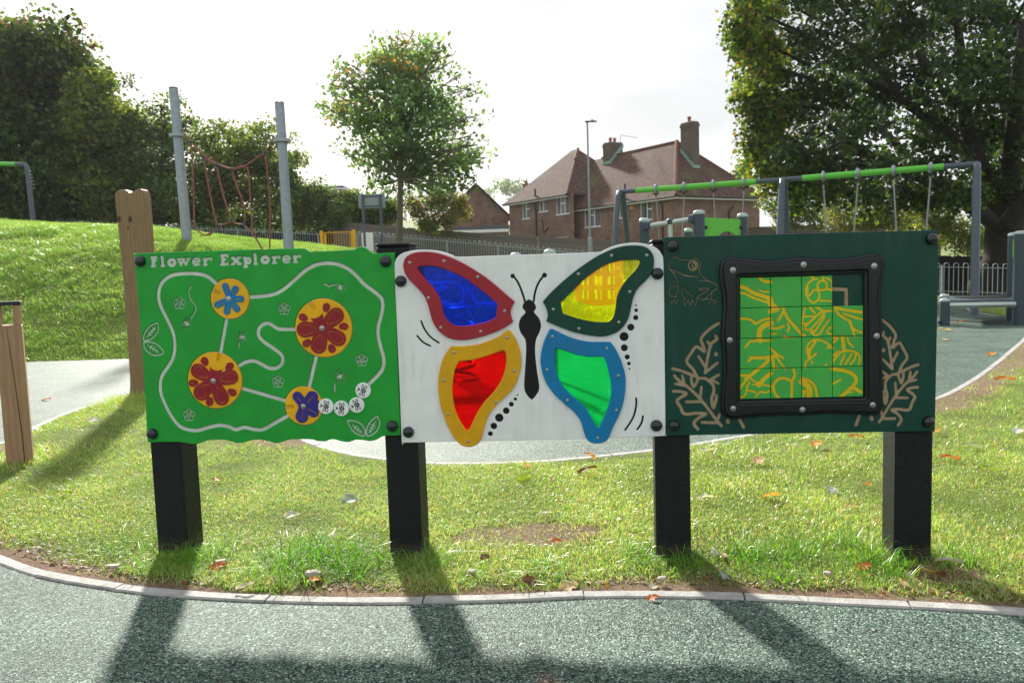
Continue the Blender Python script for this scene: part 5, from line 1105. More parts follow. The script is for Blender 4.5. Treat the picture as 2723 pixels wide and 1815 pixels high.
# ------------------------------------------------------------------ bow topped fences
HOOP = {}
def hoop_mesh(w, h, r):
    key = (w, h)
    if key not in HOOP:
        P = [(-w / 2, 0, 0), (-w / 2, 0, h - w / 2)] + [(-w / 2 * math.cos(t), 0, h - w / 2 + w / 2 * math.sin(t)) for t in np.linspace(.35, math.pi - .35, 6)] + [(w / 2, 0, h - w / 2), (w / 2, 0, 0)]
        b = MB(); b.tube(P, r, 5); o = b.build('hoop', FENCEM, smooth=True); HOOP[key] = o.data; bpy.data.objects.remove(o)
    return HOOP[key]
def bow_fence(pts, lab, post_every=10, m=FENCEM, r=.0105, pitch=.262, skip=None, H=1.0):
    """pts world (x,y,ztop)"""
    P = [np.array(p, float) for p in pts]; acc = [0.]
    for i in range(1, len(P)): acc.append(acc[-1] + float(np.linalg.norm((P[i] - P[i - 1])[:2])))
    f = lambda s_: np.array([np.interp(s_, acc, [p[k] for p in P]) for k in range(3)])
    R = empty('bow_top_fence', (P[0][0], P[0][1], P[0][2] - H), 0, lab, 'fence', 'bow topped metal fences'); o_ = np.array(R.location)
    n = int(acc[-1] / pitch); k = 0; lastpost = None
    posts = []
    for i in range(n):
        s_ = (i + .5) * pitch; p = f(s_); q = f(s_ + .05); a = math.atan2(q[1] - p[1], q[0] - p[0])
        if i % post_every == 0: posts.append(i * pitch)
        o = link('hoop', hoop_mesh(.135, H - .06, r), R, (p - o_) + np.array([0, 0, -H + .06]), (0, 0, a))
    posts.append(n * pitch)
    for s_ in posts:
        p = f(s_); b = MB(); b.box((p[0] - o_[0], p[1] - o_[1], p[2] - o_[2] - H * .5 - .10), (.05, .05, H + .05)); b.build('fence_post', m, R)
    for dz in (-.13, -H + .14):
        for j in range(len(posts) - 1):
            a, c_ = f(posts[j]) - o_, f(posts[j + 1]) - o_; a[2] += dz; c_[2] += dz; b = MB(); b.tube([a, c_], .015, 4); b.build('rail', m, R)
    return R
bow_fence([at(150, 583, 43), at(330, 590, 42), at(480, 599, 41.5), at(650, 606, 41), at(850, 617, 40)], 'bow topped grey fence running behind the grassy mound at the left')
bow_fence([at(948, 616, 40), at(1138, 629, 38), at(1358, 649, 36.3), at(1560, 667, 34.8), at(1760, 690, 32), at(2100, 701, 28.5), at(2430, 698, 25.6), at(2560, 699, 24.8), at(2723, 702, 24), at(2900, 704, 23.2)], 'bow topped pale grey fence from the yellow gate to the right edge', H=1.03)
# white sheet on the fence
a, c_ = at(960, 619, 39.6), at(991, 622, 39.3)
b = MB(); b.box(((a[0] + c_[0]) / 2, a[1] - .05, a[2] - .47), (c_[0] - a[0], .01, .92), rz=-.3); o = b.build('fence_notice', WHITEP, loc=((a[0] + c_[0]) / 2, a[1] - .05, a[2] - .95)); tag(o, 'white notice panel fixed to the fence right of the yellow gate', 'notice')
# yellow gate
a, c_ = at(852, 616, 40), at(943, 616, 40); z0 = a[2] - 1.15
R = empty('yellow_gate', ((a[0] + c_[0]) / 2, 40, z0), 0, 'yellow metal gate between two yellow posts in the bow topped fence', 'gate'); hw = (c_[0] - a[0]) / 2
for s2, w_ in ((-1, .15), (1, .17)):
    b = MB(); b.box((s2 * (hw - .05), 0, .55), (w_, .15, 1.3), bev=.01); b.build('gate_post', YELP, R)
b = MB(); b.box((.0, 0, 1.1), (2 * hw - .3, .05, .05)); b.box((.0, 0, .12), (2 * hw - .3, .05, .05)); b.box((-hw + .22, 0, .61), (.12, .05, 1.0)); b.box((hw - .19, 0, .61), (.05, .05, 1.0)); b.build('gate_frame', YELP, R)
for k in range(9):
    b = MB(); b.tube([(-hw + .38 + k * (2 * hw - .66) / 8, 0, .12), (-hw + .38 + k * (2 * hw - .66) / 8, 0, 1.1)], .010, 6); b.build('bar', YELP, R)
# close-boarded fences
def board_fence(pts, lab, m, bw=.15, H=1.8, posts=(), name='board_fence', ztex=0):
    P = [np.array(p, float) for p in pts]; acc = [0.]
    for i in range(1, len(P)): acc.append(acc[-1] + float(np.linalg.norm((P[i] - P[i - 1])[:2])))
    f = lambda s_: np.array([np.interp(s_, acc, [p[k] for p in P]) for k in range(3)])
    R = empty(name, (P[0][0], P[0][1], P[0][2] - H), 0, lab, 'fence'); o_ = np.array(R.location); n = int(acc[-1] / bw); me = []
    for v in range(5):
        b = MB(); b.box((0, 0, H / 2 + .02 * math.sin(v * 2.1)), (bw * 1.06, .018, H)); V = b; o = b.build('board', m); me.append(o.data); bpy.data.objects.remove(o)
    for i in range(n):
        s_ = (i + .5) * bw; p = f(s_); q = f(s_ + .05); a = math.atan2(q[1] - p[1], q[0] - p[0])
        link('board', me[random.randrange(5)], R, (p[0] - o_[0] + (i % 2) * .0, p[1] - o_[1] + (i % 2) * .02, p[2] - o_[2] - H), (0, random.uniform(-.004, .004), a + .04))
    for s_ in posts:
        p = f(s_); b = MB(); b.box((p[0] - o_[0], p[1] - o_[1] - .07, p[2] - o_[2] - H / 2), (.11, .11, H + .06)); b.build('fence_post', TANW, R)
    return R
TANW = mat('pale_fence_post', (.30, .25, .18), .8, noise=.3, nscale=6)
board_fence([at(885, 588, 44.5), at(1085, 606, 44), at(1300, 622, 43.2), at(1443, 630, 42.7), at(1626, 640, 42), at(1760, 648, 41.5), at(1960, 650, 41)], 'weathered grey close boarded fence below the brick houses', GREYWOOD, .15, 1.9, posts=(11.4,))
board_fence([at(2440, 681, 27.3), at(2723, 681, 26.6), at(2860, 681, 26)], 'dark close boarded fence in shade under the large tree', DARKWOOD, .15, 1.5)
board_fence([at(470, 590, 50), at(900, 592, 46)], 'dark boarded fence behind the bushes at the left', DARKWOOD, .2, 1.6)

# ------------------------------------------------------------------ swings
SA, SM, SB = at(1650, 510, 22.1), at(2083, 478, 20.0), at(2598, 436, 18.0)
ztopS = (SA[2] + SM[2] + SB[2]) / 3
bd = (SB - SA)[:2]; bd = bd / np.linalg.norm(bd); bp_ = np.array([-bd[1], bd[0]])
SW = empty('swing_set', (SM[0], SM[1], 0), 0, 'long double bay swing frame with green top beam and slate blue legs', 'swing frame'); so = np.array([SM[0], SM[1], 0.])
for P_ in (SA, SM, SB):
    for sg in (-1, 1):
        g_ = np.array([P_[0], P_[1]]) + bp_ * sg * 1.0; gz_ = 0.0
        t_ = np.array([P_[0], P_[1], P_[2] - .02]); m1 = np.array([P_[0] + bp_[0] * sg * .10, P_[1] + bp_[1] * sg * .10, P_[2] - .03]); m2 = np.array([P_[0] + bp_[0] * sg * .19, P_[1] + bp_[1] * sg * .19, P_[2] - .16])
        ft = np.array([g_[0], g_[1], gz_ - .05]); b = MB(); b.tube([t_ - so, m1 - so, m2 - so, ft - so], .078, 14); b.build('leg', GREYP2, SW, smooth=True)
        for k in range(5):
            c_ = m2 + (ft - m2) * (.10 + .035 * k); b = MB()
            for side in (-1, 1):
                cc = c_ + np.array([bd[0], bd[1], 0]) * side * .078; b.tube([cc - so, cc + np.array([bd[0], bd[1], 0]) * side * .012 - so], .012, 6)
            b.build('rung_bolt', RAILM, SW)
def along(a, b_, f): return a + (b_ - a) * f
for A_, B_, nm in ((SA, SM, 0), (SM, SB, 1)):
    L_ = np.linalg.norm(B_ - A_); u_ = (B_ - A_) / L_
    b = MB(); b.tube([A_ + u_ * .45 - so, B_ - u_ * .65 - so], .072, 16); b.build('top_beam', GREENP, SW, smooth=True)
    for (p0, p1) in ((A_ - u_ * .02, A_ + u_ * .47), (B_ - u_ * .67, B_ + u_ * .02)):
        b = MB(); b.tube([p0 - so, p1 - so], .062, 14); b.build('beam_sleeve', DARKM if False else GREYP2, SW, smooth=True)
def beam_at(px):
    # point of the beam line seen at image x = px
    best = None
    for i in range(401):
        q = along(SA, SB, i / 400) if px is None else (along(SA, SM, i / 200) if i <= 200 else along(SM, SB, (i - 200) / 200))
        v = q - CE; x_ = 1361.5 + FPX * (v @ CR) / (v @ CF)
        if best is None or abs(x_ - px) < best[0]: best = (abs(x_ - px), q)
    return best[1]
LINKM = []
def link_mesh(h):
    b = MB(); P = [(math.cos(t) * .013 + 0, 0, math.sin(t) * .013 + (h * .5 if math.sin(t) > 0 else -h * .5)) for t in np.linspace(0, 2 * math.pi, 9)[:-1] + .39]
    b.tube(P, .0045, 4, closed=True); return b
def chain(parent, o_, a, c_):
    """every link of the chain, joined"""
    d = c_ - a; L_ = np.linalg.norm(d); n = int(L_ / .042); b = MB(); tx = math.atan2(d[0], -d[2]); ty = d[1] / L_
    for i in range(n):
        p = a + d * (i + .5) / n - o_; cx, cy = (.013, 0) if i % 2 else (0, .013)
        P = [(p[0] + cx * sx, p[1] + cy * sx, p[2] + sz) for sx, sz in ((1, -.014), (1, .014), (.0, .026), (-1, .014), (-1, -.014), (0, -.026))]
        b.tube(P, .0088, 4, closed=True)
    return b.build('chain', CHAINM, parent)
for (pa, pb_, lab) in ((1745, 1819, 'swing nearest the brick house, left of the left bay'), (1898, 1978, 'swing hanging right of the left bay above the green play board'), (2190, 2280, 'swing hanging left of the right bay behind the puzzle panel'), (2376, 2475, 'swing hanging at the right end of the right bay')):
    A_, B_ = beam_at(pa), beam_at(pb_); mid = (A_ + B_) / 2
    R = empty('swing', (mid[0], mid[1], 0), math.atan2(bd[1], bd[0]) * 0, lab, 'swing', 'swings hanging from the green beam'); o_ = np.array([mid[0], mid[1], 0.])
    zs = .62; e_ = np.array([bd[0], bd[1], 0])
    ends = []
    for P_, sg in ((A_, -1), (B_, 1)):
        hp = P_ + np.array([0, 0, -.20]); st = np.array([mid[0], mid[1], zs]) + e_ * sg * .23; ends.append(st)
        b = MB()
        ang = [(.095 * math.cos(t), .095 * math.sin(t)) for t in np.linspace(0, 2 * math.pi, 17)[:-1]]
        ctr = P_ - o_; b.tube([ctr + np.array([bp_[0] * x_, bp_[1] * x_, y_]) for x_, y_ in ang], [.042] * 16, 6, closed=True); b.build('clamp', GALV, R, smooth=True)
        b = MB(); b.tube([P_ + np.array([0, 0, -.09]) - o_, hp - o_], [.035, .022], 8)
        for dz in (0.0, -.10):
            b.tube([P_ - e_ * .10 + np.array([0, 0, dz - .02]) - o_, P_ + e_ * .10 + np.array([0, 0, dz - .02]) - o_], .02, 6)
        b.build('pivot', DARKM, R, smooth=True)
        chain(R, o_, hp, st)
    b = MB(); b.box((0, 0, zs - .02), (.46, .18, .035), rz=math.atan2(bd[1], bd[0]), bev=.012); b.build('seat', DARKM, R)
# end of another swing frame at far left
P_ = at(66, 437, 30); zg = float(gz(P_[0], 30)); R = empty('swing_set', (P_[0], 30, zg), 0, 'end of a green beamed frame beyond the mound at the far left', 'swing frame'); o_ = np.array([P_[0], 30, zg])
b = MB(); b.tube([at(-90, 434, 31) - o_, at(55, 437, 30.1) - o_], .085, 14); b.build('top_beam', GREENP, R, smooth=True)
b = MB(); b.tube([at(44, 437, 30.1) - o_, at(66, 438, 30) - o_, at(73, 448, 30) - o_, at(92, 620, 30) - o_], .085, 14); b.build('leg', GREYP2, R, smooth=True)
b = MB()
for k in range(6): q = at(77 + k * 1.9, 455 + k * 9, 29.93) - o_; b.tube([q, q + np.array([.10, 0, 0])], .012, 6)
b.build('rung_bolt', RAILM, R)

# ------------------------------------------------------------------ climbing unit behind the panels
def cap_post(parent, o_, px, py_top, D, r, name='post', zb_=0.0):
    p = at(px, py_top, D); b = MB(); b.lathe([(r, zb_ - .0), (r, p[2] - .06)], 18, 'z', (p[0] - o_[0], D - o_[1], 0)); b.build(name, GREYP, parent, smooth=True)
    b = MB(); b.lathe([(r * 1.03, p[2] - .062), (r * 1.03, p[2] - .035), (r * .85, p[2] - .015), (r * .5, p[2] - .003), (r * .1, p[2])], 18, 'z', (p[0] - o_[0], D - o_[1], 0)); b.build('post_cap', PALECAP, parent, smooth=True); return p
R = empty('climbing_unit', (2.8, 12.2, 0), 0, 'low climbing frame of grey capped posts, sloping rail and lime green board', 'climbing frame'); o_ = np.array([2.8, 12.2, 0.])
cap_post(R, o_, 1713, 579, 12.4, .080); cap_post(R, o_, 1858.5, 558, 12.0, .085); cap_post(R, o_, 1830.5, 606, 12.9, .066); cap_post(R, o_, 1974.5, 566, 12.5, .080)
a, c_ = at(1722, 601, 12.3) - o_, at(1843, 582, 12.05) - o_; b = MB(); b.tube([a, c_], .036, 12); b.build('hand_rail', RAILM, R, smooth=True)
for q in (at(1719, 601, 12.3), at(1842, 582, 12.03)): b = MB(); b.lathe([(.02, -.07), (.065, -.05), (.07, 0), (.065, .05), (.02, .07)], 12, 'z', tuple(q - o_)); b.build('rail_clamp', GREYP, R, smooth=True)
q = at(1782, 590, 12.18) - o_; b = MB(); b.tube([(q[0], q[1], 0), (q[0], q[1], q[2] - .02)], .035, 10); b.build('rail_support', RAILM, R, smooth=True)
b = MB(); b.lathe([(.02, -.05), (.055, -.02), (.055, .03), (.02, .06)], 12, 'z', (q[0], q[1], q[2])); b.build('rail_clamp', GREYP, R, smooth=True)
a, c_ = at(1873, 578, 12.1), at(1973, 584, 12.45); zt = a[2]; L_ = math.hypot(c_[0] - a[0], c_[1] - a[1]); ang = math.atan2(c_[1] - a[1], c_[0] - a[0])
s_ = Sheet(-.05, L_ + .05, -.05, 1.3, .008); zb0 = zt - .95; d = s_.poly([(0, 0), (L_, 0), (L_, .92), (0, .95)], False); hole = s_.stroke([(L_ * .62, .62), (L_ * .62, .45)], .22, False); hole = np.maximum(hole, s_.poly([(0, -.04), (L_, -.04), (L_, .745), (0, .745)], False))
hole = s_.circle((L_ * .60, .50), .24)
o = s_.relief(np.maximum(d, -hole), 'lime_board', P_LIME if 'P_LIME' in globals() else GREENP, R, 0, .02, levels=[(0, .002), (-.003, 0)]); o.location = tuple(np.array([a[0], a[1], zb0]) - o_); o.rotation_euler = (0, 0, ang)
for f_ in (.03, .97):
    for zz in (.80,):
        b = MB(); b.lathe([(.03, 0), (.03, .02), (.02, .035), (.005, .04)], 12, 'y', (0, 0, 0)); bo = b.build('bolt_cap', P_CAP, R, smooth=True); bo.location = (a[0] - o_[0] + math.cos(ang) * L_ * f_, a[1] - o_[1] + math.sin(ang) * L_ * f_, zb0 + zz)
b = MB(); b.box((.1, .35, .62), (1.3, .8, .05), bev=.01); b.box((.1, .35, .32), (1.2, .06, .5)); b.build('deck', DARKM, R)
# capped posts rising behind the white panel
for px, py, D, lab in ((1371, 671, 8.6, 'left domed grey post top just above the white butterfly panel'), (1461, 662, 8.4, 'right domed grey post top above the white butterfly panel')):
    p = at(px, py, D); R = empty('domed_post', (p[0], D, 0), 0, lab, 'post', 'domed posts behind the butterfly panel'); cap_post(R, np.array([p[0], D, 0.]), px, py, D, .062, 'shaft')
# low platform unit at right
R = empty('spinner_platform', (8.6, 15.0, 0), 0, 'low grey balance platform between short and tall grey posts at the right', 'play platform'); o_ = np.array([8.6, 15.0, 0.])
cap_post(R, o_, 2513, 783 + 9, 14.8, .088); cap_post(R, o_, 2512, 781, 16.2, .088); cap_post(R, o_, 2694, 618, 15.4, .086); cap_post(R, o_, 2716, 613, 14.5, .115)
A4 = [at(2524, 807, 14.75), at(2700, 805, 14.45), at(2700, 792, 16.4), at(2528, 793, 16.4)]; zt = .47
V = [(p[0] - o_[0], p[1] - o_[1], z_) for z_ in (zt - .035, zt) for p in A4]
b = MB(); b.V = V; b.F = [(0, 3, 2, 1), (4, 5, 6, 7), (0, 1, 5, 4), (1, 2, 6, 5), (2, 3, 7, 6), (3, 0, 4, 7)]; b.build('deck', GREYP2, R)
b = MB(); a, c_ = A4[0] - o_, A4[1] - o_; b.tube([(a[0], a[1] - .01, zt - .09), (c_[0], c_[1] - .01, zt - .09)], .05, 4); b.build('rail', RAILM, R)
cx, cy = np.mean([p[0] for p in A4]) - o_[0], np.mean([p[1] for p in A4]) - o_[1]; b = MB(); b.lathe([(.50, zt + .001), (.50, zt + .012), (.46, zt + .016), (.02, zt + .016)], 36, 'z', (cx, cy, 0)); b.build('mat_disc', PIPEM, R)
b = MB(); q = at(2700, 660, 15.0) - o_; b.box((q[0] - .01, q[1], q[2]), (.06, .03, .32)); b.build('green_board', GREENP, R)
for k in range(2):
    q = at(2497, 857 + k * 11, 14.8) - o_; b = MB(); b.lathe([(.03, 0), (.03, .03), (.01, .04)], 10, 'y', tuple(q)); b.build('bolt_cap', P_CAP, R)
# noughts and crosses board behind the yellow window
TRED = mat('vermilion_plastic', (.80, .20, .03), .45); TWH = mat('cream_plastic', (.75, .72, .6), .45)
D = 9.4; c0 = at(1592, 760, D); R = empty('noughts_and_crosses_board', (c0[0], D, 0), 0.05, 'orange noughts and crosses board behind the yellow window', 'play panel'); o_ = np.array([c0[0], D, 0.])
def lq(px, py): q = at(px, py, D); return (q[0] - o_[0], q[2])
s_ = Sheet(-.5, .5, .6, 1.7, .006); d = s_.poly([lq(1529, 682), lq(1529, 682), lq(1529, 798), lq(1529, 798), lq(1560, 808), lq(1592, 813), lq(1625, 810), lq(1656, 800), lq(1656, 800), lq(1656, 682), lq(1656, 682)], True, 4)
g_ = s_.blank(); cells = [(x_, y_) for y_ in (709, 745, 783) for x_ in (1556, 1591, 1626)]
for x_, y_ in cells: g_ = np.minimum(g_, s_.poly([lq(x_ - 10, y_ - 13), lq(x_ + 10, y_ - 13), lq(x_ + 10, y_ + 13), lq(x_ - 10, y_ + 13)], False))
s_.relief(np.maximum(d, -g_), 'board', TRED, R, 0, .02, levels=[(0, .002), (-.003, 0)])
for x_, y_ in cells:
    q = lq(x_, y_); b = MB(); b.lathe([(.042, -.05), (.042, .05)], 3, 'z', (q[0], .01, q[1])); o = b.build('marker_block', TWH, R)
    b = MB(); b.box((q[0], -.038, q[1]), (.022, .012, .11)); b.build('cross_mark', TRED, o)
for x_ in (1452, 1714): q = lq(x_, 684); b = MB(); b.tube([(q[0], .05, 0), (q[0], .05, q[1])], .04, 12); b.build('leg', GREYP, R, smooth=True)
qa, qb = lq(1452, 684), lq(1714, 684); b = MB(); b.tube([(qa[0], .05, qa[1]), (qb[0], .05, qb[1])], .03, 10); b.build('top_rail', GREYP, R, smooth=True)
# spring see-saw behind the blue and red windows
ps = gnd(1232, 1010); R = empty('spring_rocker', (ps[0], ps[1], 0), 0.2, 'grey spring rocker with ring handles behind the blue window', 'spring rocker'); D = ps[1]
b = MB(); b.tube([(.14 * math.cos(t), .14 * math.sin(t), .04 + t / 40) for t in np.linspace(0, 2 * math.pi * 5, 70)], .020, 7); b.build('spring', GREYP, R, smooth=True)
b = MB(); b.lathe([(.20, 0), (.20, .02), (.16, .035)], 20); b.lathe([(.17, 0), (.17, .025)], 20, 'z', (0, 0, .83)); b.build('base_plate', GREYP, R)
b = MB(); b.box((0.05, 0, .89), (1.3, .34, .05), bev=.02); b.build('deck', GREYP2, R)
b = MB(); b.box((.10, 0, 1.03), (.14, .14, .30), bev=.02); b.tube([(0.02, -.06, 1.19), (.24, -.06, 1.19)], .035, 10); b.build('handle_column', GREYP, R)
for sx in (-.12, .28):
    b = MB(); b.tube([(sx + .15 * math.cos(t) * (1 if sx > 0 else 1), -.10, 1.03 + .15 * math.sin(t)) for t in np.linspace(0, 2 * math.pi, 21)[:-1]], .017, 7, closed=True); b.build('ring_handle', PALECAP, R, smooth=True)
for zz in (1.17, .93):
    b = MB(); b.tube([(-.9, .3, zz - .02), (-.1, .3, zz)], .018, 8); b.tube([(-.9, .3, zz - .10), (-.1, .3, zz - .07)], .018, 8); b.build('side_rail', PALECAP, R, smooth=True)
b = MB(); b.lathe([(.17, -.012), (.19, 0), (.17, .012)], 20, 'z', (.02, -.28, .885)); b.build('seat', GREYP2, R)
for xx in (-.45, .6): b = MB(); b.box((xx, 0, .70), (.05, .05, .35)); b.box((xx, 0, .52), (.22, .3, .03), bev=.01); b.build('foot_rest', GREYP, R)
# ------------------------------------------------------------------ brick houses
def wall(b, o_, u, L, z0, z1, opens, th=.12):
    """wall sheet from o_ along unit u, openings [(t0,t1,za,zb)], reveals set back by th (inward = left of u rotated)"""
    n = np.array([-u[1], u[0]]); ts = sorted({0, L, *[q[0] for q in opens], *[q[1] for q in opens]}); zs = sorted({z0, z1, *[q[2] for q in opens], *[q[3] for q in opens]})
    P = lambda t, z, k=0: (o_[0] + u[0] * t + n[0] * k, o_[1] + u[1] * t + n[1] * k, z)
    for i in range(len(ts) - 1):
        for j in range(len(zs) - 1):
            tm, zm = (ts[i] + ts[i + 1]) / 2, (zs[j] + zs[j + 1]) / 2
            if any(q[0] < tm < q[1] and q[2] < zm < q[3] for q in opens): continue
            b.quad(P(ts[i], zs[j]), P(ts[i + 1], zs[j]), P(ts[i + 1], zs[j + 1]), P(ts[i], zs[j + 1]))
    for a, c_, e, f in opens:
        b.quad(P(a, e), P(a, e, th), P(a, f, th), P(a, f)); b.quad(P(c_, e, th), P(c_, e), P(c_, f), P(c_, f, th)); b.quad(P(a, e), P(c_, e), P(c_, e, th), P(a, e, th)); b.quad(P(a, f, th), P(c_, f, th), P(c_, f), P(a, f))
def window(parent, o_, u, t0, t1, za, zb, fx=(.5,), transom=(), lab=None, curtain=True):
    n = np.array([-u[1], u[0]]); a = math.atan2(u[1], u[0]); k = .07; w_ = .055
    C_ = lambda t, z, kk=k: (o_[0] + u[0] * t + n[0] * kk, o_[1] + u[1] * t + n[1] * kk, z)
    b = MB()
    for t in (t0 + w_ / 2, t1 - w_ / 2): b.box(C_(t, (za + zb) / 2), (w_, .07, zb - za), a)
    for z in (za + w_ / 2, zb - w_ / 2): b.box(C_((t0 + t1) / 2, z, k - .001), (t1 - t0 - 2 * w_, .068, w_), a)
    for f in fx: b.box(C_(t0 + (t1 - t0) * f, (za + zb) / 2, k - .002), (w_ * 1.3, .072, zb - za - 2 * w_), a)
    for (f0, f1, zf) in transom: b.box(C_(t0 + (t1 - t0) * (f0 + f1) / 2, za + (zb - za) * zf, k - .003), ((t1 - t0) * (f1 - f0) - w_, .066, w_ * 1.4), a)
    fr = b.build('window', WHITEP, parent)
    b = MB(); b.box(C_((t0 + t1) / 2, (za + zb) / 2, k + .02), (t1 - t0 - .02, .012, zb - za - .02), a); b.build('pane', GLASSM, fr)
    if curtain:
        for s0, s1 in ((0.03, .30), (.70, .97)):
            b = MB(); b.box(C_(t0 + (t1 - t0) * (s0 + s1) / 2, (za + zb) / 2, k + .0135), ((t1 - t0) * (s1 - s0), .003, zb - za - .15), a)
            b.build('curtain', CURT, fr)
    b = MB(); b.box(C_((t0 + t1) / 2, za - .035, .0), (t1 - t0 + .12, .16, .06), a); b.build('sill', WHITEP, fr)
    return fr
def poly_uv(name, faces, m, parent, o_):
    V = []; F = []; UV = []
    for f in faces:
        P = [np.array(p, float) for p in f]; nn = np.cross(P[1] - P[0], P[2] - P[0]); nn /= np.linalg.norm(nn); e1 = np.cross([0, 0, 1.], nn); e1 /= np.linalg.norm(e1) + 1e-9; e2 = np.cross(nn, e1)
        F.append(tuple(range(len(V), len(V) + len(P))))
        for p in P: V.append(tuple(p - o_)); UV.append((p @ e1, p @ e2))
    o = mk(name, V, F, m, parent); uv = o.data.uv_layers.new(name='UVMap')
    for i, l in enumerate(o.data.loops): uv.data[i].uv = UV[l.vertex_index]
    md = o.modifiers.new('thick', 'SOLIDIFY'); md.thickness = .09; md.offset = -1
    return o
th_ = math.radians(32); E1 = np.array([-math.sin(th_), math.cos(th_)]); E2 = np.array([math.cos(th_), math.sin(th_)])
Ce = at(1797, 519, 55.); C0 = Ce[:2]; ZE = Ce[2]
HS = empty('brick_house', (C0[0], C0[1], 0.6), 0, 'large brown brick house with a hipped clay tile roof, right of the street lamp', 'house'); ho = np.array([C0[0], C0[1], .6])
L1, W1 = 12.6, 9.2; OV = .38
wo = C0 + E1 * OV + E2 * OV                                   # wall corner
def longface(px, py): return onplane(px, py, wo, E1)
def lf(px0, py0, px1, py1):
    a = longface(px0, py0); c_ = longface(px1, py1); t0, t1 = sorted((a[0], c_[0])); z0, z1 = sorted((a[1], c_[1])); return t0, t1, z0, z1
wins = [lf(1554, 556, 1597, 601), lf(1640, 546, 1664, 578), lf(1702, 538, 1735, 583)]
b = MB(); f_o = wo[:2] - ho[:2]
Pz = lambda z: z
# long face: runs from the corner along E1; inward normal is +E2 side, so build from far end back
far = wo + E1 * (L1 - OV); fo_ = np.array([far[0] - ho[0], far[1] - ho[1]]); ue = -E1; LL = L1 - OV
ops = [(LL - t1, LL - t0, za - ho[2], zb - ho[2]) for t0, t1, za, zb in wins]
gfl = (LL - 9.6, LL - 8.2, .9, 2.05)
wall(b, fo_, ue, LL, -1.5, ZE - ho[2] + .05, ops + [gfl])
# right face
wall(b, f_o, E2, W1 - 2 * OV, -1.5, ZE - ho[2] + .05, [])
far2 = wo + E2 * (W1 - 2 * OV); wall(b, far2 - ho[:2], E1, L1 - OV, -1.5, ZE - ho[2] + .05, [])
b.build('brick_wall', BRICK, HS)
for k, (t0, t1, za, zb) in enumerate(ops):
    if k == 0: window(HS, fo_, ue, t0, t1, za, zb, (.34, .62), ((.34, .62, .62),))
    elif k == 1: window(HS, fo_, ue, t0, t1, za, zb, (.3,), ())
    else: window(HS, fo_, ue, t0, t1, za, zb, (.55,), ((.55, 1, .58),))
window(HS, fo_, ue, *gfl, (.5,), ())
def P3(a, c_, z): q = C0 + E1 * a + E2 * c_; return (q[0], q[1], z)
zr = at(1798, 377, 61.3)[2]; hw = W1 / 2
roof1 = [[P3(0, 0, ZE), P3(0, W1, ZE), P3(hw, hw, zr)], [P3(L1, 0, ZE), P3(0, 0, ZE), P3(hw, hw, zr), P3(L1 + 5, hw, zr - .05)], [P3(0, W1, ZE), P3(L1 + 4, W1, ZE), P3(L1 + 5, hw, zr - .05), P3(hw, hw, zr)]]
roof1[1] = [P3(L1 + .6, 0, ZE), P3(0, 0, ZE), P3(hw, hw, zr), P3(L1 + 4.3, hw, zr - .05)]
poly_uv('roof', roof1, ROOFM, HS, ho)
HIP = mat('hip_tile', (.19, .075, .06), .85, noise=.35, nscale=3)
def hip(a, c_, parent, o_, r_=.11): 
    a, c_ = np.array(a), np.array(c_); n = int(np.linalg.norm(c_ - a) / .32); b = MB()
    for i in range(n):
        p = a + (c_ - a) * i / n; q = a + (c_ - a) * (i + 1.06) / n; b.tube([p - o_, q - o_], [r_ * .92, r_ * 1.08], 8)
    b.build('hip_tiles', HIP, parent)
hip(P3(0.05, 0.05, ZE + .02), P3(hw, hw, zr + .02), HS, ho, .15); hip(P3(hw, hw, zr + .03), P3(L1 + 1.0, hw, zr), HS, ho, .09); hip(P3(0.0, W1, ZE + .02), P3(hw, hw, zr + .02), HS, ho, .09)
def eaves(parent, o_, a, c_, z):
    b = MB(); a = np.array(a); c_ = np.array(c_); d = c_ - a; L_ = np.linalg.norm(d); an = math.atan2(d[1], d[0]); m_ = (a + c_) / 2 - o_[:2]
    b.box((m_[0], m_[1], z - o_[2] - .17), (L_, .035, .10), an); b.build('fascia', WHITEP, parent)
    nn = np.array([d[1], -d[0]]) / L_; q0, q1 = a + nn * .06 - o_[:2], c_ + nn * .06 - o_[:2]
    b = MB(); b.tube([(q0[0], q0[1], z - o_[2] - .06), (q1[0], q1[1], z - o_[2] - .06)], .075, 6); b.build('gutter', PIPEM, parent)
eaves(HS, ho, (C0 + E1 * (L1 + .3)), C0, ZE); eaves(HS, ho, C0, C0 + E2 * W1, ZE)
def downpipe(parent, o_, p, z0, z1, bend=0.0, u=None):
    b = MB(); b.tube([(p[0] - o_[0], p[1] - o_[1], z0 - o_[2]), (p[0] - o_[0], p[1] - o_[1], z1 - .55 - o_[2]), (p[0] + (u[0] * bend if u is not None else 0) - o_[0], p[1] + (u[1] * bend if u is not None else 0) - o_[1], z1 - .12 - o_[2])], .055, 7); b.build('drain_pipe', PIPEM, parent)
q = wo + E1 * 1.3 - E2 * .08; downpipe(HS, ho, q, 0, ZE, .35, E1)
q = wo + E2 * 5.1 - E1 * .08; downpipe(HS, ho, q, 0, ZE - .5, .5, E2)
q = wo + E1 * (longface(1666, 600)[0]) - E2 * .08; b = MB(); b.tube([(q[0] - ho[0], q[1] - ho[1], -1), (q[0] - ho[0], q[1] - ho[1], ZE + 1.4 - ho[2])], .07, 7); b.build('soil_pipe', PIPEM, HS)
al = wo + E1 * longface(1681, 551)[0] - E2 * .06; b = MB(); b.lathe([(.16, 0), (.16, .08), (.1, .10)], 14, 'y', (al[0] - ho[0], al[1] - ho[1], longface(1681, 552)[1] - ho[2])); b.build('alarm_box', mat('orange_box', (.75, .32, .12), .5), HS)
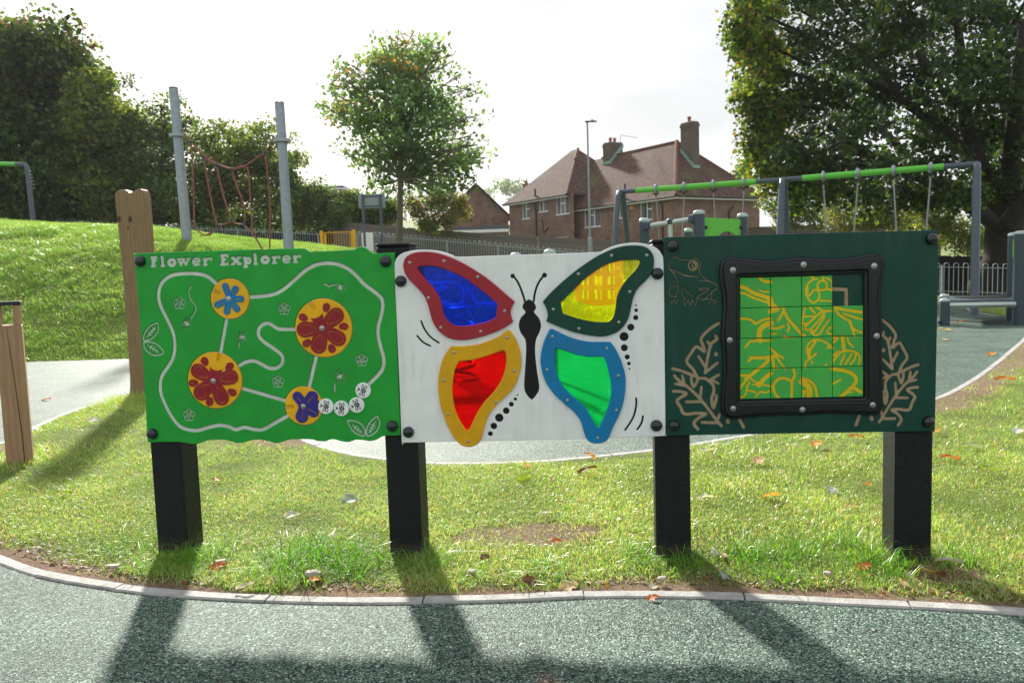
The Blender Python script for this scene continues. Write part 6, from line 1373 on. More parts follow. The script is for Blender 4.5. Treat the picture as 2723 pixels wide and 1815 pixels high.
# chimneys
def chimney(parent, o_, c_, w_, d_, z0, z1, pots, an=th_):
    b = MB(); cx, cy = c_[0] - o_[0], c_[1] - o_[1]
    b.box((cx, cy, (z0 + z1) / 2 - o_[2]), (w_, d_, z1 - z0), an); b.box((cx, cy, z1 - .22 - o_[2]), (w_ + .09, d_ + .09, .16), an); ch = b.build('chimney', BRICKD, parent)
    b = MB(); b.box((cx, cy, z1 + .02 - o_[2]), (w_ - .08, d_ - .08, .08), an); b.build('flaunching', KERBM, ch)
    for px_ in pots: b = MB(); qx, qy = math.cos(an) * px_, math.sin(an) * px_; b.lathe([(.13, 0), (.12, .32), (.15, .34), (.15, .40), (.11, .40)], 12, 'z', (cx + qx, cy + qy, z1 + .05 - o_[2])); b.build('chimney_pot', POT, ch)
    return ch
def rayplane(px, py, a, b_, c_):
    a, b_, c_ = (np.array(v, float) for v in (a, b_, c_)); n = np.cross(b_ - a, c_ - a); d = ray(px, py); k = ((a - CE) @ n) / (d @ n); return CE + d * k
apx = P3(hw, hw, zr); PLR = (P3(0, 0, ZE), P3(0, W1, ZE), apx); PLL = (P3(0, 0, ZE), P3(L1, 0, ZE), apx)
def chim_at(K, ax, px_a, bx, px_b, ztop, pots):
    """corner K on the roof; a = length along E1 reaching image x px_a, b = length along E2 reaching px_b"""
    pxx = lambda q: 1361.5 + FPX * ((np.array([q[0], q[1], K[2]]) - CE) @ CR) / ((np.array([q[0], q[1], K[2]]) - CE) @ CF)
    la = min(np.linspace(.3, 3, 271), key=lambda t: abs(pxx(K[:2] + E1 * t) - px_a)); lb = min(np.linspace(.3, 3, 271), key=lambda t: abs(pxx(K[:2] + E2 * t) - px_b))
    c_ = K[:2] + E1 * la / 2 + E2 * lb / 2; return chimney(HS, ho, (c_[0], c_[1]), lb, la, K[2] - 1.6, ztop, pots), la, lb
KA = rayplane(1843, 444, *PLR); KB = rayplane(1624, 432, *PLL)
chA, aA, bA = chim_at(KA, 0, 1811, 0, 1860, at(1836, 323, KA[1])[2], (-.03,))
chB, aB, bB = chim_at(KB, 0, 1604, 0, 1657, at(1632, 378, KB[1])[2], (-.25, .2))
def flash(parent, a, c_, w_, step):
    b = MB(); a = np.array(a, float); c_ = np.array(c_, float); n = max(2, int(np.linalg.norm(c_ - a) / .16)); an = math.atan2(c_[1] - a[1], c_[0] - a[0])
    for k in range(n): p = a + (c_ - a) * (k + .5) / n - ho; L_ = np.linalg.norm((c_ - a)[:2]) / n; b.box((p[0], p[1], p[2] + w_ / 2 - .04), (L_ * 1.05, .05, w_), an)
    b.build('copper_flashing', COPPER, parent)
def rz_(q2, pl):
    a, b_, c_ = (np.array(v, float) for v in pl); n = np.cross(b_ - a, c_ - a); return a[2] - ((q2[0] - a[0]) * n[0] + (q2[1] - a[1]) * n[1]) / n[2]
def fl_pts(K, pl, la, lb):
    o2 = K[:2] - E1 * .04 - E2 * .04; e = o2 + E1 * (la + .05); f = o2 + E2 * (lb + .05); g = lambda q: (q[0], q[1], rz_(q, pl)); return g(o2), g(e), g(f)
k0, k1, k2 = fl_pts(KA, PLR, aA, bA); flash(chA, k0, k1, .34, 1); flash(chA, k0, k2, .22, 0)
k0, k1, k2 = fl_pts(KB, PLL, aB, bB); flash(chB, k0, k1, .22, 0); flash(chB, k0, k2, .34, 1)
R = empty('tv_aerial', (0, 0, 0), 0, 'thin television aerial on the smaller chimney of the brick house', 'aerial'); a0 = at(1648, 375, 65.); R.location = tuple(a0); b = MB(); ff = lambda x_, y_: tuple(at(x_, y_, 65.) - a0)
b.tube([(0, 0, -.3), ff(1651, 358)], .018, 5); b.build('mast', GREYP, R); b = MB(); b.tube([ff(1650, 359), ff(1694, 367)], .014, 5)
for k in range(7): p = np.array(ff(1656 + 6 * k, 360 + 1.1 * k)); b.tube([p - np.array([0, .25, 0]), p + np.array([0, .25, .0])], .009, 4)
b.build('boom', GREYP, R)
# left block, set higher
Lp = at(1337, 543, 72.5); ZL = Lp[2]; L0 = Lp[:2]
H2 = empty('brick_house', (L0[0], L0[1], 1.6), 0, 'left brown brick house with a mossy hipped roof and white windows', 'house'); h2 = np.array([L0[0], L0[1], 1.6])
A1 = -E1; LB = 9.7; WB = 9.
w0_ = L0 + A1 * .4 + E2 * .4
def lf2(px0, py0, px1, py1):
    a = onplane(px0, py0, w0_, A1); c_ = onplane(px1, py1, w0_, A1); return (min(a[0], c_[0]), max(a[0], c_[0]), min(a[1], c_[1]) - h2[2], max(a[1], c_[1]) - h2[2])
w2 = [lf2(1388, 541, 1409, 580), lf2(1433, 534, 1457, 561), lf2(1478, 526, 1514, 567)]
w2.append(lf2(1473, 632, 1512, 655))
b = MB(); wall(b, w0_ - h2[:2], A1, LB, -1.5, ZL - h2[2] + .05, w2)
wall(b, (L0 + A1 * .4 + E2 * (WB - .4)) - h2[:2], -E2, WB - .8, -1.5, ZL - h2[2] + .05, []); b.build('brick_wall', BRICK, H2)
window(H2, w0_ - h2[:2], A1, *w2[0], (.5,), ((.5, 1, .6),)); window(H2, w0_ - h2[:2], A1, *w2[1], (.45,), ()); window(H2, w0_ - h2[:2], A1, *w2[2], (.35, .66), ((.35, .66, .62),)); window(H2, w0_ - h2[:2], A1, *w2[3], (.5,), ())
P4 = lambda a, c_, z: (lambda q: (q[0], q[1], z))(L0 + A1 * a + E2 * c_)
zr2 = at(1522, 401, 71.2)[2]
poly_uv('roof', [[P4(0, 0, ZL), P4(LB, 0, ZL), P4(LB - 4.3, WB / 2, zr2), P4(4.5, WB / 2, zr2)], [P4(0, WB, ZL), P4(0, 0, ZL), P4(4.5, WB / 2, zr2)], [P4(LB, 0, ZL), P4(LB, WB, ZL), P4(LB - 4.3, WB / 2, zr2)], [P4(LB, WB, ZL), P4(0, WB, ZL), P4(4.5, WB / 2, zr2), P4(LB - 4.3, WB / 2, zr2)]], ROOFM, H2, h2)
hip(P4(LB - 3.0, WB / 2 - 1.3, zr2 - 1.1), P4(LB - 4.3, WB / 2, zr2), H2, h2, .13)
eaves(H2, h2, L0, L0 + A1 * LB, ZL)
q = w0_ + A1 * (onplane(1427, 580, w0_, A1)[0]) - E2 * .08; b = MB(); b.tube([(q[0] - h2[0], q[1] - h2[1], -1), (q[0] - h2[0], q[1] - h2[1], onplane(1425, 502, w0_, A1)[1] - h2[2])], .075, 7); b.build('soil_pipe', PIPEM, H2)
q = w0_ - E2 * .06; b = MB(); tb = [onplane(x_, y_, w0_, A1) for x_, y_ in ((1443, 585), (1446, 612), (1447, 618))]; b.tube([(q[0] + A1[0] * t - h2[0], q[1] + A1[1] * t - h2[1], z - h2[2]) for t, z in tb], .04, 6)
tb = [onplane(x_, y_, w0_, A1) for x_, y_ in ((1460, 605), (1450, 616), (1446, 622))]; b.tube([(q[0] + A1[0] * t - h2[0], q[1] + A1[1] * t - h2[1], z - h2[2]) for t, z in tb], .04, 6); b.build('waste_pipe', PIPEM, H2)
p = at(1399, 489, 80.); o_ = np.array([p[0], p[1], p[2] - 2.]); b = MB(); b.box((0, 0, 1.), (.75, .75, 2.)); R = empty('far_chimney', tuple(o_), 0, 'small red chimney stack peeping over the left house roof', 'chimney'); b.build('stack', BRICK, R); b = MB(); b.lathe([(.13, 0), (.12, .3)], 10, 'z', (0, 0, 2.0)); b.build('chimney_pot', POT, R)
# gabled building to the left
D = 74.; ap = at(1265, 490, D); rt = at(1352, 573, D); ltb = at(1178, 573, D); zb_ = 1.5
R = empty('gabled_house', (ap[0], D, zb_), 0, 'brown brick gable end behind the yellowing shrubs, left of the houses', 'house'); o_ = np.array([ap[0], D, zb_])
b = MB(); b.V = [tuple(np.array(v) - o_) for v in ((ltb[0], D, zb_), (rt[0], D, zb_), (rt[0], D, rt[2]), (ap[0], D, ap[2]), (ltb[0], D, rt[2]))]; b.F = [(0, 1, 2, 3, 4)]
n = len(b.V); b.V += [tuple(np.array(v) - o_) for v in ((rt[0], D, zb_), (rt[0], D + 8, zb_), (rt[0], D + 8, rt[2]), (rt[0], D, rt[2]))]; b.F.append((n, n + 1, n + 2, n + 3)); b.build('brick_wall', BRICK, R)
poly_uv('roof', [[(ap[0], D - .25, ap[2] + .1), (rt[0] + .35, D - .25, rt[2] - .2), (rt[0] + .35, D + 8, rt[2] - .2), (ap[0], D + 8, ap[2] + .1)], [(ltb[0] - .3, D - .25, rt[2] - .2), (ap[0], D - .25, ap[2] + .1), (ap[0], D + 8, ap[2] + .1), (ltb[0] - .3, D + 8, rt[2] - .2)]], ROOFM, R, o_)
b = MB(); b.tube([(0, -.3, ap[2] + .02 - zb_), (rt[0] + .35 - ap[0], -.3, rt[2] - .28 - zb_)], .09, 4); b.tube([(0, -.3, ap[2] + .02 - zb_), (ltb[0] - .3 - ap[0], -.3, rt[2] - .28 - zb_)], .09, 4); b.build('barge_board', PIPEM, R)
b = MB(); b.box((rt[0] + 1.2 - ap[0], 4, 4.2), (2.2, 8, 1.4)); b.build('link_roof', ROOFM, R)
# garage with a pale flat roof edge
D = 60.; a, c_ = at(1205, 604, D), at(1353, 604, D); R = empty('flat_roof_garage', ((a[0] + c_[0]) / 2, D + 2.5, 1.2), 0, 'low flat roofed garage with a pale edge below the gable', 'garage'); zt = a[2] - 1.2; w_ = c_[0] - a[0]
b = MB(); b.box((0, 0, zt / 2 - .3), (w_ - .2, 5, zt - .4)); b.build('brick_wall', BRICK, R); b = MB(); b.box((0, 0, zt - .36), (w_, 5.2, .22)); b.build('fascia', WHITEP, R); b = MB(); b.box((0, .05, zt - .13), (w_ + .1, 5.3, .22)); b.build('roof', GREYP2, R)
# low brick wall right of the house, pale building glimpses
D = 50.; a, c_ = at(1985, 607, D), at(2500, 600, D); b = MB(); b.box(((a[0] + c_[0]) / 2, D, a[2] / 2), (c_[0] - a[0], .25, a[2])); b.box(((a[0] + c_[0]) / 2, D, a[2] + .03), (c_[0] - a[0], .32, .06)); o = b.build('garden_wall', BRICKD, loc=((a[0] + c_[0]) / 2, D, 0)); tag(o, 'low dark brick garden wall running right from the house', 'wall')
for px0, px1, py, D, lab in ((815, 880, 512, 66., 'pale roofed bungalow behind the bushes left of the notice board'), (890, 1005, 545, 62., 'low building with a pale roof edge behind the notice board')):
    a, c_ = at(px0, py, D), at(px1, py, D); zt = a[2] - 2; R = empty('bungalow', ((a[0] + c_[0]) / 2, D + 2, 2.0), 0, lab, 'bungalow'); w_ = c_[0] - a[0] + 2
    b = MB(); b.box((0, 0, zt / 2 - .3), (w_, 4, zt)); b.build('wall', BRICK, R); b = MB(); b.box((0, 0, zt + .22), (w_ + .4, 4.4, .14)); b.build('roof_edge', WHITEP, R); b = MB(); b.box((0, .2, zt + .40), (w_, 4, .2)); b.build('roof', GREYP2, R)

# ------------------------------------------------------------------ trees and shrubs
PAL_DK = [(.060, .112, .028), (.085, .15, .032), (.13, .19, .036), (.045, .085, .027)]
PAL_RED = PAL_DK + [(.12, .065, .035), (.15, .075, .04)]
PAL_YG = [(.13, .18, .025), (.19, .23, .03), (.09, .14, .022), (.26, .26, .035), (.06, .11, .02)]
PAL_MID = [(.09, .145, .04), (.12, .18, .04), (.065, .11, .035), (.16, .20, .045)]
PAL_AUT = [(.15, .235, .11), (.12, .205, .10), (.18, .25, .095), (.10, .19, .09), (.30, .14, .03)]
PAL_OLV = [(.15, .145, .05), (.20, .17, .06), (.11, .12, .04), (.26, .21, .05), (.08, .1, .03)]
PAL_MAPLE_SHADED = [(.024, .050, .018), (.034, .066, .020), (.019, .038, .015), (.060, .095, .018)]  # core leaf colours darkened for the shade inside the crown
PAL_MAPLE_BACKLIT = [(.14, .21, .028), (.21, .27, .03), (.08, .145, .025), (.07, .125, .025), (.27, .26, .035), (.24, .16, .03)]  # left edge leaf colours brightened and yellowed for sun coming through them
def leaves_np(centres, radii, n, size, pal, shape='diamond', shell=.55, droop=.3, cvar=.35, flat=.75, clump=0.0):
    """leaf cards spread through the crown's clumps; returns V, F, colours"""
    C_ = np.array(centres, float); Rr = np.array(radii, float); wgt = Rr ** 2; wgt /= wgt.sum()
    # twigs first: leaves gather along short sprays inside each clump
    ns = max(1, n // 26); ci = RNG.choice(len(C_), ns, p=wgt); d = RNG.normal(size=(ns, 3)); d /= np.linalg.norm(d, axis=1)[:, None]
    rr = Rr[ci] * (shell + (1 - shell) * RNG.random(ns) ** .7) * (1 + .24 * RNG.normal(size=ns)); sp = C_[ci] + d * rr[:, None] * np.array([1, 1, .92])
    k = RNG.integers(0, ns, n); sd = np.clip(RNG.normal(size=(n, 3)), -1.25, 1.25) * (size * 1.6 + Rr[ci[k]][:, None] * .04) * np.array([1, 1, .7]); P = sp[k] + sd
    nrm = d[k] * .55 + RNG.normal(size=(n, 3)) * .6 + np.array([0, 0, .55]); nrm /= np.linalg.norm(nrm, axis=1)[:, None]
    a = RNG.normal(size=(n, 3)); a -= nrm * (a * nrm).sum(1)[:, None]; a[:, 2] -= droop; a -= nrm * (a * nrm).sum(1)[:, None]; a /= np.linalg.norm(a, axis=1)[:, None]; b_ = np.cross(nrm, a)
    s_ = size * RNG.uniform(.55, 1.25, n)[:, None]
    if shape == 'diamond':
        q = [(-.5, 0), (.0, -.33), (.5, 0), (.0, .33)]; F0 = [[0, 1, 2], [0, 2, 3]]; lift = [0, .08, 0, .08]
    else:   # maple: five lobes
        q = [(-.42, 0), (-.30, -.34), (-.02, -.26), (.10, -.50), (.20, -.16), (.56, 0), (.20, .16), (.10, .50), (-.02, .26), (-.30, .34)]
        F0 = [[0, 1, 2], [2, 3, 4], [4, 5, 6], [6, 7, 8], [8, 9, 0], [0, 2, 8], [2, 4, 6], [2, 6, 8]]; lift = [0, .06, 0, .08, 0, 0, 0, .08, 0, .06]
    V = np.stack([P + a * s_ * x_ + b_ * s_ * y_ + nrm * s_ * l_ for (x_, y_), l_ in zip(q, lift)], 1).reshape(-1, 3); nv = len(q)
    F = (np.arange(n)[:, None, None] * nv + np.array(F0)[None]).reshape(-1, 3)
    palA = np.array(pal, float); cc = palA[(RNG.integers(0, len(palA), ns)[k] * (RNG.random(n) < .6) + RNG.integers(0, len(palA), n) * (RNG.random(n) >= .6)) % len(palA)]
    cl = (1 + cvar * RNG.normal(size=len(C_)) * .6)[ci[k]][:, None]; cc = np.clip(cc * np.clip(cl, .55, 1.6) * RNG.uniform(.7, 1.35, (n, 1)), .004, .9)
    return V, F, np.repeat(cc, nv, axis=0)
def crown_mesh(name, layers, parent, o_, m=None):
    VV, FF, CC = [], [], []; off = 0
    for l in layers: V, F, c = leaves_np(**l); VV.append(V); FF.append(F + off); CC.append(c); off += len(V)
    return mk(name, np.concatenate(VV) - o_, np.concatenate(FF), m or LEAF, parent, col=np.concatenate(CC))
def limbs(base, top, centres, r0, o_, m, parent, rmin=.02, sub=2, trunk_name='trunk', wig=.12, frac=(.42, .95)):
    base = np.array(base, float); top = np.array(top, float); H = np.linalg.norm(top - base); n = 9; tr = []
    for i in range(n + 1):
        f = i / n; tr.append(base + (top - base) * f + np.array([hnoise(f * 3, 1, 1, 3), hnoise(f * 3, 5, 1, 4), 0]) * wig * H * .12 * f)
    rs = [r0 * (1.35 if i == 0 else 1) * (1 - .80 * (i / n)) for i in range(n + 1)]
    b = MB(); b.tube([p - o_ for p in tr], rs, 12); b.build(trunk_name, m, parent, smooth=True)
    b = MB()
    for c_ in centres:
        c_ = np.array(c_, float); f = float(np.clip(((c_ - base) @ (top - base)) / H / H - .22, frac[0], frac[1])); i = f * n; i0 = int(min(i, n - 1)); st = tr[i0] + (tr[i0 + 1] - tr[i0]) * (i - i0); rr = rs[i0] * .55
        mid = st + (c_ - st) * .5 + np.array([0, 0, .10 * np.linalg.norm(c_ - st)]) + RNG.normal(size=3) * .06 * np.linalg.norm(c_ - st)
        b.tube([st - o_, st + (mid - st) * .5 + RNG.normal(size=3) * .02 - o_, mid - o_, c_ - o_], [rr, rr * .7, rr * .45, max(rmin, rr * .18)], 7)
        for k in range(sub if np.linalg.norm(c_ - st) > 1.2 else 0):
            e = c_ + RNG.normal(size=3) * np.linalg.norm(c_ - st) * .05; s0 = st + (c_ - st) * RNG.uniform(.45, .8) + np.array([0, 0, .03]); b.tube([s0 - o_, (s0 + e) / 2 + RNG.normal(size=3) * .08 - o_, e - o_], [rr * .35, rr * .22, rmin * .6], 5)
    if centres: b.build('branches', m, parent, smooth=True)['kind'] = 'stuff'
def plant(name, cat, label, blobs, D, n, size, pal, trunk=None, r0=.2, dr=3., group=None, shape='diamond', bark=None, m=None, extra=None, shell=.5, dense_back=True, zbase=None, lean=0):
    """blobs [(px,py,rpx[,dD])] seen at distance D"""
    cs, rs = [], []
    for q in blobs:
        dd = q[3] if len(q) > 3 else RNG.uniform(-dr, dr); c_ = at(q[0], q[1], D + dd); cs.append(c_); rs.append(q[2] * (D + dd) / FPX)
    if trunk: bx, by = at(trunk[0], trunk[1], D)[0], D; tp = at(trunk[2], trunk[3], D)
    else: mc = np.mean(cs, axis=0); bx, by = mc[0], D; tp = None
    z0 = float(gz(bx, by)) if zbase is None else zbase
    R = empty(name, (bx, by, z0), 0, label, cat, group); o_ = np.array([bx, by, z0])
    sat = [(c_ + (lambda v: v / np.linalg.norm(v))(RNG.normal(size=3) * np.array([1, .6, 1]) + np.array([0, 0, .45])) * r_ * RNG.uniform(.85, 1.2), r_ * RNG.uniform(.2, .42)) for c_, r_ in zip(cs, rs) for _ in range(3)]
    L = [dict(centres=cs + [q[0] for q in sat], radii=[r_ * .92 for r_ in rs] + [q[1] for q in sat], n=n, size=size, pal=pal, shape=shape, shell=shell)]
    if extra: L += extra(cs, rs)
    if tp is None: tp = np.mean(cs, axis=0) + np.array([0, 0, np.mean(rs) * .3])
    limbs((bx, by, z0 - .1), tp, cs, r0, o_, bark or BARK, R)
    crown_mesh('crown', L, R, o_, m); return R
plant('broadleaf_tree', 'tree', 'tallest dark tree with a reddish crown at the far left', [(-60, 170, 110), (20, 165, 95), (40, 110, 50), (110, 130, 75), (165, 135, 45), (190, 190, 55), (120, 230, 90), (30, 280, 110), (-60, 330, 130), (215, 255, 50), (160, 330, 90), (245, 200, 35), (60, 400, 110), (150, 440, 90), (-40, 460, 110), (225, 400, 70), (60, 510, 90)], 46, 46000, .33, PAL_DK, (70, 600, 60, 140), .42, 3.5,
      extra=lambda cs, rs: [dict(centres=cs[:6], radii=[r * 1.02 for r in rs[:6]], n=3600, size=.33, pal=[(.13, .08, .04), (.10, .07, .035), (.15, .10, .04)], shell=.85)])
plant('broadleaf_tree', 'tree', 'yellow green tree right of the tallest dark tree', [(240, 225, 35), (265, 260, 45), (250, 320, 60), (300, 300, 40), (300, 370, 60), (255, 420, 70), (325, 430, 55), (340, 350, 35), (290, 490, 70), (345, 500, 60)], 43, 21000, .27, PAL_YG + PAL_MID, (300, 590, 285, 280), .25, 2)
for blobs, n_, pal_, tr_, lab in (([(375, 290, 18), (400, 330, 32), (440, 300, 24), (470, 270, 16), (425, 380, 45), (475, 360, 35), (400, 440, 55), (460, 440, 50), (430, 510, 60), (500, 320, 15), (335, 215, 14)], 11000, PAL_MID, (430, 590, 430, 330), 'airy green tree behind the left galvanised pole'),
   ([(535, 365, 26), (575, 345, 24), (615, 360, 28), (560, 410, 45), (620, 430, 45), (540, 470, 50), (600, 510, 50), (650, 500, 45), (520, 550, 40), (600, 560, 40)], 15000, PAL_YG + PAL_MID, (590, 600, 580, 400), 'bushy light green tree behind the rope net'),
   ([(660, 365, 24), (695, 345, 20), (740, 330, 14), (715, 390, 34), (680, 430, 42), (745, 430, 34), (700, 490, 45), (765, 480, 34), (730, 550, 40), (790, 420, 14), (780, 370, 10), (800, 520, 30)], 11000, PAL_MID + PAL_YG, (715, 610, 705, 400), 'loose leaning tree behind the right galvanised pole')):
    plant('broadleaf_tree', 'tree', lab, blobs, 44, int(n_ * .8), .22, pal_, tr_, .14, 2, group='small trees behind the mound')
plant('dark_thicket', 'shrubbery', 'dark shrub thicket under the trees along the left fence', [(30, 560, 60), (120, 560, 60), (210, 560, 60), (300, 560, 55), (390, 565, 50), (470, 560, 50), (560, 585, 35), (640, 590, 32), (720, 590, 35), (-40, 520, 60), (60, 480, 60), (180, 500, 60)], 44.5, 30000, .24, PAL_DK, None, .12, 1.5)
for blobs, pal_, lab, D_ in (([(775, 545, 30), (810, 525, 30), (850, 520, 28), (800, 580, 38), (850, 570, 34), (880, 545, 28), (905, 560, 26), (890, 590, 26)], PAL_MID, 'rounded dark green bramble bush left of the notice board', 45),
      ([(930, 530, 22), (955, 560, 26), (1000, 570, 26), (1040, 565, 24), (975, 585, 24), (935, 570, 22)], PAL_DK + PAL_YG, 'dark bush behind the blank notice board', 46)):
    plant('bush', 'bush', lab, blobs, D_, 11000, .17, pal_, None, .07, 1.2, group='bushes along the boarded fence')
plant('straggly_shrub', 'shrub', 'straggly yellowing shrub on pale stems right of the young tree', [(1080, 540, 22), (1110, 560, 26), (1150, 545, 30), (1190, 540, 30), (1215, 560, 26), (1225, 535, 18), (1170, 580, 26), (1130, 590, 18), (1200, 590, 16), (1235, 575, 12)], 42.5, 9000, .13, PAL_OLV, (1130, 608, 1160, 545), .09, .8, bark=BARKP, shell=.3)
plant('fern_bush', 'bush', 'low bright green bush at the foot of the straggly shrub', [(1135, 597, 13), (1150, 602, 12), (1120, 603, 10)], 42.6, 1500, .12, PAL_YG, None, .03, .4)
# young tree in the middle
YT = [(1070, 130, 34), (1035, 150, 34), (1110, 150, 36), (1000, 185, 38), (1060, 190, 52), (1120, 200, 48), (1150, 215, 30), (965, 235, 36), (1030, 250, 62), (1100, 262, 62), (1175, 265, 40), (925, 290, 32), (985, 305, 56), (1060, 330, 75), (1140, 330, 62), (1205, 300, 30), (1215, 345, 32), (950, 350, 38), (1010, 390, 58), (1090, 400, 70), (1170, 400, 55), (1235, 415, 30), (975, 410, 26), (1020, 450, 44, 1.2), (1130, 455, 58), (1190, 450, 42), (1255, 425, 22), (1285, 420, 14), (1095, 500, 44, 1.3), (1150, 505, 38), (1010, 490, 26, 1.2), (1225, 470, 22), (890, 300, 16), (870, 288, 9), (905, 400, 12), (1270, 385, 8), (1250, 235, 10), (1060, 80, 9), (1100, 85, 9), (1135, 105, 12)]
YT += [(1072 + 190 * math.cos(a) * random.uniform(.86, 1.1), 318 + 232 * math.sin(a) * random.uniform(.84, 1.08), random.uniform(8, 17)) for a in [random.uniform(-3.0, 1.2) for _ in range(34)]]
plant('young_tree', 'tree', 'slender young tree with an orange tinged crown beside the notice board', [(q[0], q[1], q[2] * random.uniform(.74, 1.0)) + tuple(q[3:]) for q in YT], 28.5, 12500, .19, PAL_AUT[:4], (1062, 700, 1068, 170), .135, 1.6, bark=BARKP, shell=.45,
      extra=lambda cs, rs: [dict(centres=[cs[i] for i in (0, 1, 2, 3, 4, 7, 11, 32, 33)], radii=[rs[i] * 1.02 for i in (0, 1, 2, 3, 4, 7, 11, 32, 33)], n=450, size=.19, pal=[(.36, .20, .05), (.28, .20, .05), (.22, .20, .06)], shell=.7)])
# great maple on the right
BARKD = mat('dark_bark', (0.030, 0.025, 0.020), 0.9, noise=0.5, nscale=9, bump=0.8, bscale=18)  # bark colour darkened so trunk and limbs show as a backlit silhouette
def maple():
    edge = [(1985, 20, 38), (1975, 70, 34), (2020, 50, 50), (1955, 100, 22), (1985, 130, 42), (2030, 130, 50), (2000, 185, 40), (2050, 200, 50), (1985, 250, 30), (2020, 270, 45), (1975, 275, 18), (2015, 330, 40), (2055, 300, 50), (2010, 385, 36), (2050, 380, 45), (2010, 430, 34), (2055, 440, 40), (2025, 470, 26), (2085, 480, 36), (2045, -10, 50), (1990, 450, 14), (2035, 500, 14)]
    core = []
    for yy in range(-60, 500, 68):
        for xx in range(2095, 2860, 80):
            core.append((xx + random.uniform(-22, 22) + (34 if (yy // 68) % 2 else 0), yy + random.uniform(-20, 20), random.uniform(44, 66), random.uniform(-3.5, 6)))
    low = [(2130, 500, 42, 1), (2190, 510, 36, -1), (2150, 450, 40), (2250, 500, 40), (2320, 520, 34, -1), (2400, 520, 40), (2480, 530, 36, 1), (2560, 520, 46, -2), (2640, 520, 55, 1), (2720, 540, 60), (2290, 560, 26, 1), (2110, 540, 26, 2), (2360, 560, 22, 2)]
    D = 25.; bx = at(2665, 640, D)[0]; R = empty('great_maple', (bx, D + .5, 0), 0, 'huge dark maple filling the upper right, its left edge leaves coloured yellow for backlight', 'tree'); o_ = np.array([bx, D + .5, 0.])
    def mkc(L, dr):
        cs, rs = [], []
        for q in L: dd = q[3] if len(q) > 3 else RNG.uniform(-dr, dr); cs.append(at(q[0], q[1], D + dd)); rs.append(q[2] * (D + dd) / FPX)
        return cs, rs
    ec, er = mkc(edge, 2); cc, crr = mkc(core, 4); lc, lr = mkc(low, 2)
    base = np.array([bx, D + .5, -.1]); b = MB(); J = lambda x_, y_, d_: at(x_, y_, D + d_) - o_
    tk = [base - o_, J(2672, 690, .5), J(2670, 620, .5), J(2678, 540, .4)]
    b.tube(tk, [.85, .62, .55, .52], 14); b.build('trunk', BARKD, R, smooth=True)
    b = MB(); L_ = [([(2675, 560), (2620, 470), (2570, 330), (2560, 180), (2540, 20)], .34), ([(2672, 620), (2600, 560), (2500, 500), (2400, 450), (2290, 400), (2200, 330)], .26), ([(2678, 560), (2690, 420), (2700, 250), (2720, 60)], .36), ([(2600, 440), (2500, 340), (2400, 270), (2300, 210), (2200, 160)], .20), ([(2565, 300), (2480, 200), (2420, 90), (2380, -20)], .18), ([(2480, 490), (2380, 380), (2330, 330), (2240, 270)], .14), ([(2675, 600), (2760, 480), (2850, 380)], .3), ([(2420, 455), (2300, 440), (2180, 430), (2090, 400)], .12), ([(2400, 270), (2330, 175), (2250, 110), (2150, 70)], .11), ([(2300, 400), (2230, 420), (2140, 470)], .09), ([(2560, 200), (2480, 170), (2400, 180)], .10)]
    for pts, r_ in L_:
        P = cat_rom([J(*p, RNG.uniform(-1.2, 1.2)) for p in pts], 4, False); b.tube(P, list(np.linspace(r_, r_ * .28, len(P))), 9)
    for c_, r_ in list(zip(cc, crr))[::2] + list(zip(ec, er))[::2]:
        c_ = np.array(c_) - o_; st = c_ + (np.array([0, 0, 9.]) * .0 + (np.array([-1., 0, 6.]) - c_) * .28); b.tube([st, (st + c_) / 2 + RNG.normal(size=3) * .15, c_], [.06, .045, .02], 5)
    bo = b.build('branches', BARKD, R, smooth=True); bo['kind'] = 'stuff'
    crown_mesh('crown', [dict(centres=cc, radii=crr, n=46000, size=.17, pal=PAL_MAPLE_SHADED, shape='maple', shell=.35), dict(centres=ec, radii=er, n=14000, size=.155, pal=PAL_MAPLE_BACKLIT + PAL_MAPLE_SHADED[:2], shape='maple', shell=.3), dict(centres=lc, radii=lr, n=10000, size=.155, pal=PAL_MAPLE_SHADED + PAL_MAPLE_BACKLIT[:3], shape='maple', shell=.3)], R, o_, LEAFD)
maple()
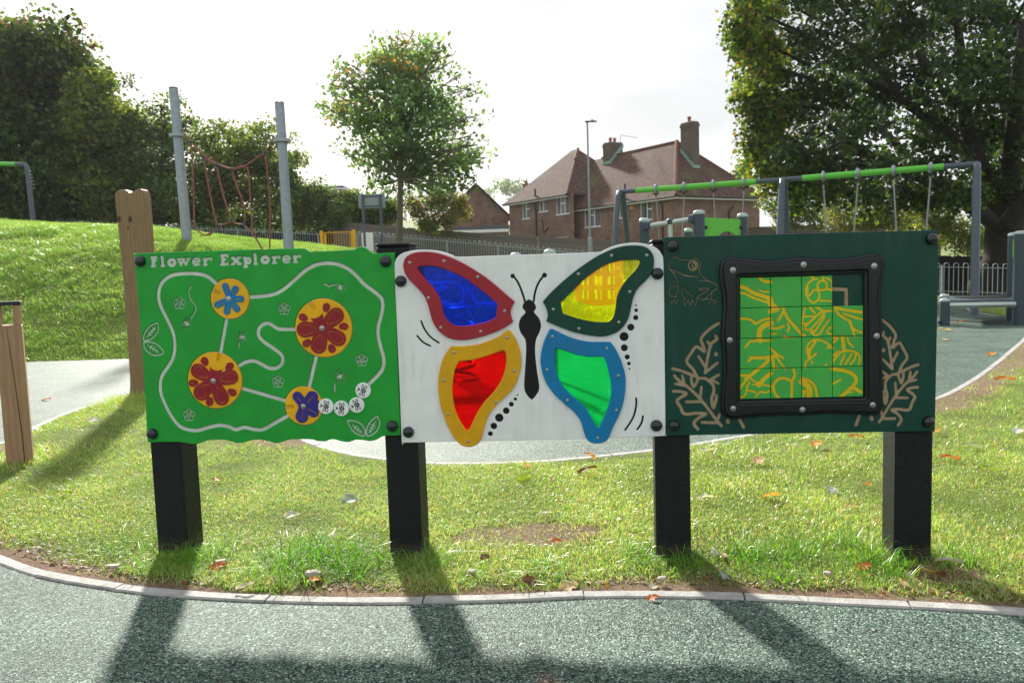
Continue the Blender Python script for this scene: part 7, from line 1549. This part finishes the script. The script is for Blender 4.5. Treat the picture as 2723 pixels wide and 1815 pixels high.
for blobs, n_, pal_, lab, D_, sz in (([(2055, 540, 30), (2090, 570, 36), (2140, 560, 40), (2180, 580, 34), (2110, 520, 26)], 6500, PAL_MID + PAL_YG, 'green hedge bush right of the brick house', 46, .16),
      ([(2250, 585, 40), (2310, 590, 36), (2370, 580, 38), (2420, 590, 36), (2220, 560, 26)], 7500, PAL_OLV + PAL_YG, 'yellowish hedge bush behind the swing chains', 40, .15),
      ([(2480, 590, 34), (2530, 600, 36), (2490, 640, 30), (2560, 640, 36), (2620, 620, 34), (2600, 665, 26), (2680, 640, 30), (2740, 630, 34), (2450, 560, 24)], 11000, PAL_YG + PAL_OLV[:2], 'sunlit yellow green bush beyond the dark fence at the right', 33, .13)):
    plant('bush', 'bush', lab, blobs, D_, n_, sz, pal_, None, .06, 1., group='sunlit bushes beyond the right fences', zbase=0)
plant('far_tree', 'tree', 'distant pale tree showing between the house roof and the maple', [(1995, 452, 12), (1975, 460, 10), (2015, 450, 12), (2040, 470, 16), (1960, 470, 8)], 110, 1500, .5, PAL_YG + PAL_MID, None, .2, 2, zbase=4)
# wooded hill far behind
cs, rs = [], []
for i in range(90):
    px = random.uniform(1150, 2200); rr = random.uniform(7, 15); top = 520 - 26 * math.exp(-((px - 1380) / 60) ** 2) if px < 1600 else 470
    cs.append(at(px, top - rr * .3 + random.uniform(0, 26), 420 + random.uniform(-30, 30))); rs.append(rr * 420 / FPX)
for px, py, rr in ((1337, 493, 9), (1362, 500, 10), (1384, 497, 8), (1318, 508, 8), (1405, 505, 9)): cs.append(at(px, py, 400)); rs.append(rr * 400 / FPX)
V, F, c = leaves_np(cs, rs, 14000, 1.7, PAL_MID, shell=.6); tag(mk('hill_wood', V, F, LEAF, col=c), 'distant wooded hill between the gable and the houses', 'wood', kind='stuff')

# ------------------------------------------------------------------ air
HAZE = 1
if HAZE:
    b = MB(); b.box((0, 0, 0), (1, 1, 1)); hz = b.build('haze', None); hz.scale = (760, 900, 74); hz.location = (20, 300, 34); hz['kind'] = 'stuff'; hz['label'] = 'thin bright haze in the autumn air'
    hm = bpy.data.materials.new('haze_air'); hm.use_nodes = True; t = hm.node_tree; t.nodes.clear(); pv = t.nodes.new('ShaderNodeVolumePrincipled'); oo = t.nodes.new('ShaderNodeOutputMaterial')
    pv.inputs['Color'].default_value = (.92, .95, 1, 1); pv.inputs['Density'].default_value = .00022; pv.inputs['Anisotropy'].default_value = .3
    t.links.new(pv.outputs[0], oo.inputs['Volume']); hz.data.materials.append(hm)
    SC.cycles.volume_max_steps = 64; SC.cycles.volume_bounces = 0
